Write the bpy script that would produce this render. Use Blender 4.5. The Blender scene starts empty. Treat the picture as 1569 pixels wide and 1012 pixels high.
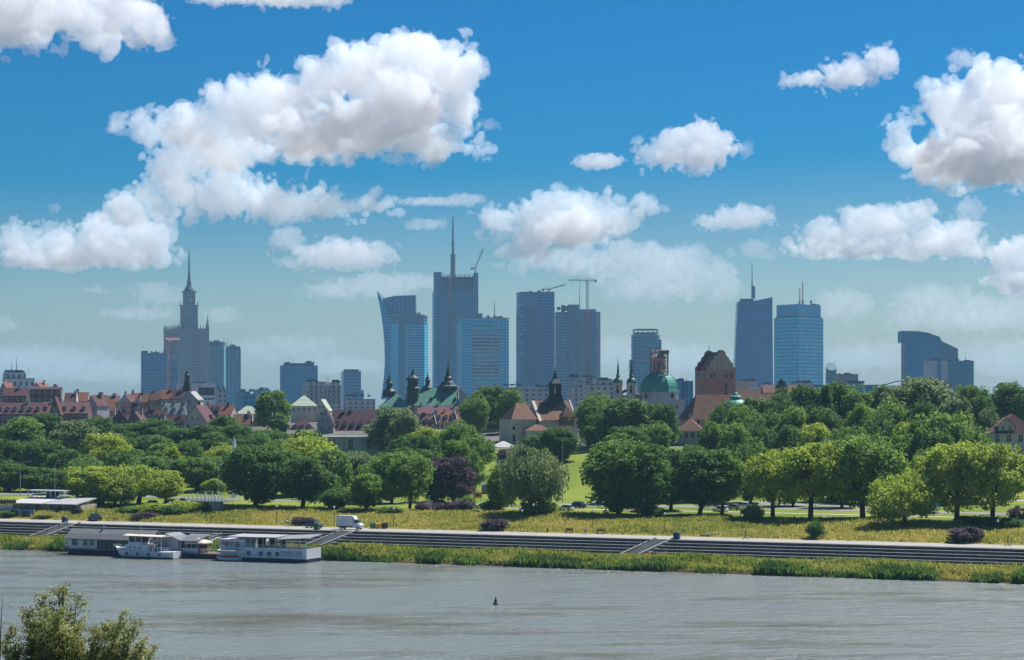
import bpy, math, random
import numpy as np
from mathutils import Vector, Matrix
R = math.radians
SC = bpy.context.scene
COL = SC.collection

# ------------------------------------------------------------------ camera, world, sun, exposure
FPX, CX, HY, CH = 3140.0, 784.5, 634.0, 32.0      # focal length / centre column / horizon row / eye height of the view
cam_d = bpy.data.cameras.new("camera")
cam_d.sensor_width = 36.0
cam_d.lens = 36.0 * FPX / 1569.0
cam_d.shift_y = (HY - 506.0) / 1569.0
cam_d.clip_start, cam_d.clip_end = 1.0, 120000.0
cam = bpy.data.objects.new("camera", cam_d)
COL.objects.link(cam)
cam.location = (0, 0, CH)
cam.rotation_euler = (R(90), 0, 0)
SC.camera = cam

SUN_EL, SUN_AZ = R(56), R(46)                       # high, behind the town and to the right
world = bpy.data.worlds.new("World")
SC.world = world
world.use_nodes = True
wn, wl = world.node_tree.nodes, world.node_tree.links
wn.clear()
sky = wn.new("ShaderNodeTexSky")
sky.sky_type = 'NISHITA'
sky.sun_disc = False
sky.sun_elevation, sky.sun_rotation = SUN_EL, SUN_AZ
sky.air_density, sky.dust_density, sky.ozone_density = 1.0, 1.4, 4.2
sky.altitude = 0
hsv = wn.new("ShaderNodeHueSaturation")
hsv.inputs["Saturation"].default_value = 2.4
hsv.inputs["Hue"].default_value = 0.506
bg = wn.new("ShaderNodeBackground")
bg.inputs["Strength"].default_value = 0.057
wo = wn.new("ShaderNodeOutputWorld")
wl.new(sky.outputs[0], hsv.inputs["Color"])
wl.new(hsv.outputs[0], bg.inputs[0])
wl.new(bg.outputs[0], wo.inputs[0])

sun_d = bpy.data.lights.new("sun", 'SUN')
sun_d.energy, sun_d.angle, sun_d.color = 4.9, R(0.53), (1.0, 0.96, 0.90)
sun = bpy.data.objects.new("sun", sun_d)
COL.objects.link(sun)
to_sun = Vector((math.sin(SUN_AZ) * math.cos(SUN_EL), math.cos(SUN_AZ) * math.cos(SUN_EL), math.sin(SUN_EL)))
sun.rotation_euler = to_sun.to_track_quat('Z', 'Y').to_euler()
sun.location = (0, 600, 900)

SC.view_settings.view_transform = 'Standard'
SC.view_settings.look = 'None'
SC.view_settings.gamma = 1.0
SC.view_settings.use_curve_mapping = False
SC.view_settings.exposure = 0.52
SC.render.engine = 'CYCLES'
cy = SC.cycles
cy.use_denoising = True
cy.max_bounces = 48
cy.diffuse_bounces = 3
cy.glossy_bounces = 3
cy.transmission_bounces = 4
cy.volume_bounces = 40
cy.transparent_max_bounces = 64
cy.caustics_reflective = cy.caustics_refractive = False
cy.sample_clamp_indirect = 6.0

# ------------------------------------------------------------------ places: bank frame (u along the bank, v away from the water)
BA = R(24.4)
TX, TY = math.cos(BA), -math.sin(BA)
NX, NY = math.sin(BA), math.cos(BA)
BY = 428.6
def bank(u, v, z=0.0):
    return Vector((u * TX + v * NX, BY + u * TY + v * NY, z))
def uv_of(x, y):
    dx, dy = x, y - BY
    return dx * TX + dy * TY, dx * NX + dy * NY
def at(px, py, Y):
    return Vector(((px - CX) / FPX * Y, Y, CH - (py - HY) / FPX * Y))
def u_at(px, v):
    k = (px - CX) / FPX
    return (k * (BY + v * NY) - v * NX) / (TX - k * TY)
def y_at(px, v):
    return BY + u_at(px, v) * TY + v * NY
PROF = [(-3000, 6.0), (-310, 6.0), (-298, 2.0), (-290, 0.1), (-284, -2.0), (-270, -3.0), (-6, -3.0), (-1.5, -0.5), (0, 0.05), (2, 0.7), (8.4, 2.2), (9.2, 2.3), (16.2, 5.0), (16.4, 5.45), (27, 5.45),
        (29, 5.75), (60, 7.8), (100, 8.3), (150, 8.8), (185, 11.5), (225, 17.0), (265, 21.5), (320, 25.5), (400, 27.0), (700, 29.0), (2000, 30.0), (13000, 31.0)]
PV = np.array([p[0] for p in PROF]); PZ = np.array([p[1] for p in PROF])
def ground(u, v):
    z = float(np.interp(v, PV, PZ))
    if 110 < v < 300:                                   # the mown knoll
        z += 6.5 * math.exp(-((u - KNU) / 30.0) ** 2 - ((v - 192) / 38.0) ** 2)
    if v > 60:
        w = min(1.0, (v - 60) / 150.0)
        z += w * (0.9 * math.sin(u / 47.0 + 0.6) + 0.5 * math.sin(u / 23.0 + v / 60.0))
    elif 29 < v <= 60:
        z += 0.18 * math.sin(u / 9.0) * math.sin((v - 29) / 31.0 * math.pi)
    return z
KNU = u_at(895, 192)
def gz(x, y):
    return ground(*uv_of(x, y))

# ------------------------------------------------------------------ helpers
rng = random.Random(7)
def put(o, parent=None):
    COL.objects.link(o)
    if parent is not None:
        o.parent = parent
    return o
def tag(o, label=None, cat=None, group=None, kind=None):
    if label: o["label"] = label
    if cat: o["category"] = cat
    if group: o["group"] = group
    if kind: o["kind"] = kind
    return o
def thing(name, loc, rz, label, cat, group=None):
    o = put(bpy.data.objects.new(name, None))
    o.location = loc
    o.rotation_euler = (0, 0, rz)
    o.empty_display_size = 0.5
    return tag(o, label, cat, group)
def copy_tree(o, parent=None):
    c = o.copy()
    COL.objects.link(c)
    c.parent = parent
    for ch in o.children:
        copy_tree(ch, c)
    return c
class MB:
    """collects faces, then links them as one mesh object"""
    def __init__(s):
        s.v, s.f, s.m, s.cur, s.sm = [], [], [], 0, []
        s.smooth = False
    def add(s, vs, fs):
        b = len(s.v)
        s.v += [tuple(p) for p in vs]
        for f in fs:
            s.f.append(tuple(b + i for i in f)); s.m.append(s.cur); s.sm.append(s.smooth)
        return s
    def box(s, x0, x1, y0, y1, z0, z1):
        return s.add([(x0, y0, z0), (x1, y0, z0), (x1, y1, z0), (x0, y1, z0), (x0, y0, z1), (x1, y0, z1), (x1, y1, z1), (x0, y1, z1)],
                     [(0, 3, 2, 1), (4, 5, 6, 7), (0, 1, 5, 4), (1, 2, 6, 5), (2, 3, 7, 6), (3, 0, 4, 7)])
    def cbox(s, cx, cy_, cz, sx, sy, sz):
        return s.box(cx - sx / 2, cx + sx / 2, cy_ - sy / 2, cy_ + sy / 2, cz - sz / 2, cz + sz / 2)
    def prism(s, poly, z0, z1, top=1.0, ctr=None):
        n = len(poly)
        if ctr is None:
            ctr = (sum(p[0] for p in poly) / n, sum(p[1] for p in poly) / n)
        tp = [(ctr[0] + (p[0] - ctr[0]) * top, ctr[1] + (p[1] - ctr[1]) * top, z1) for p in poly]
        return s.add([(p[0], p[1], z0) for p in poly] + tp,
                     [tuple(range(n))[::-1], tuple(range(n, 2 * n))] + [(i, (i + 1) % n, n + (i + 1) % n, n + i) for i in range(n)])
    def slab(s, poly, y0, y1):
        """outline in x,z pushed along y"""
        n = len(poly)
        return s.add([(p[0], y0, p[1]) for p in poly] + [(p[0], y1, p[1]) for p in poly],
                     [tuple(range(n)), tuple(range(n, 2 * n))[::-1]] + [(i, n + i, n + (i + 1) % n, (i + 1) % n) for i in range(n)])
    def slabx(s, poly, x0, x1):
        """outline in y,z pushed along x"""
        n = len(poly)
        return s.add([(x0, p[0], p[1]) for p in poly] + [(x1, p[0], p[1]) for p in poly],
                     [tuple(range(n))[::-1], tuple(range(n, 2 * n))] + [(i, (i + 1) % n, n + (i + 1) % n, n + i) for i in range(n)])
    def lathe(s, prof, n=16, cx=0.0, cy_=0.0, a0=0.0, sx=1.0, sy=1.0):
        vs, fs = [], []
        for r, z in prof:
            for i in range(n):
                a = a0 + 2 * math.pi * i / n
                vs.append((cx + sx * r * math.cos(a), cy_ + sy * r * math.sin(a), z))
        for k in range(len(prof) - 1):
            for i in range(n):
                j = (i + 1) % n
                fs.append((k * n + i, k * n + j, (k + 1) * n + j, (k + 1) * n + i))
        fs.append(tuple(range(n))[::-1])
        fs.append(tuple(range((len(prof) - 1) * n, len(prof) * n)))
        return s.add(vs, fs)
    def tube(s, pts, rads, n=6, cap=True):
        pts = [Vector(p) for p in pts]
        if not hasattr(rads, '__len__'):
            rads = [rads] * len(pts)
        vs, fs = [], []
        ref = Vector((0.31, 0.12, 0.94))
        for i, p in enumerate(pts):
            d = (pts[min(i + 1, len(pts) - 1)] - pts[max(i - 1, 0)])
            if d.length < 1e-9: d = Vector((0, 0, 1))
            d.normalize()
            a = d.cross(ref)
            if a.length < 1e-3: a = d.cross(Vector((1, 0, 0)))
            a.normalize(); b = d.cross(a)
            for k in range(n):
                t = 2 * math.pi * k / n
                vs.append(p + (a * math.cos(t) + b * math.sin(t)) * rads[i])
        for i in range(len(pts) - 1):
            for k in range(n):
                j = (k + 1) % n
                fs.append((i * n + k, i * n + j, (i + 1) * n + j, (i + 1) * n + k))
        if cap:
            fs.append(tuple(range(n))[::-1]); fs.append(tuple(range((len(pts) - 1) * n, len(pts) * n)))
        return s.add(vs, fs)
    def bar(s, p, q, w=0.1, h=None):
        return s.tube([p, q], (w if h is None else h) * 0.7, 4)
    def mesh(s, name, mats):
        me = bpy.data.meshes.new(name)
        me.from_pydata(s.v, [], s.f)
        for m in (mats if isinstance(mats, (list, tuple)) else [mats]):
            me.materials.append(m)
        if any(s.m): me.polygons.foreach_set("material_index", s.m)
        if any(s.sm): me.polygons.foreach_set("use_smooth", s.sm)
        me.update()
        return me
    def build(s, name, mats, parent=None):
        return put(bpy.data.objects.new(name, s.mesh(name, mats)), parent)
def np_mesh(name, V, Fq, mat, smooth=False):
    me = bpy.data.meshes.new(name)
    V = np.ascontiguousarray(V, dtype=np.float32); Fq = np.ascontiguousarray(Fq, dtype=np.int32)
    k = Fq.shape[1]
    me.vertices.add(len(V)); me.vertices.foreach_set("co", V.ravel())
    me.loops.add(Fq.size); me.loops.foreach_set("vertex_index", Fq.ravel())
    me.polygons.add(len(Fq)); me.polygons.foreach_set("loop_start", np.arange(0, Fq.size, k, dtype=np.int32))
    if smooth: me.polygons.foreach_set("use_smooth", np.ones(len(Fq), dtype=bool))
    for m in (mat if isinstance(mat, (list, tuple)) else [mat]):
        me.materials.append(m)
    me.update(calc_edges=True)
    return me

# ------------------------------------------------------------------ materials
MATS = {}
class NT:
    def __init__(s, name):
        s.m = bpy.data.materials.new(name); s.m.use_nodes = True
        s.n, s.l = s.m.node_tree.nodes, s.m.node_tree.links
        s.p = s.n["Principled BSDF"]; s.out = s.n["Material Output"]
    def node(s, t, **kw):
        n = s.n.new(t)
        for k, v in kw.items():
            if hasattr(n, k): setattr(n, k, v)
        return n
    def link(s, a, b): s.l.new(a, b)
    def val(s, sock, v):
        if isinstance(v, (int, float)): sock.default_value = v
        elif isinstance(v, (tuple, list)): sock.default_value = (*v, 1.0) if len(v) == 3 and len(sock.default_value) == 4 else v
        else: s.link(v, sock)
    def math(s, op, a, b=0.0, c=0.0):
        n = s.node("ShaderNodeMath", operation=op)
        s.val(n.inputs[0], a); s.val(n.inputs[1], b); s.val(n.inputs[2], c)
        return n.outputs[0]
    def mix(s, f, a, b):
        n = s.node("ShaderNodeMix", data_type='RGBA')
        s.val(n.inputs[0], f); s.val(n.inputs[6], a); s.val(n.inputs[7], b)
        return n.outputs[2]
    def coord(s, kind="Object"):
        return s.node("ShaderNodeTexCoord").outputs[kind]
    def mapped(s, scale=(1, 1, 1), rot=(0, 0, 0), kind="Object"):
        n = s.node("ShaderNodeMapping"); s.link(s.coord(kind), n.inputs[0])
        n.inputs["Scale"].default_value = scale; n.inputs["Rotation"].default_value = rot
        return n.outputs[0]
    def noise(s, vec, scale, detail=4.0, rough=0.55, out=0):
        n = s.node("ShaderNodeTexNoise"); s.link(vec, n.inputs["Vector"])
        n.inputs["Scale"].default_value = scale; n.inputs["Detail"].default_value = detail; n.inputs["Roughness"].default_value = rough
        return n.outputs[out]
    def ramp(s, f, stops):
        n = s.node("ShaderNodeValToRGB"); s.link(f, n.inputs[0])
        e = n.color_ramp.elements
        while len(e) < len(stops): e.new(0.5)
        for i, (p, c) in enumerate(stops):
            e[i].position = p; e[i].color = (*c, 1.0) if len(c) == 3 else c
        return n.outputs[0]
    def bump(s, h, strength=0.3, dist=1.0):
        n = s.node("ShaderNodeBump"); s.link(h, n.inputs["Height"])
        n.inputs["Strength"].default_value = strength; n.inputs["Distance"].default_value = dist
        s.link(n.outputs[0], s.p.inputs["Normal"])
    def base(s, c): s.val(s.p.inputs["Base Color"], c)
    def rough(s, r): s.val(s.p.inputs["Roughness"], r)
def plain(name, c, rough=0.7, var=0.25, scale=0.6, metal=0.0, spec=0.4, streak=False):
    """weathered paint, stone, metal: the colour with blotches of its own"""
    if name in MATS: return MATS[name]
    t = NT(name)
    vec = t.mapped((1, 1, 0.35 if streak else 1))
    n1 = t.noise(vec, scale, 5.0, 0.6)
    lo = tuple(x * (1 - var) for x in c); hi = tuple(min(1, x * (1 + var * 0.7)) for x in c)
    t.base(t.ramp(n1, [(0.3, lo), (0.7, hi)]))
    t.rough(rough); t.p.inputs["Metallic"].default_value = metal
    t.p.inputs["Specular IOR Level"].default_value = spec
    MATS[name] = t.m
    return t.m

# ------------------------------------------------------------------ ground, river, quay
def v_shader(t):
    g = t.node("ShaderNodeSeparateXYZ"); t.link(t.coord(), g.inputs[0])
    return t.math('ADD', t.math('MULTIPLY', g.outputs[0], NX), t.math('MULTIPLY', t.math('SUBTRACT', g.outputs[1], BY), NY))
t = NT("ground_cover")
vv = v_shader(t)
n_big = t.noise(t.mapped(), 0.045, 5.0, 0.6); n_fine = t.noise(t.mapped(), 1.3, 4.0, 0.65)
lawn = t.ramp(n_big, [(0.32, (0.11, 0.16, 0.022)), (0.55, (0.18, 0.23, 0.032)), (0.72, (0.27, 0.28, 0.055))])
dry = t.ramp(n_fine, [(0.3, (0.13, 0.13, 0.03)), (0.6, (0.30, 0.24, 0.06)), (0.8, (0.34, 0.25, 0.08))])
town = t.ramp(n_big, [(0.35, (0.10, 0.10, 0.095)), (0.6, (0.17, 0.165, 0.15)), (0.75, (0.07, 0.10, 0.03))])
jit = t.math('ADD', vv, t.math('MULTIPLY', t.math('SUBTRACT', n_big, 0.5), 26.0))
def step(x, a, b):
    n = t.node("ShaderNodeMapRange"); t.val(n.inputs[0], x); n.inputs[1].default_value = a; n.inputs[2].default_value = b
    return n.outputs[0]
c = t.mix(step(jit, 55, 66), dry, lawn)
c = t.mix(step(jit, 235, 280), c, town)
mud = t.mix(step(vv, 0.4, 1.4), (0.06, 0.05, 0.03), c)
t.base(mud); t.rough(0.95); t.p.inputs["Specular IOR Level"].default_value = 0.1
t.bump(n_fine, 0.5, 0.3)
GROUND = t.m
xs = np.unique(np.concatenate([np.linspace(-6000, -400, 24), np.linspace(-400, 400, 201), np.linspace(400, 6000, 24)]))
vsr = np.unique(np.concatenate([PV[(PV > -2600) & (PV < 8000)], [-2600, 8000], np.linspace(27, 60, 23), np.linspace(60, 420, 73), np.linspace(420, 8000, 30), np.linspace(-6, 9, 16)]))
gx_, gv_ = np.meshgrid(xs, vsr, indexing='ij')
gu_ = (gx_ - gv_ * NX) / TX
gyw = BY + gu_ * TY + gv_ * NY
gzw = np.array([[ground(gu_[i, j], gv_[i, j]) for j in range(len(vsr))] for i in range(len(xs))])
Vv = np.stack([gx_, gyw, gzw], -1).reshape(-1, 3)
ni, nj = len(xs), len(vsr)
ia, ja = np.meshgrid(np.arange(ni - 1), np.arange(nj - 1), indexing='ij')
Qd = np.stack([ia * nj + ja, (ia + 1) * nj + ja, (ia + 1) * nj + ja + 1, ia * nj + ja + 1], -1).reshape(-1, 4)
gr = put(bpy.data.objects.new("ground", np_mesh("ground", Vv, Qd, GROUND, True)))
tag(gr, kind="structure")

t = NT("river_water")
m1 = t.mapped((1, 1, 1), (0, 0, BA))
big = t.noise(t.mapped((0.35, 1.0, 1), (0, 0, BA)), 0.03, 4.0, 0.6)
mid = t.noise(t.mapped((0.30, 1.0, 1), (0, 0, BA)), 0.13, 5.0, 0.65)
w0 = t.noise(t.mapped((0.45, 1.0, 1), (0, 0, BA)), 0.22, 4.0, 0.7)
w1 = t.noise(t.mapped((0.6, 1.0, 1), (0, 0, BA)), 0.75, 4.0, 0.65)
w2 = t.noise(m1, 2.6, 3.0, 0.6)
patch = step(t.math('ADD', t.math('MULTIPLY', big, 0.5), t.math('MULTIPLY', mid, 0.5)), 0.50, 0.64)
amp = t.math('ADD', 0.55, t.math('MULTIPLY', patch, 0.8))
h = t.math('MULTIPLY', t.math('ADD', t.math('ADD', t.math('MULTIPLY', w0, 1.6), w1), t.math('MULTIPLY', w2, 0.30)), amp)
t.bump(h, 1.0, 1.1)
t.base(t.mix(patch, (0.195, 0.22, 0.205), (0.135, 0.125, 0.075)))
t.rough(0.19)
t.p.inputs["IOR"].default_value = 1.33
WATER = t.m
wxs = np.array([-6000, -3000, -1200, -400, 0, 400, 1200, 3000, 6000.0]); wvs = np.array([-291.0, -200, -100, 0.6])
wx, wv = np.meshgrid(wxs, wvs, indexing='ij')
wu = (wx - wv * NX) / TX
Vw = np.stack([wx, BY + wu * TY + wv * NY, np.zeros_like(wx)], -1).reshape(-1, 3)
ia, ja = np.meshgrid(np.arange(8), np.arange(3), indexing='ij')
Qw = np.stack([ia * 4 + ja, (ia + 1) * 4 + ja, (ia + 1) * 4 + ja + 1, ia * 4 + ja + 1], -1).reshape(-1, 4)
tag(put(bpy.data.objects.new("water", np_mesh("water", Vw, Qw, WATER))), kind="structure")

def strip(name, v0, v1, dz, mat, u0=-700, u1=700, n=140, zz=None):
    us = np.linspace(u0, u1, n); vs_, fs = [], []
    rows = np.linspace(v0, v1, max(2, int((v1 - v0) / 5) + 1))
    k = len(rows)
    for u in us:
        for v in rows:
            p = bank(u, v, (ground(u, v) if zz is None else zz) + dz); vs_.append(p)
    for i in range(n - 1):
        for j in range(k - 1):
            fs.append((i * k + j, (i + 1) * k + j, (i + 1) * k + j + 1, i * k + j + 1))
    m = MB(); m.add(vs_, fs)
    return tag(m.build(name, mat), kind="structure")
CONC = plain("pale_concrete", (0.34, 0.325, 0.295), 0.85, 0.18, 0.35)
CONC_D = plain("dark_riser_concrete", (0.10, 0.105, 0.11), 0.9, 0.45, 0.5, streak=True)  # riser concrete, much darker than the treads, with streaks
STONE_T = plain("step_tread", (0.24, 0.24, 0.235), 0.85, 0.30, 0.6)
ASPH = plain("asphalt", (0.21, 0.207, 0.20), 0.85, 0.2, 0.3)
PATHM = plain("park_path", (0.42, 0.38, 0.30), 0.9, 0.2, 0.4)
strip("promenade", 16.6, 27.0, 0.06, CONC, zz=5.45)
strip("road", 94, 101.5, 0.05, ASPH)
strip("path", 80, 82.6, 0.05, PATHM, -40, 400, 90)
strip("path", 150, 153, 0.06, PATHM, -20, 120, 30)
strip("car_park", 110, 124, 0.05, ASPH, -30, 60, 30)

# the stepped quay: risers and treads of the long sitting steps, broken by stairways
NST = 6
def quay(u0, u1, label, left, right):
    th = thing("stepped_quay", bank((u0 + u1) / 2, 9.2, 2.1), -BA, label, "quay", "sections of the stepped quay")
    r_, t_ = MB(), MB()
    L = (u1 - u0) / 2
    n = max(1, int(L * 2 / 7.9))
    for i in range(NST):
        y0 = i * 1.2; z0 = 0.0; z1 = 0.35 + i * 0.585
        sl = (y0 + 0.7) / 7.3 * 5.2 - 2.6                     # the rows end along the slant of the stairways
        A, B = -L + (2.3 + sl if left else 0), L + (-2.3 + sl if right else 0)
        for k in range(n):                                   # precast lengths with open joints
            a, b = A + k * (B - A) / n + 0.02, A + (k + 1) * (B - A) / n - 0.02
            r_.box(a, b, y0 + 0.15, y0 + 1.36, z0, z1)
            t_.box(a, b, y0 - 0.03, y0 + (1.17 if i < NST - 1 else 0.6), z1 + 0.003, z1 + 0.11 + 0.006 * ((k * 7 + i * 3) % 3))
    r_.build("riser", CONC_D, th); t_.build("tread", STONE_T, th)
def stairway(u0, label):
    """a slanting flight between two sloped cheek walls"""
    th = thing("stairway", bank(u0, 9.2, 2.1), -BA, label, "stairway", "stairways down the quay")
    s = MB(); w = MB(); run, rise, sh = 7.3, 3.42, 5.2
    for i in range(16):
        y0 = i * run / 16; x = -sh / 2 + i * sh / 16 + sh / 32
        s.box(x - 1.75, x + 1.75, y0, y0 + run / 16 + 0.02, -0.3, (i + 1) * rise / 16)
    s.build("steps", CONC, th)
    for sg in (-1, 1):
        m = MB(); e = 1.95 * sg
        a = [(-sh / 2 + e - 0.2, -0.3), (-sh / 2 + e + 0.2, -0.3)]
        m.add([(-sh / 2 + e - .2, -.3, -.3), (-sh / 2 + e + .2, -.3, -.3), (sh / 2 + e + .2, run + .3, -.3), (sh / 2 + e - .2, run + .3, -.3),
               (-sh / 2 + e - .2, -.3, .55), (-sh / 2 + e + .2, -.3, .55), (sh / 2 + e + .2, run + .3, rise + .35), (sh / 2 + e - .2, run + .3, rise + .35)],
              [(0, 3, 2, 1), (4, 5, 6, 7), (0, 1, 5, 4), (1, 2, 6, 5), (2, 3, 7, 6), (3, 0, 4, 7)])
        m.build("cheek_wall", CONC, th)
ST = [u_at(80, 12), u_at(505, 12), u_at(988, 12)]
stairway(ST[0], "concrete stairway down the quay beside the pavilion with the flat white roofs")
stairway(ST[1], "concrete stairway down the quay between the dark car and the white van")
stairway(ST[2], "concrete stairway down the quay just left of the blue bin, facing open river")
ED = [-700] + ST + [700]
QL = ["stepped concrete quay far left of the boats, before the first stairway", "stepped concrete quay behind the moored houseboats", "stepped concrete quay below the white van and the waste containers", "stepped concrete quay on the right, from the blue bin to the right edge"]
for i in range(4):
    quay(ED[i], ED[i + 1], QL[i], i > 0, i < 3)

# ------------------------------------------------------------------ tall grass, reeds, weeds
def grass_mat(name, stops, scale=0.10, trans=0.6):
    t = NT(name)
    a = t.noise(t.mapped(), scale, 4.0, 0.6)
    g = t.node("ShaderNodeObjectInfo")
    vc = t.node("ShaderNodeVertexColor"); vc.layer_name = "tone"
    f = t.math('ADD', t.math('MULTIPLY', a, 0.8), t.math('MULTIPLY', vc.outputs[0], 0.2))
    col = t.ramp(f, stops)
    t.base(col); t.rough(0.75); t.p.inputs["Specular IOR Level"].default_value = 0.15
    tr = t.node("ShaderNodeBsdfTranslucent"); t.link(col, tr.inputs[0])
    mx = t.node("ShaderNodeMixShader"); mx.inputs[0].default_value = trans
    t.link(t.p.outputs[0], mx.inputs[1]); t.link(tr.outputs[0], mx.inputs[2]); t.link(mx.outputs[0], t.out.inputs[0])
    return t.m
def blades(name, pts, hs, n, width, lean, mat, seed, label, cat):
    """tufts of tapering blades"""
    r = np.random.default_rng(seed)
    P = np.repeat(pts, n, 0); H = np.repeat(hs, n) * r.uniform(0.55, 1.15, len(pts) * n)
    M = len(P)
    P = P + np.stack([r.normal(0, 0.28, M), r.normal(0, 0.28, M), np.zeros(M)], 1)
    a = r.uniform(0, 2 * np.pi, M); d = np.stack([np.cos(a), np.sin(a), np.zeros(M)], 1)
    b = r.uniform(0, 2 * np.pi, M); L = np.stack([np.cos(b), np.sin(b), np.zeros(M)], 1) * (lean * H * r.uniform(0.2, 1, M))[:, None]
    w = (width * r.uniform(0.6, 1.3, M))[:, None]
    up = np.array([0, 0, 1.0])
    v0 = P - d * w; v1 = P + d * w; v2 = P + L + d * w * 0.55 + up * H[:, None]; v3 = P + L - d * w * 0.55 + up * (H * 0.93)[:, None]
    V = np.stack([v0, v1, v2, v3], 1).reshape(-1, 3); V[:, 2] -= 0.03
    Q = np.arange(M * 4).reshape(-1, 4)
    me = np_mesh(name, V, Q, mat)
    tone = np.repeat(np.repeat(r.uniform(0, 1, len(pts)), n), 4)
    at_ = me.color_attributes.new("tone", 'FLOAT_COLOR', 'POINT')
    at_.data.foreach_set("color", np.repeat(tone[:, None], 4, 1).astype(np.float32).ravel())
    o = put(bpy.data.objects.new(name, me))
    return tag(o, label, cat, None, "stuff")
DRYG = grass_mat("dry_grass", [(0.27, (0.10, 0.16, 0.030)), (0.38, (0.25, 0.30, 0.055)), (0.5, (0.42, 0.41, 0.095)), (0.64, (0.54, 0.46, 0.13)), (0.78, (0.40, 0.29, 0.13))], 0.055)
REED = grass_mat("bank_grass", [(0.28, (0.10, 0.17, 0.030)), (0.42, (0.21, 0.29, 0.045)), (0.55, (0.36, 0.38, 0.075)), (0.72, (0.47, 0.41, 0.12))], 0.08)
WEED = grass_mat("bank_weeds", [(0.3, (0.048, 0.104, 0.030)), (0.5, (0.099, 0.186, 0.039)), (0.7, (0.186, 0.283, 0.048))])
r_ = np.random.default_rng(5)
def scatter(n, v0, v1, u0=-230, u1=190, fn=None):
    u = r_.uniform(u0, u1, n); v = r_.uniform(v0, v1, n)
    if fn is not None:
        k = fn(u, v); u, v = u[k], v[k]
    return np.array([bank(a, b, ground(a, b)) for a, b in zip(u, v)]), u, v
P, u, v = scatter(30000, 28.0, 62.0)
H = 0.55 + 0.35 * np.sin(u / 13.0) * np.sin(v / 5.0) + r_.uniform(0, 0.35, len(u))
H *= np.where(v < 30, 0.6, 1.0)
blades("dry_grass", P, np.clip(H, 0.25, 1.2), 9, 0.075, 0.7, DRYG, 3, "tall yellow summer grass on the slope above the promenade", "grass")
P, u, v = scatter(13000, 1.0, 8.6)
H = 0.75 + 0.35 * np.sin(u / 6.0 + v) + r_.uniform(0, 0.5, len(u))
blades("bank_grass", P, np.clip(H, 0.4, 1.7), 11, 0.07, 0.6, REED, 4, "rank yellow green grass between the quay and the water", "grass")
P, u, v = scatter(8000, -0.5, 3.2, fn=lambda u, v: np.sin(u / 3.1) + np.sin(u / 1.7 + 1) + np.sin(u / 9.0) > -0.7)
H = 1.0 + 0.6 * np.sin(u / 4.0) + r_.uniform(0, 0.5, len(u))
blades("bank_weeds", P, np.clip(H, 0.4, 1.9), 9, 0.15, 0.5, WEED, 6, "dark green weeds and low willow scrub hanging over the waterline", "weeds")

# ------------------------------------------------------------------ far skyline
def facade(name, g1, g2, frame, w=3.0, fh=3.6, mu=0.16, bv=0.30, rough=0.12, spec=0.5, metal=0.0, tint=True):
    """curtain wall: panes of random glass tone, some painted bright as if reflecting, between mullions and floor bands, in the building's own metres"""
    if name in MATS: return MATS[name]
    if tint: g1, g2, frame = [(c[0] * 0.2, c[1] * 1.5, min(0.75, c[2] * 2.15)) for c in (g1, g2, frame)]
    t = NT(name)
    s = t.node("ShaderNodeSeparateXYZ"); t.link(t.coord(), s.inputs[0])
    hx = t.math('DIVIDE', t.math('ADD', t.math('ADD', s.outputs[0], s.outputs[1]), 500.0), w)
    vz = t.math('DIVIDE', t.math('ADD', s.outputs[2], 100.02), fh)
    mm = t.math('LESS_THAN', t.math('FRACT', hx), mu)
    bb = t.math('LESS_THAN', t.math('FRACT', vz), bv)
    cb = t.node("ShaderNodeCombineXYZ"); t.link(t.math('FLOOR', hx), cb.inputs[0]); t.link(t.math('FLOOR', vz), cb.inputs[1])
    wnz = t.node("ShaderNodeTexWhiteNoise"); wnz.noise_dimensions = '2D'; t.link(cb.outputs[0], wnz.inputs[0])
    cf = t.node("ShaderNodeCombineXYZ"); t.link(t.math('FLOOR', t.math('DIVIDE', hx, 9.0)), cf.inputs[0]); t.link(t.math('FLOOR', vz), cf.inputs[1])
    wn2 = t.node("ShaderNodeTexWhiteNoise"); wn2.noise_dimensions = '2D'; t.link(cf.outputs[0], wn2.inputs[0])
    lg = t.noise(t.coord(), 0.03, 3.0, 0.5)
    rr = t.math('ADD', t.math('ADD', t.math('MULTIPLY', wnz.outputs[0], 0.45), t.math('MULTIPLY', wn2.outputs[0], 0.3)), t.math('MULTIPLY', lg, 0.3))
    gl = t.mix(rr, g1, g2)
    fr = t.math('MAXIMUM', mm, bb)
    t.base(t.mix(fr, gl, frame))
    t.rough(t.math('ADD', rough, t.math('MULTIPLY', fr, 0.4)))
    t.p.inputs["Specular IOR Level"].default_value = spec
    t.p.inputs["Metallic"].default_value = metal
    MATS[name] = t.m
    return t.m
DG1, DG2 = (0.010, 0.050, 0.085), (0.035, 0.115, 0.165)
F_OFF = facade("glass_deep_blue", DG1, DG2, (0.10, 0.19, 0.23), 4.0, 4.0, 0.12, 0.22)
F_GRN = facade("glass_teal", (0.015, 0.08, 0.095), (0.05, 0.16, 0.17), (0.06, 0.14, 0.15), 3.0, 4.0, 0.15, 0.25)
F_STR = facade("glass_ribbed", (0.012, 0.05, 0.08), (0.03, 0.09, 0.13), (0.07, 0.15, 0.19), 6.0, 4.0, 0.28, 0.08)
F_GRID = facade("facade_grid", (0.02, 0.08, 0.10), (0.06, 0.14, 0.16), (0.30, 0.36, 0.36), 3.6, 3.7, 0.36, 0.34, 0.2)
F_BAND = facade("facade_banded", (0.01, 0.045, 0.08), (0.03, 0.08, 0.12), (0.32, 0.38, 0.40), 9.0, 4.9, 0.05, 0.34, 0.2)
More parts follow.
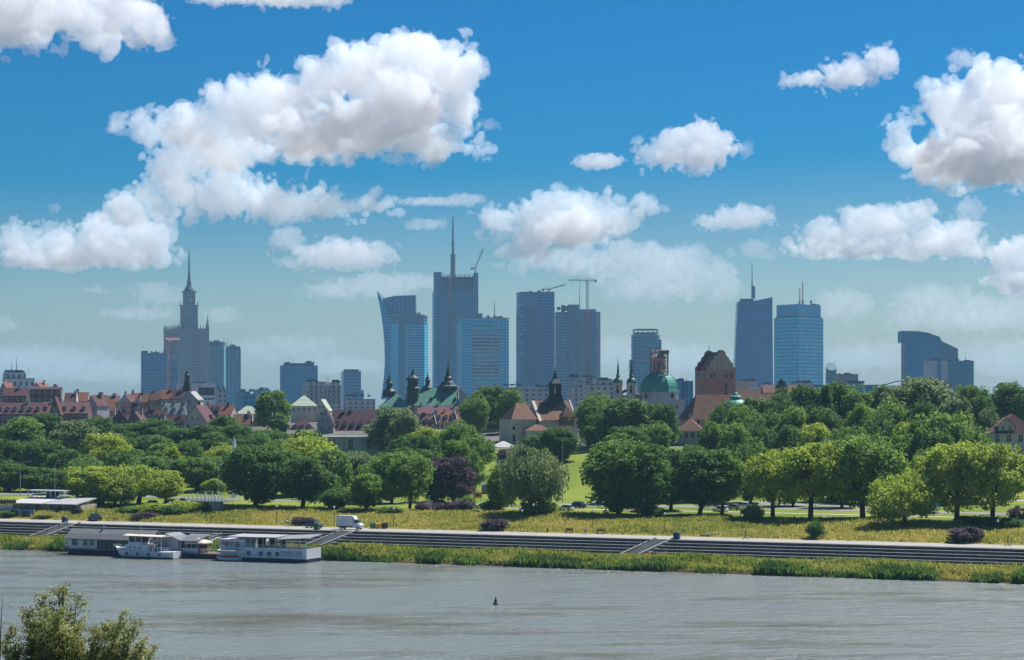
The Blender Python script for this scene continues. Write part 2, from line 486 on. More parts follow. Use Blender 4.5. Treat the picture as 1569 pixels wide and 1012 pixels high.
F_DARK = facade("glass_dark_tower", (0.008, 0.040, 0.065), (0.04, 0.13, 0.17), (0.07, 0.15, 0.18), 3.4, 4.2, 0.12, 0.25, 0.08)
F_PALE = facade("glass_pale_tower", (0.12, 0.24, 0.30), (0.40, 0.50, 0.56), (0.05, 0.13, 0.18), 4.0, 4.4, 0.12, 0.26, 0.15)  # bright second pane tone paints in reflections
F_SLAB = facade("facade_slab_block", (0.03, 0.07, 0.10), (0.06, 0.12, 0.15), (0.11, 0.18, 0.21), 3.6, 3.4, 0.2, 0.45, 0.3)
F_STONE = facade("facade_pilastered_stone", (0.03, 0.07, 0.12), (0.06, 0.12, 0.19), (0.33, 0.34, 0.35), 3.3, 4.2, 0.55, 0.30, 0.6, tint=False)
F_FLAT = facade("facade_flats", (0.05, 0.08, 0.10), (0.16, 0.18, 0.19), (0.48, 0.46, 0.42), 4.2, 3.0, 0.55, 0.45, 0.5, tint=False)
F_LOW = facade("facade_low_blocks", (0.06, 0.09, 0.12), (0.14, 0.17, 0.19), (0.42, 0.43, 0.44), 3.4, 3.3, 0.5, 0.48, 0.5, tint=False)
STEEL = plain("dark_steel", (0.025, 0.08, 0.13), 0.5, 0.3, 0.2)
STEEL_L = plain("grey_steel", (0.25, 0.28, 0.30), 0.5, 0.2, 0.2)
ROOFG = plain("flat_roof_felt", (0.12, 0.14, 0.15), 0.9, 0.3, 0.1)
CRRED = plain("crane_red", (0.50, 0.13, 0.10), 0.6, 0.2, 0.3)
CRGREY = plain("crane_grey", (0.20, 0.20, 0.20), 0.6, 0.2, 0.3)
CORE = plain("raw_concrete_core", (0.12, 0.19, 0.27), 0.9, 0.2, 0.12)
PALEST = plain("pale_stone", (0.50, 0.49, 0.46), 0.85, 0.15, 0.1)
SANDST = plain("tower_stone", (0.36, 0.36, 0.35), 0.9, 0.25, 0.12)
LILAC = plain("pale_cladding", (0.42, 0.42, 0.47), 0.6, 0.12, 0.1)

class Tower:
    """corner-on block; local x runs along the right face, local y along the left face, origin at the near corner"""
    def __init__(s, name, px0, pxc, px1, Y, label, cat="tower", th=None, depth=None, group=None):
        s.Y, s.m = Y, Y / FPX
        wl_, wr = (pxc - px0) * s.m, (px1 - pxc) * s.m
        if th is None:
            th = math.atan2(wl_, wr) if wl_ > 0 else 0.0
        s.th = th
        kx = (pxc - CX) / FPX                     # the two faces seen from the town side, allowing for the slant of the view
        s.b = wr / max(0.2, (math.cos(th) - kx * math.sin(th)))
        s.a = depth if depth else (wl_ / max(0.12, (math.sin(th) + kx * math.cos(th))) if wl_ > 0 else 30.0)
        p = at(pxc, HY, Y)
        s.zb = gz(p.x, Y) - 0.5
        s.root = thing(name, (p.x, Y, s.zb), th, label, cat, group)
    def z(s, py): return CH - (py - HY) * s.m - s.zb
    def block(s, name, mat, py0, py1=None, i=0.0, x0=0.0, x1=1.0, y0=0.0, y1=1.0):
        m = MB(); m.box(s.b * x0 + i, s.b * x1 - i, s.a * y0 + i, s.a * y1 - i, 0 if py1 is None else s.z(py1), s.z(py0))
        return m.build(name, mat, s.root)
    def trim(s, name, mat, rows, proud=0.5, h=0.8):
        m = MB()
        for py in rows: m.box(-proud, s.b + proud, -proud, s.a + proud, s.z(py) - h, s.z(py))
        return m.build(name, mat, s.root)
    def mast(s, name, fx, fy, py0, py1, r, mat=None, arms=()):
        m = MB(); x, y = s.b * fx, s.a * fy
        m.tube([(x, y, s.z(py1)), (x, y, (s.z(py0) + s.z(py1)) / 2), (x, y, s.z(py0))], [r, r * 0.7, r * 0.3], 6)
        for py, w in arms:
            m.cbox(x, y, s.z(py), w, 0.7, 0.7); m.cbox(x, y, s.z(py), 0.7, w, 0.7)
        return m.build(name, mat or STEEL, s.root)
    def clutter(s, py, n, seed, hmax=3.5, name="roof_plant"):
        r = random.Random(seed); m = MB()
        for _ in range(n):
            w, d, h = r.uniform(1.5, 6), r.uniform(1.5, 5), r.uniform(1.0, hmax)
            x, y = r.uniform(0.06, 0.94) * s.b, r.uniform(0.06, 0.6) * s.a
            m = MB(); m.cbox(x, y, s.z(py) + h / 2 - 0.05, min(w, s.b * .2), min(d, s.a * .2), h); m.build(name, STEEL, s.root)
        for _ in range(max(1, n // 3)):
            x, y = r.uniform(0.1, 0.9) * s.b, r.uniform(0.1, 0.5) * s.a
            m = MB(); m.tube([(x, y, s.z(py) - .1), (x, y, s.z(py) + hmax * r.uniform(1.0, 1.8))], 0.16, 4); m.build("vent_pipe", STEEL, s.root)
def lattice(m, p, q, w, n, r=0.22):
    """square lattice mast or jib from p to q"""
    p, q = Vector(p), Vector(q); d = (q - p).normalized()
    a = d.cross(Vector((0.1, 0.2, 0.97)) if abs(d.z) < 0.9 else Vector((1, 0.15, 0))).normalized(); b = d.cross(a)
    cs = [a + b, a - b, -a - b, b - a]
    for c in cs: m.tube([p + c * w / 2, q + c * w / 2], r, 4)
    for i in range(n):
        u0, u1 = p + (q - p) * i / n, p + (q - p) * (i + 1) / n
        for k in range(4):
            m.tube([u0 + cs[k] * w / 2, u1 + cs[(k + 1) % 4] * w / 2], r * 0.7, 4)

# the spired stone palace
T = Tower("stone_palace", 251, 274, 320, 2900, "tiered stone palace tower with clock faces and a long needle spire", "tower")
T.block("lower_shaft", F_STONE, 503)
m = MB()
for k in range(13):
    x = T.b * k / 12
    m.box(x - 0.5, x + 0.5, -0.55, -0.02, 0, T.z(508)); m.box(-0.55, -0.02, T.a * k / 12 - 0.5, T.a * k / 12 + 0.5, 0, T.z(508))
m.build("pilaster", SANDST, T.root)["kind"] = "stuff"
T.trim("cornice", SANDST, [503, 507, 537], 1.2, 1.6)
for k in range(12):
    for (x, y) in ((T.b * k / 11, -0.3), (-0.3, T.a * k / 11)):
        m = MB(); m.cbox(x, y, T.z(503) + 1.6, 1.1, 1.1, 3.2)
        if k % 2 == 0: m.lathe([(0.7, T.z(503) + 3), (0.5, T.z(503) + 5), (0.05, T.z(503) + 7.2)], 5, x, y)
        m.build("parapet_pinnacle", SANDST, T.root)
for fx, fy, h in ((0.02, 0.02, 9), (0.98, 0.02, 23), (0.02, 0.98, 9), (0.98, 0.98, 9)):
    m = MB(); z = T.z(503); m.lathe([(2.2, z), (2.2, z + h * .25), (2.7, z + h * .26), (1.6, z + h * .32), (1.5, z + h * .5), (0.8, z + h * .6), (0.35, z + h * .8), (0.08, z + h)], 8, T.b * fx, T.a * fy)
    m.build("corner_turret", SANDST, T.root)
def tier(name, f, py0, py1, mat):
    m = MB(); c = T.b / 2; m.box(c - f, c + f, c - f, c + f, T.z(py1), T.z(py0)); return m.build(name, mat, T.root)
tier("upper_shaft", 9.9, 466, 503, F_STONE)
m = MB(); c = T.b / 2
for z, w in ((T.z(466), 11.0), (T.z(478), 10.3), (T.z(491), 10.3)): m.box(c - w, c + w, c - w, c + w, z - 1.2, z)
m.build("cornice", SANDST, T.root)
for sx in (-1, 1):
    for sy in (-1, 1):
        m = MB(); z = T.z(466); m.lathe([(0.9, z), (0.9, z + 2.5), (0.5, z + 3.4), (0.05, z + 6)], 6, c + sx * 10, c + sy * 10)
        m.build("finial", SANDST, T.root)
tier("clock_stage", 7.0, 445, 466, F_STONE)
for (x, y, dx, dy) in ((c, c - 7.0, 1, 0), (c - 7.0, c, 0, 1)):
    m = MB(); z = T.z(458.5); n = 20; ring = []
    for k in range(n):
        a = 2 * math.pi * k / n; ring.append((x + dx * 3.1 * math.cos(a) - dy * 0.35, y + dy * 3.1 * math.cos(a) - dx * 0.35, z + 3.1 * math.sin(a)))
    ctr = [(px - (-dy * 0.33), py - (-dx * 0.33), pz) for px, py, pz in ring]
    m.add(ring + ctr, [tuple(range(n))] + [(i, n + i, n + (i + 1) % n, (i + 1) % n) for i in range(n)])
    cf = m.build("clock_face", PALEST, T.root)
    m = MB(); o = 0.42
    for L, a in ((2.3, 0.5), (1.6, -1.2)):
        m.tube([(x - dy * o, y - dx * o, z), (x - dy * o + dx * L * math.sin(a), y - dx * o + dy * L * math.sin(a), z + L * math.cos(a))], 0.2, 4)
    m.build("clock_hands", STEEL, cf)
m = MB(); z0 = T.z(445); zt = T.z(380)
m.box(c - 8.6, c + 8.6, c - 8.6, c + 8.6, z0 - 1.4, z0)
m.lathe([(8.0, z0), (6.6, z0 + 3), (4.0, z0 + 7.5), (2.9, z0 + 11), (2.9, z0 + 13.5), (3.5, z0 + 14), (2.2, z0 + 16), (1.7, z0 + 22), (1.3, z0 + 34), (0.9, z0 + 48), (0.25, zt)], 10, c, c)
for k in range(9): m.lathe([(1.0, z0 + 19 + k * 3.6), (2.3 - k * 0.14, z0 + 19.3 + k * 3.6), (1.0, z0 + 20 + k * 3.6)], 8, c, c)
m.build("spire", plain("spire_metal", (0.03, 0.08, 0.13), 0.5, 0.3, 0.2), T.root)

T = Tower("office_block", 207, 216, 273, 2700, "broad blue glass office block half hidden on the left of the spired palace", "office block", depth=30)
T.block("glass_facade", F_OFF, 541, x1=0.74); T.block("glass_wing", F_OFF, 553, None, 0, 0.742, 1.0, 0.1)
T.trim("floor_edges", STEEL, [566, 580], 0.3, 1.0); T.clutter(541, 9, 1)
T = Tower("teal_tower", 317, 317, 343, 3020, "plain teal glass tower directly right of the spired palace", "tower", 0.0, 30)
T.block("glass_facade", F_GRN, 530); T.block("roof_crown", STEEL, 524, 529.7, 1.0); T.clutter(524, 3, 2, 5)
T = Tower("ribbed_tower", 343, 346, 369, 2980, "dark blue vertically ribbed tower, rightmost of the group around the palace", "tower", depth=28)
T.block("glass_facade", F_STR, 536); T.block("roof_crown", STEEL, 531, 535.7, 0.5)
T.mast("aerial", 0.1, 0.3, 518, 532, 0.5, CRRED); T.mast("aerial", 0.36, 0.3, 520, 532, 0.45, CRRED); T.clutter(531, 4, 3)
T = Tower("slab_office", 421, 431, 487, 2450, "flat topped blue slab office standing alone left of the small dark block", "office block", depth=26)
T.block("banded_facade", F_SLAB, 560); T.block("roof_plant_floor", STEEL, 556.5, 559.8, 4.0); T.clutter(557, 4, 4)
m = MB(); m.tube([(T.b * .72, 8, T.z(558)), (T.b * .72, 8, T.z(555))], 0.5, 4); m.cbox(T.b * .8, 8, T.z(555.5), 12, 1.5, 1.2); m.build("maintenance_cradle", STEEL, T.root)
T = Tower("dark_block", 520, 526, 554, 2600, "small dark navy office block between the slab office and the curved sail tower", "office block", depth=24)
T.block("glass_facade", F_DARK, 569, x1=0.97); T.block("roof_crown", STEEL, 566, 568.8, 3.0); T.block("low_wing", F_DARK, 598, None, 0, 0.975, 1.13, 0.1, 0.9)
T = Tower("apartment_block", 450, 470, 524, 1500, "pale stepped apartment block in front of the blue slab office", "apartment block", depth=16)
T.block("wall", F_FLAT, 590); T.block("upper_floors", F_FLAT, 585, 590, 0, 0.12, 0.55); T.block("upper_floors", F_FLAT, 586, 590, 0, 0.68, 0.95)
m = MB()
for k in range(8): m.box(T.b * (k + .2) / 8, T.b * (k + .65) / 8, -1.3, -0.02, T.z(617), T.z(593))
m.build("balcony_stack", F_LOW, T.root); T.clutter(586, 7, 5, 2.5)

# the curved sail tower and the gridded hotel before it
Y = 2960; mm_ = Y / FPX
o = at(600, HY, Y); zb = gz(o.x, Y)
root = thing("sail_tower", (o.x, Y, zb), 0, "glass tower whose curved left edge rises to a pointed sail tip", "tower")
q = lambda px, py: ((px - 600) * mm_, CH - (py - HY) * mm_ - zb)
m = MB(); m.slab([q(578, 446), q(581, 462), q(584.5, 482), q(587.5, 505), q(589.5, 530), q(590, 552), q(589, 575), q(586, 600), q(584, 612), q(599, 612), q(599, 500), q(597, 486), q(593.5, 474)][::-1], -6, 30)
m.build("curved_blade", facade("glass_sail", (0.02, 0.08, 0.12), (0.06, 0.15, 0.2), (0.14, 0.22, 0.26), 30, 3.8, 0.02, 0.4), root)
m = MB(); a_, b_ = q(578.4, 447), q(597.5, 466)
for k in range(7):
    f = k / 6; m.bar((a_[0] + (b_[0] - a_[0]) * f, -5, a_[1] + (b_[1] - a_[1]) * f), (q(580 + 17 * f, 458 + 26 * f)[0], -5, q(0, 460 + 26 * f)[1]), .4)
m.bar((a_[0], -5, a_[1]), (b_[0], -5, b_[1]), 0.5); m.build("tip_frame", STEEL, root)
m = MB(); m.slab([q(590.6, 612), q(591.5, 530), q(590.2, 500), q(587, 470), q(586.5, 457.5), q(606, 453.5), q(637, 452.5), q(637, 612)][::-1], 0, 34); m.build("glass_facade", F_STR, root)
m = MB(); m.slab([q(638, 612), q(638, 480), q(641, 480), q(641, 612)][::-1], 2, 30); m.build("side_wing", F_STR, root)
Y = 2820; mm_ = Y / FPX; o = at(620, HY, Y); zb = gz(o.x, Y)
root = thing("gridded_hotel", (o.x, Y, zb), 0, "gridded tower with a recessed blank crown, in front of the sail tower", "hotel")
X = lambda px: (px - 620) * mm_
Z = lambda py: CH - (py - HY) * mm_ - zb
hexa = lambda l, r, i=0: [(X(l), 16), (X(612) , 2 + i), (X(620), i), (X(r), 7 + i), (X(r) + 4, 30), (X(l) + 2, 34)]
m = MB(); m.prism(hexa(594, 650), 0, Z(496)); m.build("grid_facade", F_GRID, root)
m = MB(); m.prism(hexa(596, 649, 1.0), Z(495.8), Z(484)); m.build("blank_crown", facade("glass_crown", (0.03, 0.09, 0.12), (0.06, 0.14, 0.17), (0.12, 0.2, 0.23), 6, 12, .06, .06), root)
m = MB(); m.prism(hexa(594, 650), Z(484), Z(482)); m.build("roof_edge", STEEL_L, root)
m = MB(); m.prism([(X(611.6), 1.6), (X(620.4), -0.6), (X(620.4), 6), (X(611.6), 6)], 0, Z(488)); m.build("corner_strip", F_GRN, root)
m = MB(); m.cbox(X(644.5), 5.6, Z(489.5), 4.6, 1.0, 4.6); m.build("sign", CRRED, root)
for k in range(8):
    m = MB(); m.cbox(X(600 + 6 * k), 14, Z(481) + 1, 2.4, 3, 2.4 + k % 3); m.build("roof_plant", STEEL, root)

# the mast tower
T = Tower("mast_tower", 659, 665, 733, 2980, "tallest tower, unfinished crown of frames and a thick antenna mast", "tower", depth=40)
T.block("glass_facade", F_DARK, 447)
T.block("lower_face", F_OFF, 482, None, 0, 0.10, 0.62, -0.05, 0.0)
T.block("corner_strip", F_PALE, 448, None, 0, -0.03, 0.02, -0.03, 0.4)
T.block("corner_pier", F_DARK, 417, 446.8, 0, 0.0, 0.17, 0, 0.5); T.block("corner_pier", F_DARK, 418, 446.8, 0, 0.90, 1.0, 0, 0.4)
T.block("crown_wall", F_OFF, 423, 446.8, 0, 0.175, 0.895, 0.35, 0.8)
m = MB()
for k in range(8):
    x = T.b * (0.2 + 0.68 * k / 7); m.cbox(x, 1.0, (T.z(446) + T.z(421)) / 2, 0.8, 0.8, T.z(421) - T.z(446))
for py in (421, 426, 432, 439): m.box(T.b * .175, T.b * .895, 0.6, 1.4, T.z(py) - 0.8, T.z(py))
for k in range(7):
    x = T.b * (0.2 + 0.68 * k / 7); m.bar((x, 1, T.z(440)), (x + T.b * .097, 1, T.z(422)), .5)
m.build("crown_frame", STEEL, T.root)
T.block("terrace_wing", F_DARK, 480, None, 0, 1.003, 1.10, 0.1, 0.9)
m = MB(); m.box(-.2, T.b + .2, -.5, -.02, T.z(449) - 1, T.z(449)); m.box(T.b * .1, T.b * .62, -3.2, -2.1, T.z(482), T.z(482) + .8); m.build("floor_edge", STEEL_L, T.root)
T.mast("antenna_mast", 0.435, 0.25, 331, 430, 2.2, plain("mast_steel", (0.015, 0.06, 0.10), 0.4, 0.2, 0.1), [(352, 4), (373, 9), (389, 9), (396, 5), (404, 6)])
m = MB(); x, y = T.b * .435, T.a * .25
lattice(m, (x, y, T.z(424)), (x, y, T.z(389)), 5.5, 10, 0.35); m.build("mast_lattice", STEEL, T.root)
m = MB(); lattice(m, (T.b * .36, -5.5, 0), (T.b * .36, -5.5, T.z(420)), 2.6, 60, 0.28); m.build("hoist_mast", CRRED, T.root)
Tm = T
def crane(name, base, label, mast_h, jib, ang, rz, mat, back=8.0, w=2.0, luff=False):
    th = thing(name, base, rz, label, "crane")
    m = MB(); lattice(m, (0, 0, 0), (0, 0, mast_h), w, max(3, int(mast_h / 3)), w * .11); m.build("mast", mat, th)
    m = MB(); m.cbox(0.6, -0.3, mast_h + 1.1, w * 1.1, w * 1.1, 2.2); m.build("cab", plain("crane_cab", (0.4, 0.42, 0.44), .5, .2, .4), th)
    m = MB(); e = (jib * math.cos(ang), 0, mast_h + 2.2 + jib * math.sin(ang))
    lattice(m, (0, 0, mast_h + 2.2), e, w * .7, max(6, int(jib / 3)), w * .10); m.build("jib", mat, th)
    m = MB(); lattice(m, (0, 0, mast_h + 2.2), (-back, 0, mast_h + 2.4), w * .7, 4, w * .10); m.build("counter_jib", mat, th)
    m = MB(); m.cbox(-back + 1, 0, mast_h + 1.2, 2.6, 2.0, 2.6); m.build("counterweight", STEEL, th)
    hp = (-back * (0.5 if luff else 0.0), 0, mast_h + (9 if luff else 6.5))
    m = MB(); m.bar((0, 0, mast_h + 2.2), hp, .35); m.bar(hp, e, .12); m.bar(hp, (-back, 0, mast_h + 2.4), .12)
    m.build("tie_bars", mat, th)
    m = MB(); kx_ = e[0] * .82; kz = mast_h + 2.2 + (e[2] - mast_h - 2.2) * .82
    m.tube([(kx_, 0, kz), (kx_, 0, kz - 6)], 0.10, 4); m.cbox(kx_, 0, kz - 6.4, .7, .5, 1.0); m.build("hook", STEEL, th)
    return th
def top_of(T, fx, fy, py):
    v = T.root.matrix_basis @ Vector((0, 0, 0)); c_, s_ = math.cos(T.th), math.sin(T.th)
    lx, ly = T.b * fx, T.a * fy
    b = T.root.location
    return (b.x + lx * c_ - ly * s_, b.y + lx * s_ + ly * c_, T.zb + T.z(py))
crane("tower_crane", top_of(Tm, .94, .2, 418), "luffing crane with a steeply raised jib on the roof corner of the mast tower", 5, 31, R(68), R(8), CRGREY, 6, 1.8, True)
p = at(258, HY, 2520); crane("tower_crane", (p.x, 2520, gz(p.x, 2520)), "tall red crane mast rising in front of the glass block beside the spired palace", 92, 32, R(3), R(75), CRRED, 9, 2.6)

T = Tower("banded_tower", 690, 707, 780, 2600, "tower with bold horizontal pale bands, in front of the mast tower", "tower", depth=30)
T.block("banded_facade", F_BAND, 497, None, 0, 0.0, 0.80); T.block("grid_corner", F_GRID, 489, None, 0, 0.803, 1.0, 0.0, 0.9)
T.block("grid_corner", F_GRID, 492, None, 0, 0.0, 0.22, -0.02, 0.0)
T.block("top_floors", F_GRID, 487, 496.8, 0.0, 0.02, 0.80)
T.trim("roof_edge", STEEL_L, [486.5], 0.4, 1.2)
m = MB()
for k in range(19): m.box(T.b * .225, T.b * .80, -0.9, -0.03, T.z(594 - k * 5.15) - 0.9, T.z(594 - k * 5.15) + 0.9)
m.build("floor_bands", plain("band_cladding", (0.36, 0.41, 0.43), .5, .12, .1), T.root)
T.mast("antenna", 0.74, 0.4, 458, 487, 0.7); m = MB(); m.cbox(T.b * .74, T.a * .4, T.z(485), 3.4, 3.4, 3.4); m.build("antenna_base", CRRED, T.root)
T.clutter(487, 8, 6, 3.2)

T = Tower("dark_glass_tower", 789, 796, 850, 2750, "wide dark glass tower left of the half built concrete one", "tower", depth=34)
T.block("glass_facade", F_DARK, 470); T.block("screen_crown", F_GRN, 449, 469.8, 0.3, 0, .56); T.block("screen_crown", F_OFF, 448, 469.8, 0.3, .563, 1.0)
T.block("podium", F_OFF, 584, None, 0, -0.06, 1.02, -0.1, 0.5)
for k in range(9):
    m = MB(); m.box(-0.5, 3.6, -0.45, 4.0, T.z(450 + k * 15 + (k * 7) % 5) - 1.6, T.z(450 + k * 15 + (k * 7) % 5) + 1.2); m.build("lit_corner_pane", F_PALE, T.root)  # pale glass colour gives these window panes their lit look
m = MB(); [m.box(T.b * f, T.b * f + 1.0, -0.5, -0.02, 0, T.z(470)) for f in (0.21, 0.29, 0.40)]; m.build("dark_fins", STEEL, T.root)
T.trim("roof_edge", STEEL, [447.6], 0.3, 0.9); T.clutter(448, 8, 8, 3)
crane("tower_crane", top_of(T, .86, .3, 449), "low crane with a slanting jib on the roof of the dark glass tower", 3.5, 24, R(16), R(0), CRGREY, 9, 1.8)
T = Tower("half_built_tower", 850, 852, 920, 2700, "half built tower with a bare concrete core and open floors", "tower", depth=34)
T.block("floor_stack", F_DARK, 478, None, 0.4, 0, .27); T.block("concrete_core", CORE, 467, None, 0, .275, .515, -0.04, 0.6)
T.block("glass_facade", F_GRN, 490, None, 0, .52, .90); T.block("upper_wall", F_OFF, 474, 489.8, 0, .52, .90, 0.02, .8); T.block("end_wall", plain("pale_end_wall", (0.34, 0.33, 0.38), .8, .1, .1), 478, None, 0, .905, 1.0, -0.02, .9)
m = MB()
for k in range(26): m.box(0.2, T.b * .268, -0.6, 4, T.z(600 - k * 4.6), T.z(600 - k * 4.6) + .75)
for k in range(24): m.box(T.b * .522, T.b * .62, -0.9, 2, T.z(595 - k * 4.6), T.z(595 - k * 4.6) + .75)
m.build("floor_slabs", plain("slab_concrete", (0.36, 0.38, 0.39), .9, .1, .1), T.root)
m = MB()
r = random.Random(4)
for k in range(11):
    m = MB(); m.cbox(T.b * r.uniform(.02, .5), r.uniform(2, 12), T.z(474) + 1.2, r.uniform(2, 5), r.uniform(2, 5), r.uniform(3, 9)); m.build("formwork", STEEL, T.root)
m = MB(); lattice(m, (T.b * .70, -3, 0), (T.b * .70, -3, T.z(474)), 2.6, 40, .24); m.build("hoist_mast", CRRED, T.root)
T.mast("survey_pole", .54, .2, 432, 474, .55)
crane("tower_crane", top_of(T, .71, .12, 474), "tower crane with a level jib standing above the half built tower", 36, 25, R(1), R(180), CRGREY, 12, 2.2)

Y = 2650; mm_ = Y / FPX; o = at(989, HY, Y + 18); zb = gz(o.x, Y)
root = thing("round_tower", (o.x, Y + 18, zb), 0, "stubby round cornered tower with an open ring crown, behind the scaffolded lantern", "tower")
Z = lambda py: CH - (py - HY) * mm_ - zb
rr_ = 22 * mm_
m = MB(); m.lathe([(rr_ * .96, 0), (rr_ * .96, Z(545)), (rr_ * 1.0, Z(544)), (rr_, Z(514))], 28); m.build("curved_facade", F_DARK, root)
m = MB(); [m.lathe([(rr_ * 1.0, Z(p) - .8), (rr_ * 1.03, Z(p) - .8), (rr_ * 1.03, Z(p) + .6), (rr_ * 1.0, Z(p) + .6)], 28) for p in (514, 529, 545, 552)]; m.build("floor_rings", STEEL_L, root)
m = MB(); m.lathe([(rr_ * .8, Z(513.8)), (rr_ * .8, Z(509))], 24); m.build("set_back_floor", F_DARK, root)
m = MB(); m.lathe([(rr_ * .86, Z(505.4)), (rr_ * .9, Z(505.4)), (rr_ * .9, Z(504)), (rr_ * .86, Z(504))], 24)
for k in range(14):
    a = 2 * math.pi * k / 14; m.tube([(rr_ * .88 * math.cos(a), rr_ * .88 * math.sin(a), Z(513.5)), (rr_ * .88 * math.cos(a), rr_ * .88 * math.sin(a), Z(504.6))], .4, 4)
m.build("ring_crown", STEEL, root)
m = MB(); m.box(-25 * mm_, -21 * mm_, -8, 12, 0, Z(551)); m.box(20.5 * mm_, 24 * mm_, -8, 12, 0, Z(520)); m.build("side_wing", F_DARK, root)

# the tapered tower and the pale glass tower
Y = 2650; mm_ = Y / FPX; o = at(1156, HY, Y); zb = gz(o.x, Y)
root = thing("tapered_tower", (o.x, Y, zb), 0, "tapering slate blue tower with a notched top and a tall fin mast", "tower")
Z = lambda py: CH - (py - HY) * mm_ - zb
X = lambda px: (px - 1156) * mm_
m = MB(); d = 30
def taper(lb, rb, lt, rt, y0, zt, zb_=0.0, front=0.0, tl=None):
    vs_ = [(X(lb), 8 + front, zb_), (X(1160), front, zb_), (X(rb), 6 + front, zb_), (X(rb), d, zb_), (X(lb), d, zb_)]
    f = 1.0
    tp = [(X(lt), 8 + front, tl or zt), (X(1159), front, zt), (X(rt), 6 + front, tl or zt), (X(rt), d, tl or zt), (X(lt), d, tl or zt)]
    return vs_ + tp, [(4, 3, 2, 1, 0), (5, 6, 7, 8, 9)] + [(i, (i + 1) % 5, 5 + (i + 1) % 5, 5 + i) for i in range(5)]
m.add(*taper(1124, 1186, 1131, 1184.5, 0, Z(471))); m.build("glass_facade", facade("glass_slate", (0.03, 0.085, 0.14), (0.06, 0.13, 0.19), (0.04, 0.10, 0.15), 5, 4, .05, .1, .15), root)
m = MB(); vs_, fs = taper(1131, 1184.5, 1132, 1184.5, 0, Z(461), Z(470.8)); vs_[5] = (*vs_[5][:2], Z(462)); vs_[7] = (*vs_[7][:2], Z(455)); vs_[8] = (*vs_[8][:2], Z(455)); vs_[9] = (*vs_[9][:2], Z(462))
m.add(vs_, fs); m.build("notched_crown", F_DARK, root)
m = MB(); m.box(X(1136), X(1156), 9, 20, Z(461.9), Z(457.5)); m.build("roof_plant", STEEL, root)
m = MB(); m.add([(X(1150), 1.6, Z(463)), (X(1163), 0.6, Z(463)), (X(1161.5), 0.2, Z(500)), (X(1158), -0.2, Z(506)), (X(1153), 0.2, Z(500)), (X(1150), 9, Z(463)), (X(1163), 9, Z(463)), (X(1161.5), 9, Z(500)), (X(1158), 9, Z(506)), (X(1153), 9, Z(500))],
      [(0, 4, 3, 2, 1), (5, 6, 7, 8, 9)] + [(i, (i + 1) % 5, 5 + (i + 1) % 5, 5 + i) for i in range(5)]); m.build("bay_window", F_OFF, root)
m = MB(); m.add([(X(1124.6), 7.6, 0), (X(1140), 5.0, 0), (X(1141), 5.0, Z(498)), (X(1129.4), 7.6, Z(498)), (X(1124.6), 12, 0), (X(1140), 10, 0), (X(1141), 10, Z(498)), (X(1129.4), 12, Z(498))],
      [(0, 1, 2, 3), (7, 6, 5, 4), (3, 2, 6, 7), (0, 3, 7, 4), (1, 5, 6, 2)]); m.build("dark_panel", F_DARK, root)
m = MB(); m.slab([(X(1153), Z(457)), (X(1158.5), Z(457)), (X(1158.5), Z(440)), (X(1156), Z(437)), (X(1153), Z(437))], 10, 15); m.build("fin", F_OFF, root)
m = MB(); m.tube([(X(1154), 12, Z(438)), (X(1154), 12, Z(403))], [.8, .35], 6); m.build("mast", STEEL, root)
T = Tower("pale_glass_tower", 1185.5, 1223, 1262, 2500, "pale blue gridded glass tower with two red and white aerials on its roof", "tower")
T.block("glass_facade", F_PALE, 486); T.block("recess", STEEL, 484, 485.9, 1.6)
T.block("crown_box", facade("glass_crown_pale", (0.10, 0.19, 0.24), (0.16, 0.26, 0.3), (0.06, 0.12, 0.16), 3, 20, .2, .04), 466, 483.9, 0.5, 0.04, .96, .04, .96)
for fx, py, r in ((.35, 440, .5), (.47, 430, .75), (.8, 458, .3)):
    m = MB(); x, y = T.b * fx, T.a * .3; z0, z1 = T.z(466), T.z(py)
    m.tube([(x, y, z0), (x, y, z1)], [r, r * .5], 5); m.tube([(x, y, z0), (x, y, z0 + 6)], r * 1.9, 5)
    [m.cbox(x, y, z0 + (z1 - z0) * f, 1.8, 1.8, .8) for f in (.45, .6, .75, .9)]
    m.build("aerial", CRRED if fx < .75 else STEEL, T.root)
T.clutter(466, 5, 9, 2.5)
Y = 2300; mm_ = Y / FPX; o = at(1273.5, HY, Y); zb = gz(o.x, Y)
root = thing("round_glass_tower", (o.x, Y, zb), 0, "small cylindrical glass tower with a slanted top right of the pale glass tower", "tower")
Z = lambda py: CH - (py - HY) * mm_ - zb
m = MB(); rr_ = 8.5 * mm_; m.lathe([(rr_, 0), (rr_, Z(571))], 22); m.build("lower_drum", F_GRN, root)
m = MB(); n = 22; lo = [(rr_ * .96 * math.cos(2 * math.pi * k / n), rr_ * .96 * math.sin(2 * math.pi * k / n), Z(570.8)) for k in range(n)]
hi = [(x, y, Z(562.5) + (Z(555) - Z(570)) / 2 * (y / rr_ * .9 + .1)) for x, y, z in lo]
m.add(lo + hi, [tuple(range(n))[::-1], tuple(range(n, 2 * n))] + [(i, (i + 1) % n, n + (i + 1) % n, n + i) for i in range(n)]); m.build("slanted_top", plain("frosted_teal_panels", (0.03, 0.14, 0.18), .6, .2, .3), root)
T = Tower("brick_block", 1281, 1284, 1315, 2250, "brown brick block beside the small cylindrical glass tower", "office block", depth=20)
T.block("wall", facade("facade_brown_brick", (0.10, 0.10, 0.12), (0.16, 0.14, 0.15), (0.22, 0.17, 0.16), 3, 3.2, .4, .4, .6, tint=False), 574.5); T.trim("roof_edge", STEEL, [573.5], .3, 1); T.clutter(574, 5, 11, 2)

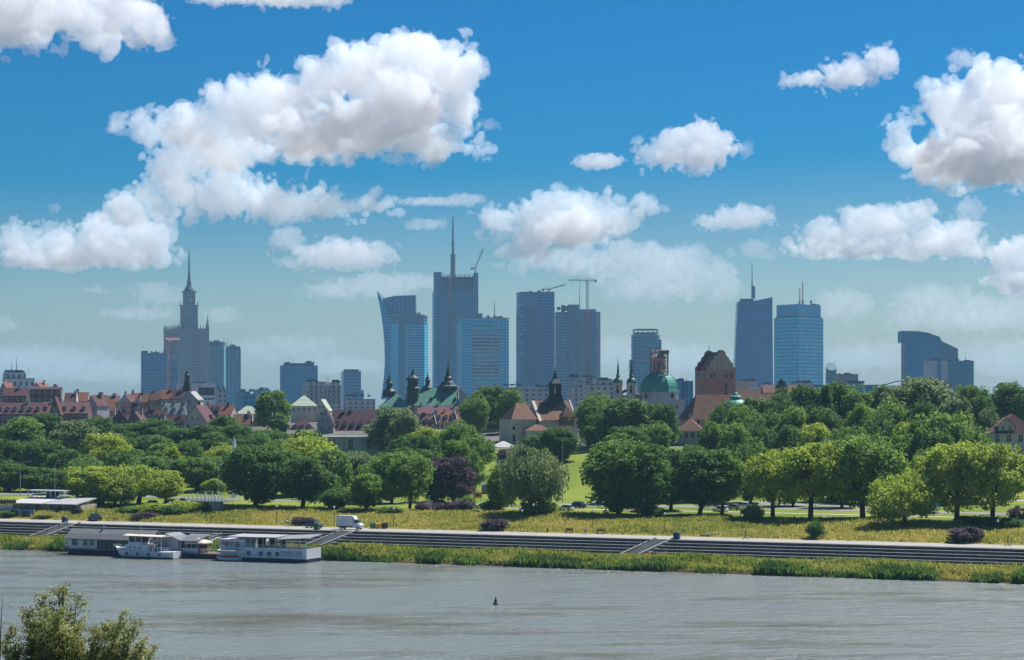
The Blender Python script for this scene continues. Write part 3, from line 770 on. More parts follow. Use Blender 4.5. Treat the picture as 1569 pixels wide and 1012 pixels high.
Y = 2200; mm_ = Y / FPX; o = at(1425, HY, Y); zb = gz(o.x, Y)
root = thing("stepped_glass_tower", (o.x, Y, zb), 0, "glass office tower whose roof steps down in curves to the right", "tower")
q = lambda px, py: ((px - 1425) * mm_, CH - (py - HY) * mm_ - zb)
m = MB(); m.slab([q(1388, 596), q(1388, 517), q(1416, 513), q(1440, 519), q(1444, 524), q(1456, 529), q(1467.5, 535), q(1467.5, 596)][::-1], 0, 26); m.build("glass_facade", facade("glass_stepped", (0.03, 0.10, 0.14), (0.09, 0.19, 0.24), (0.06, 0.13, 0.17), 3, 3.7, .2, .3), root)
m = MB(); m.slab([q(1381, 525), q(1381, 507.5), q(1408, 508), q(1420, 510), q(1440, 517), q(1440, 521), q(1416, 515), q(1388, 518), q(1388, 525)][::-1], -3, 20); m.build("roof_screen", F_DARK, root)
m = MB(); [m.box(q(1383, 0)[0], q(1388, 0)[0], -1, 10, q(0, 527 + 4.6 * k)[1] - .5, q(0, 527 + 4.6 * k)[1] + .5) for k in range(13)]; m.box(q(1383, 0)[0], q(1384, 0)[0], 2, 3, 0, q(0, 527)[1]); m.build("side_balconies", STEEL_L, root)
m = MB(); [m.box(q(1444 + 2.6 * k, 0)[0] - .25, q(1444 + 2.6 * k, 0)[0] + .25, -.5, -.02, 0, q(0, 523 + k * 1.25)[1]) for k in range(10)]; m.build("fins", STEEL_L, root)
T = Tower("box_office", 1423, 1425, 1492, 2050, "boxy office, half pale lilac wall and half teal glass, before the stepped glass tower", "office block", depth=24)
T.block("blank_wall", LILAC, 553, None, 0, -0.02, .17); T.block("window_slot", F_DARK, 554, None, 0.3, .172, .255); T.block("blank_wall", LILAC, 553, None, 0, .258, .42)
T.block("glass_facade", F_GRN, 553, None, 0, .423, 1.0, -0.02, .95); T.mast("aerial", .85, .3, 538, 553, .25)
T.clutter(553, 6, 12, 3)
Y = 1750; mm_ = Y / FPX; o = at(1410, HY, Y); zb = gz(o.x, Y)
root = thing("arched_hall", (o.x, Y, zb), 0, "low hall with a shallow white arched roof below the stepped glass tower", "hall")
pts = [((px - 1410) * mm_, CH - (py - HY) * mm_ - zb) for px, py in ((1356, 589), (1370, 584.5), (1390, 581.5), (1412, 580), (1435, 580.5), (1452, 584), (1464, 590))]
m = MB(); m.slab([(x, z - 1.0) for x, z in pts] [::-1]+ [(x, z) for x, z in pts], -2, 40); m.build("arched_roof", plain("grey_membrane_roof", (0.22, 0.24, 0.26), .8, .1, .1), root)
m = MB(); m.box(pts[0][0] + 2, pts[-1][0] - 2, 0, 36, 0, pts[0][1] - 1.2); m.build("wall", F_LOW, root)

# ------------------------------------------------------------------ nearer city blocks in front of the towers
def low_block(px0, pxc, px1, pytop, Y, label, mat=F_LOW, name="city_block", steps=(), depth=16, seed=1, th=None):
    T = Tower(name, px0, pxc, px1, Y, label, "building", th, depth)
    T.block("wall", mat, pytop)
    for (a, b, py) in steps: T.block("upper_floor", mat, py, pytop, 0, a, b, .05, .95)
    T.trim("roof_edge", STEEL_L, [pytop - .3], .25, .5)
    T.clutter(min([pytop] + [s[2] for s in steps]), 5, seed, 2.0)
    return T
WH = facade("facade_white_modern", (0.08, 0.13, 0.17), (0.16, 0.2, 0.24), (0.62, 0.61, 0.60), 3.6, 4.6, .55, .40, .4, tint=False)
T = low_block(-8, 6, 53, 580, 1300, "pale flat roofed office above the red roofs at the left edge, two thin aerials", WH, steps=[(.0, .72, 571)], seed=2)
T.block("dark_top_floor", F_OFF, 567, 570.8, .6, 0, .66, .1, .9); T.mast("aerial", .42, .3, 548, 567, .28); T.mast("aerial", .26, .3, 551, 567, .2)
T = Tower("white_corner_building", 276, 300, 330, 1250, "white modern building with tall window slots beside the black church spire", "building", depth=24)
T.block("wall", plain("white_render", (0.66, 0.65, 0.63), .7, .08, .2), 588)
m = MB()
for k in range(7):
    x = T.b * (.2 + .7 * k / 6); m.box(x - .75, x + .75, -0.12, -0.02, T.z(606), T.z(594)); m.box(x - .6, x + .6, -.12, -.02, T.z(613), T.z(610))
m.build("window_slots", plain("slot_glass", (0.03, 0.05, 0.07), .1, .2, .2), T.root)["kind"] = "stuff"
T.block("sign", CRRED, 591, 592.6, 0, .08, .3, -0.015, 0); T.clutter(588, 6, 3, 1.5)
low_block(330, 332, 346, 597, 1400, "narrow grey building between the white corner building and the ribbed tower", F_LOW, seed=4)
low_block(362, 372, 392, 604, 1500, "low grey office with a rooftop vent right of the ribbed tower", F_SLAB, steps=[(.1, .6, 600)], seed=5)
low_block(388, 396, 414, 597, 1800, "blue grey office half hidden by the round tree under the slab office", F_SLAB, seed=6)
low_block(524, 530, 575, 612, 1450, "low pale flat block below the small dark office", F_FLAT, steps=[(.0, .3, 608)], seed=7)
low_block(723, 730, 800, 594, 1500, "long pale concrete block under the banded tower", F_LOW, steps=[(.1, .5, 591)], seed=8)
low_block(790, 800, 858, 597, 1300, "pale lilac apartment block under the dark glass tower", F_FLAT, steps=[(.0, .45, 593), (.55, .75, 594)], seed=9)
low_block(868, 876, 920, 594, 1350, "stepped white apartment block under the half built tower", F_FLAT, steps=[(.25, .98, 585), (.5, .9, 578)], seed=10)
low_block(892, 900, 950, 590, 1300, "white apartment block with a setback top left of the twin green spires", F_FLAT, steps=[(.3, .9, 583)], seed=11)
low_block(1010, 1016, 1062, 584, 1300, "grey block with vertical window strips behind the green dome", F_STR, seed=12)
low_block(1132, 1136, 1160, 584, 1500, "small salmon coloured block at the foot of the tapered tower", plain("salmon_render", (0.55, 0.36, 0.28), .8, .1, .1), seed=13)
low_block(1150, 1158, 1225, 592, 1400, "white low block at the foot of the pale glass tower", WH, steps=[(.0, .3, 589)], seed=14)
low_block(1222, 1226, 1246, 587, 1350, "plain beige stair block right of the dark brick chimney", plain("beige_render", (0.50, 0.44, 0.38), .8, .1, .1), seed=15)
low_block(1240, 1246, 1290, 593, 1400, "low white block above the trees under the small cylindrical tower", WH, seed=16)
low_block(1296, 1302, 1345, 590, 1500, "low blue grey block between the brick block and the arched hall", F_SLAB, steps=[(.1, .5, 587)], seed=17)

# ------------------------------------------------------------------ churches and houses on the escarpment
def tiles(name, c1, c2, row=0.38, rough=0.85):
    if name in MATS: return MATS[name]
    t = NT(name)
    s = t.node("ShaderNodeSeparateXYZ"); t.link(t.coord(), s.inputs[0])
    n1 = t.noise(t.coord(), 0.5, 5.0, 0.65); n2 = t.noise(t.mapped((1, 1, 3.0)), 2.2, 3.0, 0.6)
    rows = t.math('FRACT', t.math('DIVIDE', s.outputs[2], row))
    f = t.math('ADD', t.math('MULTIPLY', n1, 0.6), t.math('MULTIPLY', n2, 0.4))
    col = t.ramp(f, [(0.32, c1), (0.68, c2)])
    gap = t.math('LESS_THAN', rows, 0.16)
    t.base(t.mix(t.math('MULTIPLY', gap, 0.45), col, tuple(x * 0.45 for x in c1)))
    t.rough(rough); t.p.inputs["Specular IOR Level"].default_value = 0.25
    t.bump(rows, 0.4, 0.08)
    MATS[name] = t.m
    return t.m
RED = tiles("red_roof_tiles", (0.095, 0.044, 0.050), (0.165, 0.076, 0.077))
ORG = tiles("orange_roof_tiles", (0.20, 0.080, 0.055), (0.31, 0.13, 0.085))
DRED = tiles("dark_red_roof_tiles", (0.072, 0.034, 0.047), (0.122, 0.056, 0.071))
BRN = tiles("brown_roof_tiles", (0.13, 0.065, 0.045), (0.25, 0.135, 0.09))
COPPER = tiles("green_copper_sheet", (0.05, 0.19, 0.14), (0.11, 0.29, 0.21), 1.2, 0.55)
COPPER_B = tiles("bright_green_copper", (0.04, 0.25, 0.17), (0.09, 0.36, 0.25), 1.0, 0.5)
COPPER_D = plain("dark_copper_spire", (0.025, 0.05, 0.045), 0.6, 0.4, 0.3)
PGREEN = tiles("pale_green_sheet_roof", (0.36, 0.45, 0.33), (0.50, 0.56, 0.42), 2.0, 0.5)
SLATE = plain("grey_sheet_roof", (0.16, 0.18, 0.19), 0.55, 0.2, 0.4)
BRICK = tiles("church_brick", (0.42, 0.20, 0.15), (0.58, 0.31, 0.23), 0.6)
DBRICK = plain("dark_brick", (0.14, 0.065, 0.06), 0.9, 0.35, 0.3)
PBRICK = plain("purple_brick", (0.17, 0.085, 0.085), 0.9, 0.3, 0.25)
CREAM = plain("cream_render", (0.56, 0.50, 0.38), 0.85, 0.14, 0.2, streak=True)
OCHRE = plain("ochre_render", (0.48, 0.33, 0.17), 0.85, 0.16, 0.2, streak=True)
WHITE = plain("white_wall", (0.44, 0.43, 0.43), 0.85, 0.12, 0.2, streak=True)
PINK = plain("pink_render", (0.50, 0.36, 0.34), 0.85, 0.14, 0.2, streak=True)
GREYR = plain("grey_render", (0.33, 0.32, 0.31), 0.85, 0.18, 0.2, streak=True)
WIN = plain("window_glass", (0.018, 0.028, 0.038), 0.08, 0.4, 0.8, spec=0.6)
FRAME = plain("white_window_frame", (0.60, 0.60, 0.58), 0.6, 0.1, 0.5)
_wm = {}
def window(parent, x, y, z, w, h, face='f', trim=True, arch=False):
    """a glazed opening with its frame; face 'f' looks along -y, 'l' along -x, 'r' along +x"""
    k = (round(w, 2), round(h, 2), arch)
    if k not in _wm:
        m = MB(); f = 0.12
        if arch:
            pts = [(-w / 2, 0), (w / 2, 0)] + [(w / 2 * math.cos(a), h - w / 2 + w / 2 * math.sin(a)) for a in [math.pi * i / 6 for i in range(7)]]
            m.slab(pts, -0.05, 0.02); g = MB(); 
            g.slab([(a * 1.28, (b - h * .4) * 1.12 + h * .4) for a, b in pts], -0.03, 0.02)
        else:
            m.box(-w / 2, w / 2, -0.05, 0.02, 0, h); g = MB()
            for a in (-w / 2 - f, w / 2): g.box(a, a + f, -0.10, 0.02, -f, h + f)
            for b in (-f, h): g.box(-w / 2, w / 2, -0.10, 0.02, b, b + f)
            g.box(-0.05, 0.05, -0.08, -0.052, 0, h); g.box(-w / 2, -0.05, -0.08, -0.052, h * .6, h * .6 + .09); g.box(0.05, w / 2, -0.08, -0.052, h * .6, h * .6 + .09)
        _wm[k] = (m.mesh("window", WIN), g.mesh("frame", FRAME))
    a, b = _wm[k]
    o = put(bpy.data.objects.new("window", a), parent); o.location = (x, y, z)
    o.rotation_euler = (0, 0, {'f': 0, 'l': -math.pi / 2, 'r': math.pi / 2}[face])
    if trim: put(bpy.data.objects.new("frame", b), o)
    return o
def roof_gable(m, x0, x1, y0, y1, z, h, axis='x', over=0.35, th=0.22):
    """two pitched slopes with real thickness; ridge along axis"""
    if axis == 'x':
        yc = (y0 + y1) / 2; k = h / ((y1 - y0) / 2)
        p = [(y0 - over, z - over * k), (yc, z + h), (y1 + over, z - over * k)]
        m.slabx([p[0], p[1], p[2], (p[2][0], p[2][1] - th), (yc, z + h - th * 1.3), (p[0][0], p[0][1] - th)], x0 - over * .5, x1 + over * .5)
    else:
        xc = (x0 + x1) / 2; k = h / ((x1 - x0) / 2)
        p = [(x0 - over, z - over * k), (xc, z + h), (x1 + over, z - over * k)]
        m.slab([p[0], p[1], p[2], (p[2][0], p[2][1] - th), (xc, z + h - th * 1.3), (p[0][0], p[0][1] - th)][::-1], y0 - over * .5, y1 + over * .5)
def roof_hip(m, x0, x1, y0, y1, z, h, over=0.35, ridge=0.5):
    x0 -= over; x1 += over; y0 -= over; y1 += over
    xc, yc = (x0 + x1) / 2, (y0 + y1) / 2
    w, d = x1 - x0, y1 - y0
    if w >= d: rx, ry = max(0.05, (w - d * ridge * 2) / 2), 0.05
    else: rx, ry = 0.05, max(0.05, (d - w * ridge * 2) / 2)
    z -= 0.1
    m.add([(x0, y0, z), (x1, y0, z), (x1, y1, z), (x0, y1, z), (xc - rx, yc - ry, z + h), (xc + rx, yc - ry, z + h), (xc + rx, yc + ry, z + h), (xc - rx, yc + ry, z + h)],
          [(3, 2, 1, 0), (4, 5, 6, 7), (0, 1, 5, 4), (1, 2, 6, 5), (2, 3, 7, 6), (3, 0, 4, 7)])
def house(px0, px1, pye, pyr, Y, label, wall, roof, kind='x', rz=0.0, depth=None, win=(1, 3), dorm=0, chim=1, name="town_house", wsize=(1.0, 1.5), firewall=False, group=None, wz=None, seed=0, extra_z=6.0, base_py=None, ridge=0.5):
    """px: left/right wall edge, pye/pyr: eaves and ridge rows; kind x = ridge across the view, y = gable to the river, h = hipped"""
    mm = Y / FPX
    w = (px1 - px0) * mm; d = depth or max(8.0, w * 0.8)
    o = at((px0 + px1) / 2, HY, Y); zg = gz(o.x, Y) - 1.0
    ze = CH - (pye - HY) * mm - zg; h = (pye - pyr) * mm
    th = thing(name, (o.x, Y, zg), rz, label, "house", group)
    c_ = max(0.6, math.cos(rz)); hw = w / 2 / c_
    m = MB()
    if kind == 'y':
        m.slab([(-hw, 0), (hw, 0), (hw, ze), (0, ze + h - 0.3), (-hw, ze)], 0, d)
    elif kind == 'x':
        m.slabx([(0, 0), (d, 0), (d, ze), (d / 2, ze + h - .3), (0, ze)], -hw, hw)
    else:
        m.box(-hw, hw, 0, d, 0, ze)
    m.build("wall", wall, th)
    m = MB()
    if kind == 'h': roof_hip(m, -hw, hw, 0, d, ze, h, 0.45, ridge)
    else: roof_gable(m, -hw, hw, 0, d, ze, h, kind)
    rf = m.build("roof", roof, th)
    m = MB(); m.box(-hw - .12, hw + .12, -.22, -.02, ze - .5, ze - .18); m.build("cornice", wall if wall is not PBRICK else GREYR, th)
    rr = random.Random(seed + int(px0 * 7))
    nst, nw = win
    for r in range(nst):
        z = ze - 2.5 - r * 3.2
        if z < 1: break
        for k in range(nw):
            window(th, -hw + (k + .5) * 2 * hw / nw, -0.02, z, *wsize, trim=True)
    if kind == 'y' and h > 3:
        window(th, -0.0 if h < 5 else -hw * .25, -0.02, ze + .6, .9, 1.2)
        if h >= 5: window(th, hw * .25, -.02, ze + .6, .9, 1.2)
    pitch = h / (d / 2)
    for k in range(dorm):                                   # dormers sit in the slope that faces the river
        x = -hw + (k + .5) * 2 * hw / dorm; zd = ze + h * .22; yd = (zd - ze) / pitch
        if kind == 'h' and abs(x) > hw - d * ridge * .35: continue
        m = MB(); m.box(x - .75, x + .75, yd - .05, yd + 1.5 / pitch + .3, zd - .1, zd + 1.45); dm = m.build("dormer", SLATE, th)
        m = MB(); roof_gable(m, x - .8, x + .8, yd - .1, yd + 2.2 / pitch + .2, zd + 1.45, .5, 'y', .12, .1); m.build("dormer_roof", roof, dm)
        window(dm, x, yd - .06, zd + .25, .9, 1.0)
    for k in range(chim):
        x = (rr.uniform(-.85, .85) if chim < 3 else -.85 + 1.7 * k / (chim - 1)) * hw; cw, ch = rr.uniform(.7, 1.4), rr.uniform(1.2, 2.2)
        y = d * rr.uniform(.38, .55) if kind != 'y' else d * rr.uniform(.3, .8); zt = ze + h
        if kind == 'y': x = rr.choice([-.25, .25]) * hw
        m = MB(); m.box(x - cw / 2, x + cw / 2, y - .4, y + .4, ze + h * .3, zt + ch * .6); m.box(x - cw / 2 - .1, x + cw / 2 + .1, y - .5, y + .5, zt + ch * .6, zt + ch * .6 + .2)
        m.build("chimney", rr.choice([WHITE, GREYR, DBRICK, CREAM]), rf)
    if firewall:
        m = MB()
        for x in (-hw, hw): m.slabx([(-.3, 0), (d + .3, 0), (d + .3, ze + .5), (d / 2, ze + h + .7), (-.3, ze + .5)], x - .22 + (.0 if x < 0 else .2), x + .22 + (-.2 if x < 0 else 0))
        m.build("fire_wall", WHITE, th)
    return th
# old town cluster, left
H = house
H(-4, 14, 603, 586, 940, "small house with an orange roof cut off by the left edge of the view", PINK, ORG, 'y', R(-12), chim=1)
H(6, 40, 606, 594, 930, "dark brick house with a flat chimney wall, second from the left edge", DBRICK, RED, 'x', R(6), win=(2, 4), chim=2)
H(42, 70, 602, 586, 1010, "orange gabled house poking up behind the dark brick block", CREAM, ORG, 'y', R(-18), win=(1, 2), chim=1)
th = H(47, 92, 596, 592.5, 900, "tall dark purple brick house with a nearly flat roof, highest of the left roofs", PBRICK, DRED, 'x', R(8), win=(3, 5), chim=2)
H(-6, 62, 634, 617, 850, "long dark brick house with white dormer windows at the left edge", PBRICK, DRED, 'x', R(4), win=(2, 9), dorm=6, chim=2)
H(62, 134, 633, 616, 856, "long purple brick dormered house left of the white stepped wall", PBRICK, RED, 'x', R(5), win=(2, 10), dorm=5, chim=2)
H(76, 92, 632, 608, 848, "narrow steep red gable standing between two long brick houses", PBRICK, RED, 'y', R(4), win=(2, 2), chim=0)
H(98, 116, 615, 602, 930, "pink house under a red roof, first behind the white stepped wall", PINK, RED, 'x', R(6), win=(1, 3), chim=1, firewall=True)
H(116, 134, 614, 601, 940, "cream house under an orange red roof, next to the pink one", CREAM, ORG, 'x', R(6), win=(1, 3), chim=1)
H(130, 150, 621, 606, 880, "house showing a bare white stepped side wall to the river", WHITE, RED, 'y', R(-28), win=(1, 2), chim=1)
H(143, 160, 618, 605, 960, "small grey house with a tall chimney right of the white stepped wall", GREYR, ORG, 'x', R(8), win=(1, 3), chim=2)
H(152, 176, 629, 613, 900, "pink house with an orange dormered roof before the ochre row", PINK, ORG, 'x', R(8), win=(1, 3), dorm=1, chim=1)
H(130, 168, 653, 636, 830, "low brick bastion house with a hipped red roof above the trees", PBRICK, DRED, 'h', R(6), win=(1, 4), chim=0)
H(166, 200, 652, 628, 838, "dark gabled brick house right of the low bastion house", PBRICK, DRED, 'y', R(10), win=(2, 4), chim=1)
H(160, 182, 616, 606, 990, "far grey house with a white chimney stack left of the ochre row", GREYR, BRN, 'x', R(5), win=(1, 3), chim=2)
H(180, 202, 618, 604, 980, "far house with a pointed white gable left of the ochre row", WHITE, RED, 'y', R(-15), win=(1, 2), chim=1)
H(186, 214, 633, 616, 900, "red roofed house with a purple wall in front of the first ochre house", PINK, DRED, 'x', R(9), win=(1, 3), dorm=2, chim=2)
H(201, 215, 614, 602, 985, "ochre house with an orange roof, first in the row to the black spire", OCHRE, ORG, 'x', R(7), win=(1, 3), chim=1)
H(215, 230, 616, 603, 985, "ochre house with a brown roof, second in the row to the black spire", OCHRE, BRN, 'x', R(7), win=(1, 3), chim=1, firewall=True)
H(230, 248, 613, 600, 980, "ochre house with a red roof, third in the row to the black spire", OCHRE, RED, 'x', R(7), win=(1, 3), chim=1)
H(247, 263, 611, 597, 975, "tan house with a tall red roof, fourth in the row to the black spire", CREAM, ORG, 'x', R(7), win=(1, 2), chim=1)
H(263, 286, 611, 597, 970, "tan house with a dark red roof right against the black church spire", CREAM, DRED, 'x', R(7), win=(1, 4), chim=2)
H(190, 222, 652, 631, 832, "purple gabled house at the foot of the row, behind the dark tree tops", PBRICK, RED, 'y', R(-10), win=(1, 3), chim=1)
H(222, 252, 645, 628, 850, "house with white dormers in a red roof left of the cream half hipped house", WHITE, RED, 'x', R(5), win=(1, 4), dorm=4, chim=2)
H(248, 284, 634, 618, 900, "dark roofed house with two white dormers below the black church spire", GREYR, SLATE, 'x', R(5), win=(1, 4), dorm=3, chim=3)
H(256, 284, 654, 636, 842, "low red roofed house with dark dormers left against the cream half hipped house", PINK, RED, 'x', R(4), win=(1, 4), dorm=3, chim=1)
H(282, 317, 646, 621, 830, "cream house with a broad half hipped gable and a steep red roof", CREAM, RED, 'y', R(-6), depth=18, win=(2, 3), chim=1)
H(313, 338, 633, 620, 890, "red house with small dormers left of the plain pink side wall", DBRICK, DRED, 'x', R(6), win=(1, 4), dorm=3, chim=1)
H(334, 354, 635, 622, 860, "house with a plain pink side wall facing the river", PINK, ORG, 'x', R(-14), win=(0, 0), chim=1)
H(318, 345, 652, 640, 836, "low red roofed house tucked right of the cream half hipped house", PINK, RED, 'x', R(4), win=(1, 4), chim=1)
H(356, 386, 650, 635, 840, "low brown roofed house split by a white wall, left of the orange gable", OCHRE, BRN, 'x', R(5), win=(1, 4), chim=2, firewall=True)
H(384, 408, 650, 634, 836, "orange gabled house beside the big round tree under the slab office", OCHRE, ORG, 'y', R(-10), win=(1, 2), chim=0)
th = H(362, 398, 634, 622, 960, "broad building under a pale green sheet roof behind the orange gable", CREAM, PGREEN, 'h', R(4), win=(1, 4), chim=0)
H(446, 486, 622, 605, 1000, "cream manor with a tall hipped pale green roof", CREAM, PGREEN, 'h', R(6), depth=16, win=(1, 5), chim=1)
H(482, 502, 628, 612, 985, "small pale gabled annexe right of the manor with the green roof", CREAM, PGREEN, 'y', R(-10), win=(1, 1), chim=0)
# long red roofed house with its tall gable
H(437, 488, 663, 640, 800, "dark red mansard roofed wing with three round topped dormers", PINK, DRED, 'h', R(4), depth=13, win=(1, 5), dorm=5, chim=0)
H(486, 511, 650, 626, 780, "tall pale grey gable front between the two dark red roofs", GREYR, DRED, 'y', R(2), depth=16, win=(2, 2), chim=0, wsize=(1.1, 1.7))
H(511, 583, 660, 628, 792, "long house with a tall dark red dormered roof right of the grey gable", PINK, DRED, 'x', R(3), depth=16, win=(1, 8), dorm=6, chim=2)
mm_ = 690 / FPX
o = at(555, HY, 690); zg = gz(o.x, 690) - 1
th = thing("flat_roofed_school", (o.x, 690, zg), R(5), "low modern lilac building with a flat roof below the long dark red roof", "building")
Zf = lambda py: CH - (py - HY) * mm_ - zg
m = MB(); m.box(-13, 13, 0, 14, 0, Zf(671)); m.build("wall", plain("lilac_panels", (0.40, 0.38, 0.41), .7, .12, .3), th)
m = MB(); m.box(-13.3, 13.3, -.4, 14.3, Zf(671) + .003, Zf(669)); m.build("roof_slab", PALEST, th)
m = MB(); m.box(-26, -13.1, 2, 12, 0, Zf(672)); m.build("low_wing", GREYR, th)
for k in range(4): window(th, -10 + k * 6.2, -.02, Zf(689), 1.8, 3.4)
for k in range(9):
    m = MB(); m.box(-12.5 + k * 3.1, -12.2 + k * 3.1, -.18, -.03, Zf(694), Zf(671.5)); m.build("panel_fin", GREYR, th)
for k in range(4): window(th, -24 + k * 3, 1.98, Zf(684), 1.8, 2.0)
# roofs with white fire walls
H(640, 668, 652, 638, 800, "left red roofed house with white fire walls below the green church roof", WHITE, RED, 'x', R(14), win=(1, 4), dorm=3, chim=1, firewall=True)
H(668, 700, 646, 632, 815, "second red roofed house with broad white chimney walls below the green church roof", WHITE, ORG, 'x', R(14), win=(1, 5), dorm=3, chim=3, firewall=True)
H(640, 700, 634, 623, 860, "long plain red brown roof directly below the green church roof", PINK, RED, 'x', R(2), win=(1, 8), chim=3)
H(700, 742, 646, 631, 820, "orange roofed house with white fire walls left of the dormered white terrace", WHITE, ORG, 'x', R(14), win=(1, 6), dorm=0, chim=3, firewall=True)
H(734, 787, 656, 633, 790, "long white terrace with small dormers in an orange roof beside the cream church", WHITE, ORG, 'x', R(1), depth=12, win=(2, 10), dorm=8, chim=3)
H(768, 802, 630, 616, 880, "red roofed house with a broad white gable edge left of the cream church", WHITE, RED, 'x', R(14), win=(1, 4), chim=1, firewall=True)
mm_ = 720 / FPX; o = at(772, HY, 720); zg = gz(o.x, 720) - 1
H(752, 790, 685, 676, 720, "small pale pavilion with a low white roof below the cream church", CREAM, PALEST, 'h', R(0), depth=8, win=(1, 4), chim=0)
# right side
H(1037, 1076, 660, 641, 690, "white house with dark windows under a brown roof, in the trees below the brick church", WHITE, BRN, 'h', R(-8), depth=14, win=(3, 4), chim=1, wsize=(1.3, 2.0))
H(1520, 1590, 664, 634, 560, "big white villa with a red roof and gabled dormer at the right edge", WHITE, RED, 'h', R(-6), depth=14, win=(3, 4), chim=1, wsize=(1.2, 2.1), ridge=.35)
Hm = bpy.data.objects[[o.name for o in COL.objects if o.get("label", "").startswith("big white villa")][0]]
mm_ = 560 / FPX; zg = Hm.location.z; ze = CH - (664 - HY) * mm_ - zg
xg = -2.2
m = MB(); m.slab([(xg - 2.2, ze + .2), (xg + 2.2, ze + .2), (xg + 2.2, ze + 2.2), (xg, ze + 4.3), (xg - 2.2, ze + 2.2)], .25, 6); g = m.build("gable_dormer", WHITE, Hm)
m = MB(); roof_gable(m, xg - 2.3, xg + 2.3, 0.1, 6.5, ze + 2.2, 2.2, 'y', .3, .2); m.build("dormer_roof", ORG, g)
for dx in (-.9, .9): window(g, xg + dx, .24, ze + .6, .9, 1.4)
m = MB(); m.box(4.4, 7.2, -1.6, -.03, ze - 9.6, ze - 9.3); [m.box(4.4 + k * .35, 4.45 + k * .35, -1.6, -1.55, ze - 9.3, ze - 8.4) for k in range(9)]; m.box(4.4, 7.2, -1.62, -1.53, ze - 8.4, ze - 8.3); m.build("balcony", GREYR, Hm)
H(1476, 1500, 634, 615, 720, "small white house with a steep orange roof among dark trees at right", WHITE, ORG, 'x', R(-30), win=(1, 2), chim=1)
H(1536, 1590, 634, 618, 740, "red roofed house with white gable walls behind the big villa at the right edge", WHITE, RED, 'x', R(-10), win=(1, 4), chim=2, firewall=True)
H(1288, 1316, 652, 641, 660, "grey metal roofed shed glimpsed between trees under the arched hall", GREYR, SLATE, 'x', R(-20), win=(1, 3), chim=0)
H(1312, 1332, 650, 640, 690, "little red roofed house glimpsed between trees right of the grey metal roof", PINK, ORG, 'x', R(-14), win=(1, 2), chim=1)
H(1128, 1188, 621, 597, 860, "long plain brown tiled roof behind the small green dome", DBRICK, BRN, 'x', R(-4), win=(1, 6), chim=0)
mm_ = 840 / FPX; o = at(1198, HY, 840); zg = gz(o.x, 840) - 1
th = thing("brick_chimney_house", (o.x, 840, zg), 0, "stubby dark brick stepped tower among trees right of the brown roof", "house")
Zf = lambda py: CH - (py - HY) * mm_ - zg
m = MB(); m.box(-2.2, 2.2, 0, 4, 0, Zf(590)); m.build("wall", DBRICK, th)
m = MB(); m.box(-1.4, 1.4, .6, 3.4, Zf(590) + .003, Zf(585)); m.box(-.7, .7, 1.2, 2.8, Zf(585) + .003, Zf(581.5)); m.build("stepped_top", DBRICK, th)
m = MB(); roof_gable(m, -7, 7, 4.1, 12, Zf(601), 3, 'x'); m.build("roof", BRN, th)

def onion(m, z, r, h, n=12, x=0, y=0):
    m.lathe([(r * .55, z), (r * .6, z + h * .04), (r * .95, z + h * .12), (r, z + h * .2), (r * .85, z + h * .3), (r * .45, z + h * .40), (r * .32, z + h * .46), (r * .45, z + h * .5), (r * .38, z + h * .56), (r * .18, z + h * .64), (r * .08, z + h * .8), (r * .03, z + h)], n, x, y)
def cross(m, x, y, z, s=1.2):
    m.cbox(x, y, z + s * .5, .12, .12, s); m.cbox(x, y, z + s * .65, .6 * s * .7, .12, .12)
# black spire of the old town church
mm_ = 940 / FPX; o = at(287, HY, 940); zg = gz(o.x, 940) - 1
th = thing("spired_church", (o.x, 940, zg), 0, "old town church with a grey gable and a slim black spire", "church")
Zf = lambda py: CH - (py - HY) * mm_ - zg
m = MB(); m.slab([(-3, 0), (4.5, 0), (4.5, Zf(612)), (.8, Zf(599)), (-3, Zf(612))], 0, 20); m.build("wall", GREYR, th)
m = MB(); roof_gable(m, -3, 4.5, 0.1, 20, Zf(612), Zf(599) - Zf(612), 'y'); m.build("roof", SLATE, th)
m = MB(); z = Zf(600); m.lathe([(2.4, z), (1.5, z + 4), (1.1, z + 5.5)], 8, -.5, 3); k = z + 5.5
m.lathe([(1.15, k), (1.15, k + 1.8), (1.5, k + 1.9), (.9, k + 2.6), (.6, k + 3.6), (.1, k + 4.4)], 8, -.5, 3); cross(m, -.5, 3, k + 4.3, .9); m.build("spire", COPPER_D, th)
window(th, .8, -.02, Zf(620), .9, 2.2, arch=True)
# green roofed church with four dark spires
Yc = 905; mm_ = Yc / FPX; o = at(650, HY, Yc); zg = gz(o.x, Yc) - 1
th = thing("green_roofed_church", (o.x, Yc, zg), 0, "long church with green copper roofs and four dark baroque spires", "church")
Zf = lambda py: CH - (py - HY) * mm_ - zg
X = lambda px: (px - 650) * mm_
m = MB(); m.box(X(634), X(708), .5, 15, 0, Zf(622.6)); m.build("wall", CREAM, th)
m = MB()
m.slab([(X(637), Zf(594.5)), (X(701), Zf(594.5)), (X(716), Zf(622)), (X(634), Zf(622))], 0, .3)
me_ = MB(); me_.add([(X(634), -.6, Zf(622)), (X(716), -.6, Zf(622)), (X(700), 7.5, Zf(594.5)), (X(637), 7.5, Zf(594.5)), (X(634), 15.6, Zf(622)), (X(716), 15.6, Zf(622))], [(0, 1, 2, 3), (3, 2, 5, 4), (0, 3, 4), (1, 5, 2), (0, 4, 5, 1)])
rf = me_.build("roof", COPPER, th)
for px in (660, 678, 697):
    m = MB(); x = X(px); zz = Zf(613); m.add([(x - .9, 1.6, zz), (x + .9, 1.6, zz), (x, 1.6, zz + 1.5), (x, 5.5, zz + 1.4)], [(0, 1, 2), (1, 3, 2), (0, 2, 3), (0, 3, 1)]); m.build("roof_vent", COPPER_D, rf)
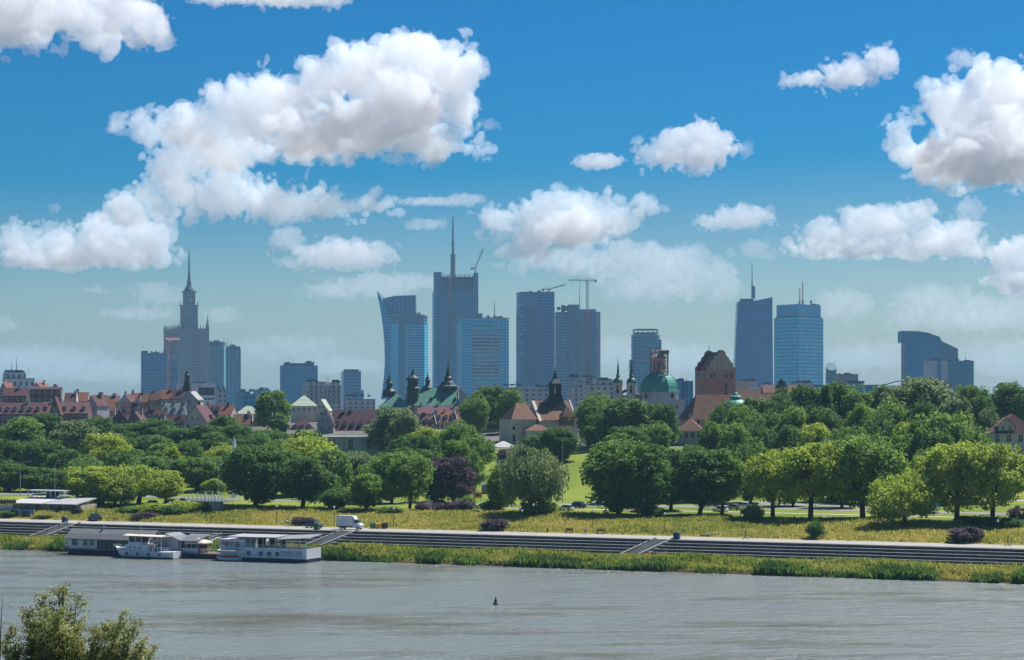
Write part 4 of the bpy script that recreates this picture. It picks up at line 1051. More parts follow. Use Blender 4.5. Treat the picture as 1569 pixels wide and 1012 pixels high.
m = MB(); m.slabx([(-.8, 0), (15.8, 0), (15.8, Zf(621)), (7.5, Zf(592.5)), (-.8, Zf(621))], X(701.5), X(703)); m.add([(X(703.2), -.7, 0), (X(722), 2, 0), (X(722), 2, Zf(616)), (X(703.2), -.7, Zf(597))], [(0, 1, 2, 3)]); m.slab([(X(703.2), 0), (X(726), 0), (X(726), Zf(615)), (X(703.2), Zf(594))], 0, 2); m.build("gable_wall", GREYR, th)
m = MB(); m.slab([(X(620), 0), (X(637), 0), (X(637), Zf(612)), (X(627), Zf(594)), (X(620), Zf(606))], 2, 8); m.build("gable_wall", PINK, th)
m = MB(); m.box(X(582), X(628), -3, 6, 0, Zf(624)); m.build("chapel_wall", CREAM, th)
m = MB(); roof_hip(m, X(580), X(630), -3.2, 9, Zf(624), Zf(603) - Zf(624), .3, .55); m.build("chapel_roof", COPPER, th)
for px, pb, pt, r, y in ((596, 602, 573, 2.6, 4), (632, 604, 564, 3.0, 3), (654, 596, 571, 2.0, 9), (685.5, 596, 554, 3.9, 9)):
    m = MB(); x = X(px); z = Zf(pb); h = Zf(pt) - z
    if px == 632: m.lathe([(r * .9, z - 4), (r * .9, z + h * .22), (r * 1.1, z + h * .23), (r * .8, z + h * .28), (r * .75, z + h * .52), (r * 1.05, z + h * .54), (r * .95, z + h * .62), (r * .35, z + h * .72), (r * .2, z + h * .85), (.05, z + h)], 10, x, y)
    elif px == 685.5: m.lathe([(r * 1.2, z - 1), (r * 1.2, z + h * .1), (r * .95, z + h * .14), (r * .75, z + h * .25), (r * .45, z + h * .3), (r * .42, z + h * .38), (r * .5, z + h * .4), (r * .28, z + h * .48), (r * .14, z + h * .7), (.05, z + h)], 10, x, y)
    else: m.lathe([(r * 1.2, z - 2), (r * 1.15, z + h * .08), (r * .7, z + h * .2), (r * .5, z + h * .3), (r * .5, z + h * .45), (r * .72, z + h * .5), (r * .45, z + h * .62), (r * .2, z + h * .78), (.05, z + h)], 10, x, y)
    cross(m, x, y, z + h - .3, 1.2); m.build("spire", COPPER_D, th)
# cream church with a steep brown roof and dark timber tower
Yc = 735; mm_ = Yc / FPX; o = at(820, HY, Yc); zg = gz(o.x, Yc) - 1.5
th = thing("cream_church", (o.x, Yc, zg), R(17), "cream church with steep brown tiled roofs and a dark timber belfry", "church")
Zf = lambda py: CH - (py - HY) * mm_ - zg
X = lambda px: (px - 820) * mm_
m = MB(); m.box(X(782), X(822), 0, 15, 0, Zf(643)); m.build("chancel_wall", CREAM, th)
m = MB(); m.add([(X(781), -.4, Zf(643)), (X(824), -.4, Zf(643)), (X(814), 7, Zf(618)), (X(799), 7, Zf(618)), (X(781), 15.4, Zf(643)), (X(824), 15.4, Zf(643))], [(0, 1, 2, 3), (3, 2, 5, 4), (0, 3, 4), (1, 5, 2), (0, 4, 5, 1)]); m.build("chancel_roof", BRN, th)
m = MB(); m.slabx([(-1.5, 0), (17, 0), (17, Zf(645)), (7.5, Zf(614)), (-1.5, Zf(645))], X(824.3), X(829)); m.build("gable_wall", CREAM, th)
m = MB(); m.box(X(829.2), X(888), -.6, 16, 0, Zf(643)); m.build("nave_wall", CREAM, th)
m = MB(); roof_gable(m, X(829.4), X(884), -.6, 16, Zf(643), Zf(614) - Zf(643), 'x', .4); m.build("nave_roof", BRN, th)
m = MB(); m.slabx([(-1.5, Zf(646)), (17, Zf(646)), (7.7, Zf(612.5))], X(884.8), X(887.5)); m.build("gable_wall", WHITE, th)
m = MB(); m.box(X(802), X(836), -5, -.62, 0, Zf(660)); m.build("side_chapel", CREAM, th)
m = MB(); m.add([(X(800), -5.4, Zf(660)), (X(838), -5.4, Zf(660)), (X(823), -.7, Zf(648)), (X(800), -.7, Zf(660)), (X(838), -.7, Zf(660))], [(0, 1, 2), (1, 4, 2), (0, 2, 3), (0, 3, 4, 1)]); m.build("chapel_roof", BRN, th)
m = MB(); roof_hip(m, X(858), X(877), -4.4, -.7, Zf(638), 3.4, .3); m.box(X(858), X(877), -4.3, -.7, Zf(652), Zf(638) - .15); m.build("porch", BRN, th)
window(th, X(785.5), -.03, Zf(659), 1.1, 1.3, arch=True); window(th, X(785.5), -.03, Zf(677), 1.0, 2.4, arch=True); window(th, X(808), -5.03, Zf(683), 1.1, 3.0, arch=True); window(th, X(790), -.03, Zf(652), .6, .9)
m = MB(); m.box(X(782.3), X(783.5), -.25, -.03, 0, Zf(644)); m.box(X(799), X(800.3), -.25, -.03, 0, Zf(644)); m.build("pilaster", CREAM, th)
TIM = plain("dark_timber_shingle", (0.035, 0.034, 0.038), 0.8, 0.35, 0.5)
m = MB(); x = X(862); y = 7.0; z = Zf(640)
m.prism([(x - 4.5, y - 4.5), (x + 4.5, y - 4.5), (x + 4.5, y + 4.5), (x - 4.5, y + 4.5)], Zf(637), Zf(615), .55)
m.prism([(x - 2.5, y - 2.5), (x + 2.5, y - 2.5), (x + 2.5, y + 2.5), (x - 2.5, y + 2.5)], Zf(614.9), Zf(604.5), .76); bt = m.build("belfry_base", TIM, th)
m = MB()
for dx in (-1.55, 0, 1.55):
    for dy in (-1.55, 0, 1.55):
        if dx or dy: m.cbox(x + dx, y + dy, (Zf(604.3) + Zf(589)) / 2, .45, .45, Zf(589) - Zf(604.3))
m.box(x - 1.7, x + 1.7, y - 1.7, y + 1.7, Zf(604.4), Zf(603)); m.box(x - 1.9, x + 1.9, y - 1.9, y + 1.9, Zf(589), Zf(587.6)); m.build("belfry_stage", TIM, th)
m = MB(); m.prism([(x - 2.0, y - 2.0), (x + 2.0, y - 2.0), (x + 2.0, y + 2.0), (x - 2.0, y + 2.0)], Zf(587.5), Zf(579), .35); m.prism([(x - .7, y - .7), (x + .7, y - .7), (x + .7, y + .7), (x - .7, y + .7)], Zf(579.1), Zf(566), .06); cross(m, x, y, Zf(566.3), 1.0); m.build("belfry_roof", COPPER_D, th)
m = MB(); m.slab([(X(838), Zf(700)), (X(900), Zf(700)), (X(900), Zf(688)), (X(838), Zf(688))], -9, -8.2); m.build("terrace_wall", GREYR, th)
# domed church with scaffolded lantern
Yc = 845; mm_ = Yc / FPX; o = at(1010, HY, Yc + 8); zg = gz(o.x, Yc) - 1.5
th = thing("domed_church", (o.x, Yc + 8, zg), 0, "white church with a bright green octagonal dome and a lantern wrapped in scaffolding", "church")
Zf = lambda py: CH - (py - HY) * mm_ - zg
X = lambda px: (px - 1010) * mm_
rd = 32 * mm_
m = MB(); z0 = Zf(600); zt = Zf(569)
m.lathe([(rd * 1.03, z0 - .4), (rd * 1.03, z0)] + [(rd * math.cos(a), z0 + (zt - z0) * math.sin(a)) for a in [R(6 + 10 * k) for k in range(8)]] + [(rd * .26, zt)], 8, 0, 0, R(22.5)); dome = m.build("dome", COPPER_B, th)
m = MB()
for k in range(8):
    a = R(22.5 + 45 * k); m.tube([(rd * 1.0 * math.cos(b) * math.cos(a), rd * math.cos(b) * math.sin(a), z0 + (zt - z0) * math.sin(b)) for b in [R(4 + 10 * j) for j in range(8)]], .16, 5)
m.build("ribs", COPPER, dome)
m = MB(); m.lathe([(rd * .98, Zf(622)), (rd * .98, Zf(601.5)), (rd * 1.05, Zf(601.3)), (rd * 1.05, Zf(600.4))], 8, 0, 0, R(22.5)); m.build("drum", WHITE, th)
m = MB(); m.box(X(971), X(1048), -5, 12, 0, Zf(614)); m.build("wall", WHITE, th)
m = MB(); m.box(X(970), X(1050), -5.5, 12.5, Zf(614) + .003, Zf(612)); m.build("cornice", PALEST, th)
for px, y in ((988, -8.9), (1028, -8.9)): window(th, X(px), y + 1.4, Zf(611), 1.3, 2.5, arch=True)
m = MB(); x = X(1008); m.slab([(x - 4, Zf(612)), (x + 4, Zf(612))] + [(x + 4 * math.cos(a), Zf(612) + 2.1 * math.sin(a)) for a in [math.pi * i / 8 for i in range(9)]], -6.0, -5.52); m.build("lunette", PALEST, th)
window(th, X(1008), -5.05, Zf(626), 1.6, 2.0); window(th, X(985), -5.05, Zf(627), 1.2, 1.8); window(th, X(1035), -5.05, Zf(627), 1.2, 1.8)
m = MB(); m.lathe([(rd * .32, Zf(571)), (rd * .32, Zf(550)), (rd * .36, Zf(549)), (rd * .33, Zf(545)), (rd * .1, Zf(541)), (.1, Zf(538))], 8, 0, 0, R(22.5)); m.build("lantern", PINK, th)
for k in range(8):
    a = R(45 * k); 
    if math.sin(a) < .5: 
        w = window(th, rd * .31 * math.cos(a), rd * .31 * math.sin(a), Zf(567), .8, 3.2, trim=False, arch=True); w.rotation_euler.z = a + math.pi / 2
m = MB(); s_ = 13 * mm_
for i in range(5):
    for (a, b) in (((-s_ + 2 * s_ * i / 4), -s_), ((-s_ + 2 * s_ * i / 4), s_), (-s_, (-s_ + 2 * s_ * i / 4)), (s_, (-s_ + 2 * s_ * i / 4))):
        m.tube([(a, b, Zf(578)), (a, b, Zf(536))], .15, 4)
for j in range(8):
    z = Zf(574) + (Zf(537) - Zf(574)) * j / 7
    for y in (-s_, s_): m.tube([(-s_, y, z), (s_, y, z)], .14, 4)
    for x in (-s_, s_): m.tube([(x, -s_, z), (x, s_, z)], .14, 4)
    if j % 2: m.box(-s_ - .1, s_ + .1, -s_ - .1, -s_ + .8, z - .06, z - .01)
m.build("scaffold", plain("scaffold_planks", (0.45, 0.30, 0.26), .7, .2, .4), th)
m = MB(); m.box(-s_ * 0.0, s_ * 1.1, -s_ * .9, s_ * .9, Zf(541), Zf(536)); m.build("scaffold_roof", plain("green_net", (0.05, 0.13, 0.11), .8, .2, .4), th)
# twin slender green spires
Yc = 850; mm_ = Yc / FPX
o = at(950, HY, Yc); zg = gz(o.x, Yc) - 1.5
th = thing("twin_spired_church", (o.x, Yc, zg), R(-8), "cream church front with two slender green spires left of the green dome", "church")
Zf = lambda py: CH - (py - HY) * mm_ - zg
m = MB(); m.box(-3.4, 8.0, 1.5, 22, 0, Zf(606)); m.build("nave", PINK, th)
m = MB(); roof_gable(m, -3.4, 8, 1.4, 22, Zf(606), 2.5, 'y'); m.build("roof", RED, th)
for x in (-1.0, 4.6):
    m = MB(); m.box(x - 1.9, x + 1.9, 0, 3.8, 0, Zf(588.5)); m.box(x - 2.15, x + 2.15, -.25, 4.05, Zf(588.5) + .003, Zf(587)); tw = m.build("tower", CREAM, th)
    m = MB(); z = Zf(587); h = Zf(550) - z; m.lathe([(2.0, z), (2.1, z + h * .06), (1.7, z + h * .15), (.8, z + h * .22), (.75, z + h * .27), (1.0, z + h * .29), (.55, z + h * .36), (.4, z + h * .6), (.08, z + h * .92), (.05, z + h)], 10, x, 1.9)
    cross(m, x, 1.9, z + h - .5, 1.1); m.build("spire", COPPER_D if False else plain("green_spire_copper", (0.04, 0.15, 0.11), .6, .3, .4), tw)
    window(tw, x, -.03, Zf(603), 1.2, 2.0, arch=True); window(tw, x, -.03, Zf(595), .9, 1.1, arch=True)
# brick church with stepped gables
Yc = 770; mm_ = Yc / FPX; o = at(1084, HY, Yc); zg = gz(o.x, Yc) - 1.5
th = thing("brick_church_tower", (o.x, Yc, zg), R(24), "massive brick church tower with scalloped gables and a red saddle roof", "church")
Zf = lambda py: CH - (py - HY) * mm_ - zg
a_, b_ = 9.6, 12.0     # left face depth, right face width
m = MB(); m.box(0, b_, 0, a_, 0, Zf(568)); m.build("wall", BRICK, th)
GB = [(0, 0), (b_, 0), (b_, 1.2), (b_ - .8, 1.5), (b_ - 1.3, 3.0), (b_ - 2.4, 3.6), (b_ - 3.0, 5.2), (b_ - 4.0, 5.7), (b_ - 4.3, 7.0), (b_ / 2 + .7, 7.9), (b_ / 2, 8.0), (b_ / 2 - .7, 7.9), (4.3, 7.0), (4.0, 5.7), (3.0, 5.2), (2.4, 3.6), (1.3, 3.0), (.8, 1.5), (0, 1.2)]
sc = (Zf(536.5) - Zf(568)) / 8.0
for y in (-.12, a_ - .6):
    m = MB(); m.slab([(x, Zf(568) + .003 + z * sc) for x, z in GB], y, y + .7); gb = m.build("stepped_gable", BRICK, th)
    if y < 0:
        for k in range(9):
            x = 1.3 + k * (b_ - 2.6) / 8; top = np.interp(x, [0, 1.3, 3, 4.3, 6, 7.7, 9, 10.7, 12], [.8, 2.6, 4.9, 6.4, 7.0, 6.4, 4.9, 2.6, .8]) * sc
            m = MB(); m.box(x - .32, x + .32, y - .10, y + .02, Zf(568) + .4, Zf(568) + top); m.build("blind_niche", CREAM, gb)
    m = MB(); zc = Zf(536.5)
    for p_, q_ in zip(GB[2:-1], GB[3:]): m.bar((p_[0], y + .35, Zf(568) + p_[1] * sc + .1), (q_[0], y + .35, Zf(568) + q_[1] * sc + .1), .35)
    m.build("coping", COPPER, gb)
m = MB(); roof_gable(m, .3, b_ - .3, .6, a_ - .62, Zf(568), Zf(539) - Zf(568), 'y', 0.0, .3); m.build("roof", DRED, th)
m = MB(); cross(m, b_ / 2, a_ - .3, Zf(537), 2.0); m.lathe([(.7, Zf(538)), (.9, Zf(537)), (.2, Zf(535)), (.05, Zf(534))], 8, b_ / 2, a_ - .3); m.build("finial", COPPER_D, th)
for x in (1.6, 2.9, 8.2, 10.4): window(th, x, -.03, Zf(580), .9, 2.1, arch=True, trim=(x < 9))
for y in (2.0, 3.4, 6.5, 8.2): window(th, -.03, y, Zf(580), .9, 2.1, 'l', arch=True)
window(th, -.03, 4.2, Zf(599), 1.1, 2.8, 'l', arch=True); window(th, 8.0, -.03, Zf(597), .9, 2.4, arch=True, trim=False); window(th, 8.0, -.03, Zf(606), .9, 1.6, arch=True, trim=False)
o = at(1090, HY, Yc - 10); zg2 = gz(o.x, Yc) - 1.5
th2 = thing("brick_church_nave", (o.x, Yc - 14, zg2), R(24), "steep brown tiled nave and apse at the foot of the massive brick tower", "church")
Zf = lambda py: CH - (py - HY) * ((Yc - 14) / FPX) - zg2
m = MB(); m.box(-8, 14, 0, 10, 0, Zf(643)); m.build("wall", BRICK, th2)
m = MB(); m.add([(-9, -.4, Zf(643)), (14, -.4, Zf(643)), (14, 5, Zf(604.5)), (-4, 5, Zf(604.5)), (-9, 10.4, Zf(643)), (14, 10.4, Zf(643))], [(0, 1, 2, 3), (3, 2, 5, 4), (0, 3, 4), (1, 5, 2), (0, 4, 5, 1)]); m.build("roof", BRN, th2)
for k in range(5): window(th2, -6 + k * 4.6, -.03, Zf(655), 1.1, 3.0, arch=True)
Yc = 730; mm_ = Yc / FPX; o = at(1127, HY, Yc); zg = gz(o.x, Yc) - 1.5
th = thing("small_domed_chapel", (o.x, Yc, zg), 0, "small round chapel with a pale green dome right of the brick tower", "chapel")
Zf = lambda py: CH - (py - HY) * mm_ - zg
r = 21 * mm_
m = MB(); m.lathe([(r * .95, 0), (r * .95, Zf(627)), (r * 1.03, Zf(626.5)), (r * 1.03, Zf(625))], 20); m.build("drum", WHITE, th)
m = MB(); z0 = Zf(625); h = Zf(611) - z0; m.lathe([(r * math.cos(a), z0 + h * math.sin(a)) for a in [R(11 * k) for k in range(8)]] + [(r * .16, z0 + h)], 20); m.build("dome", tiles("pale_green_copper", (0.10, 0.36, 0.26), (0.18, 0.45, 0.33), 1.0, .5), th)
m = MB(); z = z0 + h - .2; onion(m, z, 2.3, Zf(596) - z, 10); m.build("lantern", COPPER_B, th)

# ------------------------------------------------------------------ trees and bushes
def leaf_mat(name, stops, trans=0.5):
    t = NT(name)
    vc = t.node("ShaderNodeVertexColor"); vc.layer_name = "tone"
    oi = t.node("ShaderNodeObjectInfo")
    f = t.math('ADD', t.math('MULTIPLY', vc.outputs[0], 0.85), t.math('MULTIPLY', oi.outputs["Random"], 0.15))
    col = t.ramp(f, stops)
    t.base(col); t.rough(0.6); t.p.inputs["Specular IOR Level"].default_value = 0.2
    tr = t.node("ShaderNodeBsdfTranslucent"); t.link(col, tr.inputs[0])
    mx = t.node("ShaderNodeMixShader"); mx.inputs[0].default_value = trans
    t.link(t.p.outputs[0], mx.inputs[1]); t.link(tr.outputs[0], mx.inputs[2]); t.link(mx.outputs[0], t.out.inputs[0])
    return t.m
LF = {
    'dark': leaf_mat("leaves_dark", [(0.1, (0.051, 0.114, 0.029)), (0.5, (0.100, 0.206, 0.044)), (0.9, (0.185, 0.314, 0.058))]),
    'mid': leaf_mat("leaves_mid", [(0.1, (0.086, 0.171, 0.035)), (0.5, (0.179, 0.307, 0.054)), (0.9, (0.324, 0.455, 0.079))]),
    'bright': leaf_mat("leaves_bright", [(0.1, (0.193, 0.317, 0.037)), (0.5, (0.402, 0.500, 0.061)), (0.9, (0.468, 0.500, 0.091))]),
    'yellow': leaf_mat("leaves_yellowish", [(0.1, (0.243, 0.324, 0.051)), (0.5, (0.407, 0.500, 0.079)), (0.9, (0.407, 0.500, 0.123))]),
    'grey': leaf_mat("leaves_grey_green", [(0.1, (0.099, 0.152, 0.065)), (0.5, (0.197, 0.275, 0.111)), (0.9, (0.334, 0.406, 0.174))]),
    'purple': leaf_mat("leaves_purple", [(0.1, (0.065, 0.046, 0.066)), (0.5, (0.122, 0.083, 0.112)), (0.9, (0.218, 0.154, 0.168))]),
}
BARK = plain("bark", (0.055, 0.045, 0.036), 0.95, 0.35, 1.5)
def leaves_mesh(name, pos, tone, size, nr, up=0.35, aspect=0.62, out=None, droop=None):
    n = len(pos)
    nrm = nr.normal(0, 1, (n, 3)); nrm[:, 2] += up * 2
    if out is not None: nrm += out * 0.9
    nrm /= np.linalg.norm(nrm, axis=1)[:, None]
    a = np.cross(nrm, nr.normal(0, 1, (n, 3))); a /= np.linalg.norm(a, axis=1)[:, None] + 1e-9
    if droop is not None:
        a = a * (1 - droop) + np.array([0, 0, -1.0]) * droop; a /= np.linalg.norm(a, axis=1)[:, None]
    b = np.cross(nrm, a); b /= np.linalg.norm(b, axis=1)[:, None] + 1e-9
    s = size * nr.uniform(0.65, 1.35, n)[:, None]
    A, B = a * s, b * s * aspect
    V = np.stack([pos - A, pos + B * .9 - A * .1, pos + A, pos - B * .9 + A * .15], 1).reshape(-1, 3)
    me = np_mesh(name, V, np.arange(4 * n).reshape(-1, 4), LF['mid'])
    ca = me.color_attributes.new("tone", 'FLOAT_COLOR', 'POINT')
    ca.data.foreach_set("color", np.repeat(np.repeat(np.clip(tone, 0, 1), 4)[:, None], 4, 1).astype(np.float32).ravel())
    return me
def limb(m, p, d, L, r, depth, rr, tips, spread=0.6, rise=0.25):
    """a tapering limb that bends and forks; its ends are where foliage hangs"""
    pts = [Vector(p)]; d = Vector(d).normalized()
    for k in range(4):
        d = (d + Vector((rr.uniform(-.18, .18), rr.uniform(-.18, .18), rr.uniform(-.06, .16)))).normalized()
        pts.append(pts[-1] + d * L / 4)
    m.tube(pts, [r, r * .88, r * .76, r * .66, r * .55], 6 if depth > 1 else 4, cap=False)
    if depth == 0:
        tips += [tuple(pts[-1]), tuple(pts[2])]
        return
    for k in range(rr.choice([2, 3, 3]) if depth > 1 else 2):
        a = rr.uniform(0, 2 * math.pi)
        nd = (d + Vector((math.cos(a), math.sin(a), rise)) * spread * rr.uniform(.7, 1.25)).normalized()
        limb(m, pts[-1] if k else pts[-2], nd, L * rr.uniform(.62, .82), r * .52, depth - 1, rr, tips, spread, rise)
def make_crown(kind, seed):
    """returns (trunk mesh, crown mesh, height, width) of one tree in metres"""
    nr = np.random.default_rng(seed); rr = random.Random(seed)
    m = MB(); tips = []
    if kind == 'round': Hh, W, zc, rz, base, ncl, npl, ls, clr = 16.0, 13.5, 8.3, 7.6, .9, 165, 85, .33, 1.5
    elif kind == 'oval': Hh, W, zc, rz, base, ncl, npl, ls, clr = 18.0, 10.0, 9.4, 8.6, .8, 150, 80, .32, 1.3
    elif kind == 'spread': Hh, W, zc, rz, base, ncl, npl, ls, clr = 17.0, 16.0, 9.8, 7.1, 2.6, 160, 80, .33, 1.5
    elif kind == 'weep': Hh, W, zc, rz, base, ncl, npl, ls, clr = 15.0, 13.0, 8.6, 6.3, .8, 125, 95, .30, 1.25
    elif kind == 'cone': Hh, W, zc, rz, base, ncl, npl, ls, clr = 18.0, 7.0, 9.0, 9.0, .6, 110, 80, .29, 1.0
    else: Hh, W, zc, rz, base, ncl, npl, ls, clr = 4.0, 5.0, 1.9, 2.0, 0.1, 44, 60, .20, .75       # bush
    if kind == 'bush':
        for k in range(6):
            a = rr.uniform(0, 6.28); limb(m, (0, 0, -.1), (math.cos(a) * .6, math.sin(a) * .6, 1), 1.4, .07, 1, rr, tips, .6, .5)
    elif kind == 'cone':
        m.tube([(0, 0, -.3), (.05, 0, 6), (0, .05, 12), (0, 0, 17)], [.30, .22, .13, .04], 7)
        for k in range(26):
            z = 1.5 + k * .58; a = k * 2.4; L = max(.5, 3.2 * (1 - z / 18.5)); m.tube([(0, 0, z), (math.cos(a) * L, math.sin(a) * L, z - .15 * L)], [.07, .02], 4)
    else:
        hgt = base + 2.2; lean = (rr.uniform(-.3, .3), rr.uniform(-.3, .3))
        tr = {'round': .42, 'oval': .36, 'spread': .46, 'weep': .40}[kind]
        m.tube([(0, 0, -.4), (0, 0, .2), (lean[0] * .5, lean[1] * .5, hgt * .55), (lean[0], lean[1], hgt)], [tr * 1.5, tr * 1.12, tr, tr * .85], 9, cap=False)
        for k in range(4 if kind != 'oval' else 3):
            a = k * 2 * math.pi / 4 + rr.uniform(-.5, .5); f = .75 if kind in ('spread', 'round') else .5
            limb(m, (lean[0], lean[1], hgt - .1), (math.cos(a) * f, math.sin(a) * f, 1), Hh * .24, tr * .55, 2, rr, tips, .62, .35)
        limb(m, (lean[0], lean[1], hgt - .2), (0, 0, 1), Hh * .3, tr * .7, 2, rr, tips, .55, .45)
    # leaf clumps: on the outer shell of a lumpy body, plus some inside, plus the limb ends
    lob = nr.normal(0, 1, (7, 3)); lob /= np.linalg.norm(lob, axis=1)[:, None]
    C = []
    while len(C) < ncl:
        d = nr.normal(0, 1, 3); d /= np.linalg.norm(d)
        bul = 0.74 + 0.32 * np.max(np.clip(lob @ d, 0, 1) ** 4) + nr.uniform(-.09, .06)
        rad = bul * (nr.uniform(.55, 1.0) ** .5)
        p = d * rad * np.array([W / 2 - clr * .5, W / 2 - clr * .5, rz - clr * .4]); p[2] += zc
        if kind == 'cone': 
            z = nr.uniform(.03, 1) ** 1.0 * 16.6 + .9; a = nr.uniform(0, 6.28); L = (1 - z / 18.2) * 3.4 * nr.uniform(.55, 1.05); p = np.array([math.cos(a) * L, math.sin(a) * L, z])
        if kind == 'spread' and p[2] < zc - 2.0 and nr.uniform() < .5: continue
        if p[2] < base: continue
        C.append(p)
    C = np.array(C + [t_ for t_ in tips if kind not in ('cone',) and t_[2] > base and abs(t_[0]) < W / 2 and abs(t_[1]) < W / 2 and t_[2] < Hh - 1][:26])
    n = len(C); cs = clr * nr.uniform(.5, 1.45, n); ct = nr.uniform(.1, .9, n)
    k = np.repeat(np.arange(n), npl)
    d = nr.normal(0, 1, (n * npl, 3)); d /= np.linalg.norm(d, axis=1)[:, None]
    rad = .62 + .42 * nr.uniform(0, 1, n * npl)
    off = d * (rad * cs[k])[:, None]
    off[:, 2] *= .84 if kind != 'weep' else 1.0
    pos = C[k] + off
    droop = None
    if kind == 'weep':                                        # strands hanging from the outer clumps
        r2 = np.linalg.norm(C[k][:, :2], axis=1) / (W / 2)
        pos[:, 2] -= nr.uniform(0, 1, len(pos)) ** 1.4 * 4.2 * np.clip(r2, .2, 1); pos[:, 2] = np.maximum(pos[:, 2], .5 + nr.uniform(0, 1.5, len(pos))); droop = .75
    pos[:, 2] = np.maximum(pos[:, 2], .12)
    tone = ct[k] * .6 + .4 * nr.uniform(0, 1, len(k))
    me = leaves_mesh("crown", pos, tone, ls, nr, .3, .62, d, droop)
    top = float(np.percentile(pos[:, 2], 99.6)); wid = float(np.percentile(np.abs(pos[:, :2]), 98) * 2)
    return m.mesh("trunk", BARK), me, top, wid
PROTO = {}
for kd, ns in (('round', 4), ('oval', 3), ('spread', 3), ('weep', 2), ('cone', 1), ('bush', 3)):
    PROTO[kd] = [make_crown(kd, 100 + 17 * i + len(kd)) for i in range(ns)]
tree_n = [0]
def tree(px, pyt, wpx, v, kind, colour, label, rz=None, name=None, group=None, dz=0.0):
    """px: trunk column, pyt: top row, wpx: crown width in the view, v: how far from the water"""
    y = y_at(px, v); x = (px - CX) / FPX * y; zg = gz(x, y) + dz
    mm = y / FPX
    hgt = CH - (pyt - HY) * mm - zg
    tree_n[0] += 1; i = tree_n[0]
    tm, cm, top, wid = PROTO[kind][i % len(PROTO[kind])]
    sx, sz = (1.0 if kind == 'weep' or v > 150 else 1.06) * wpx * mm / wid, hgt / top
    nm = name or ("bush" if kind == 'bush' else {'weep': "weeping_willow", 'cone': "conifer_tree"}.get(kind, "broadleaf_tree"))
    th = thing(nm, (x, y, zg - .05), rng.uniform(0, 6.28) if rz is None else rz, label, "bush" if kind == 'bush' else "tree", group or ("bushes" if kind == 'bush' else "trees"))
    th.scale = (sx, sx, sz)
    a = put(bpy.data.objects.new("trunk" if kind != 'bush' else "stems", tm), th)
    b = put(bpy.data.objects.new("crown" if kind != 'bush' else "foliage", cm), th)
    b.material_slots[0].link = 'OBJECT'; b.material_slots[0].material = LF[colour]
    return th
exec_trees = True
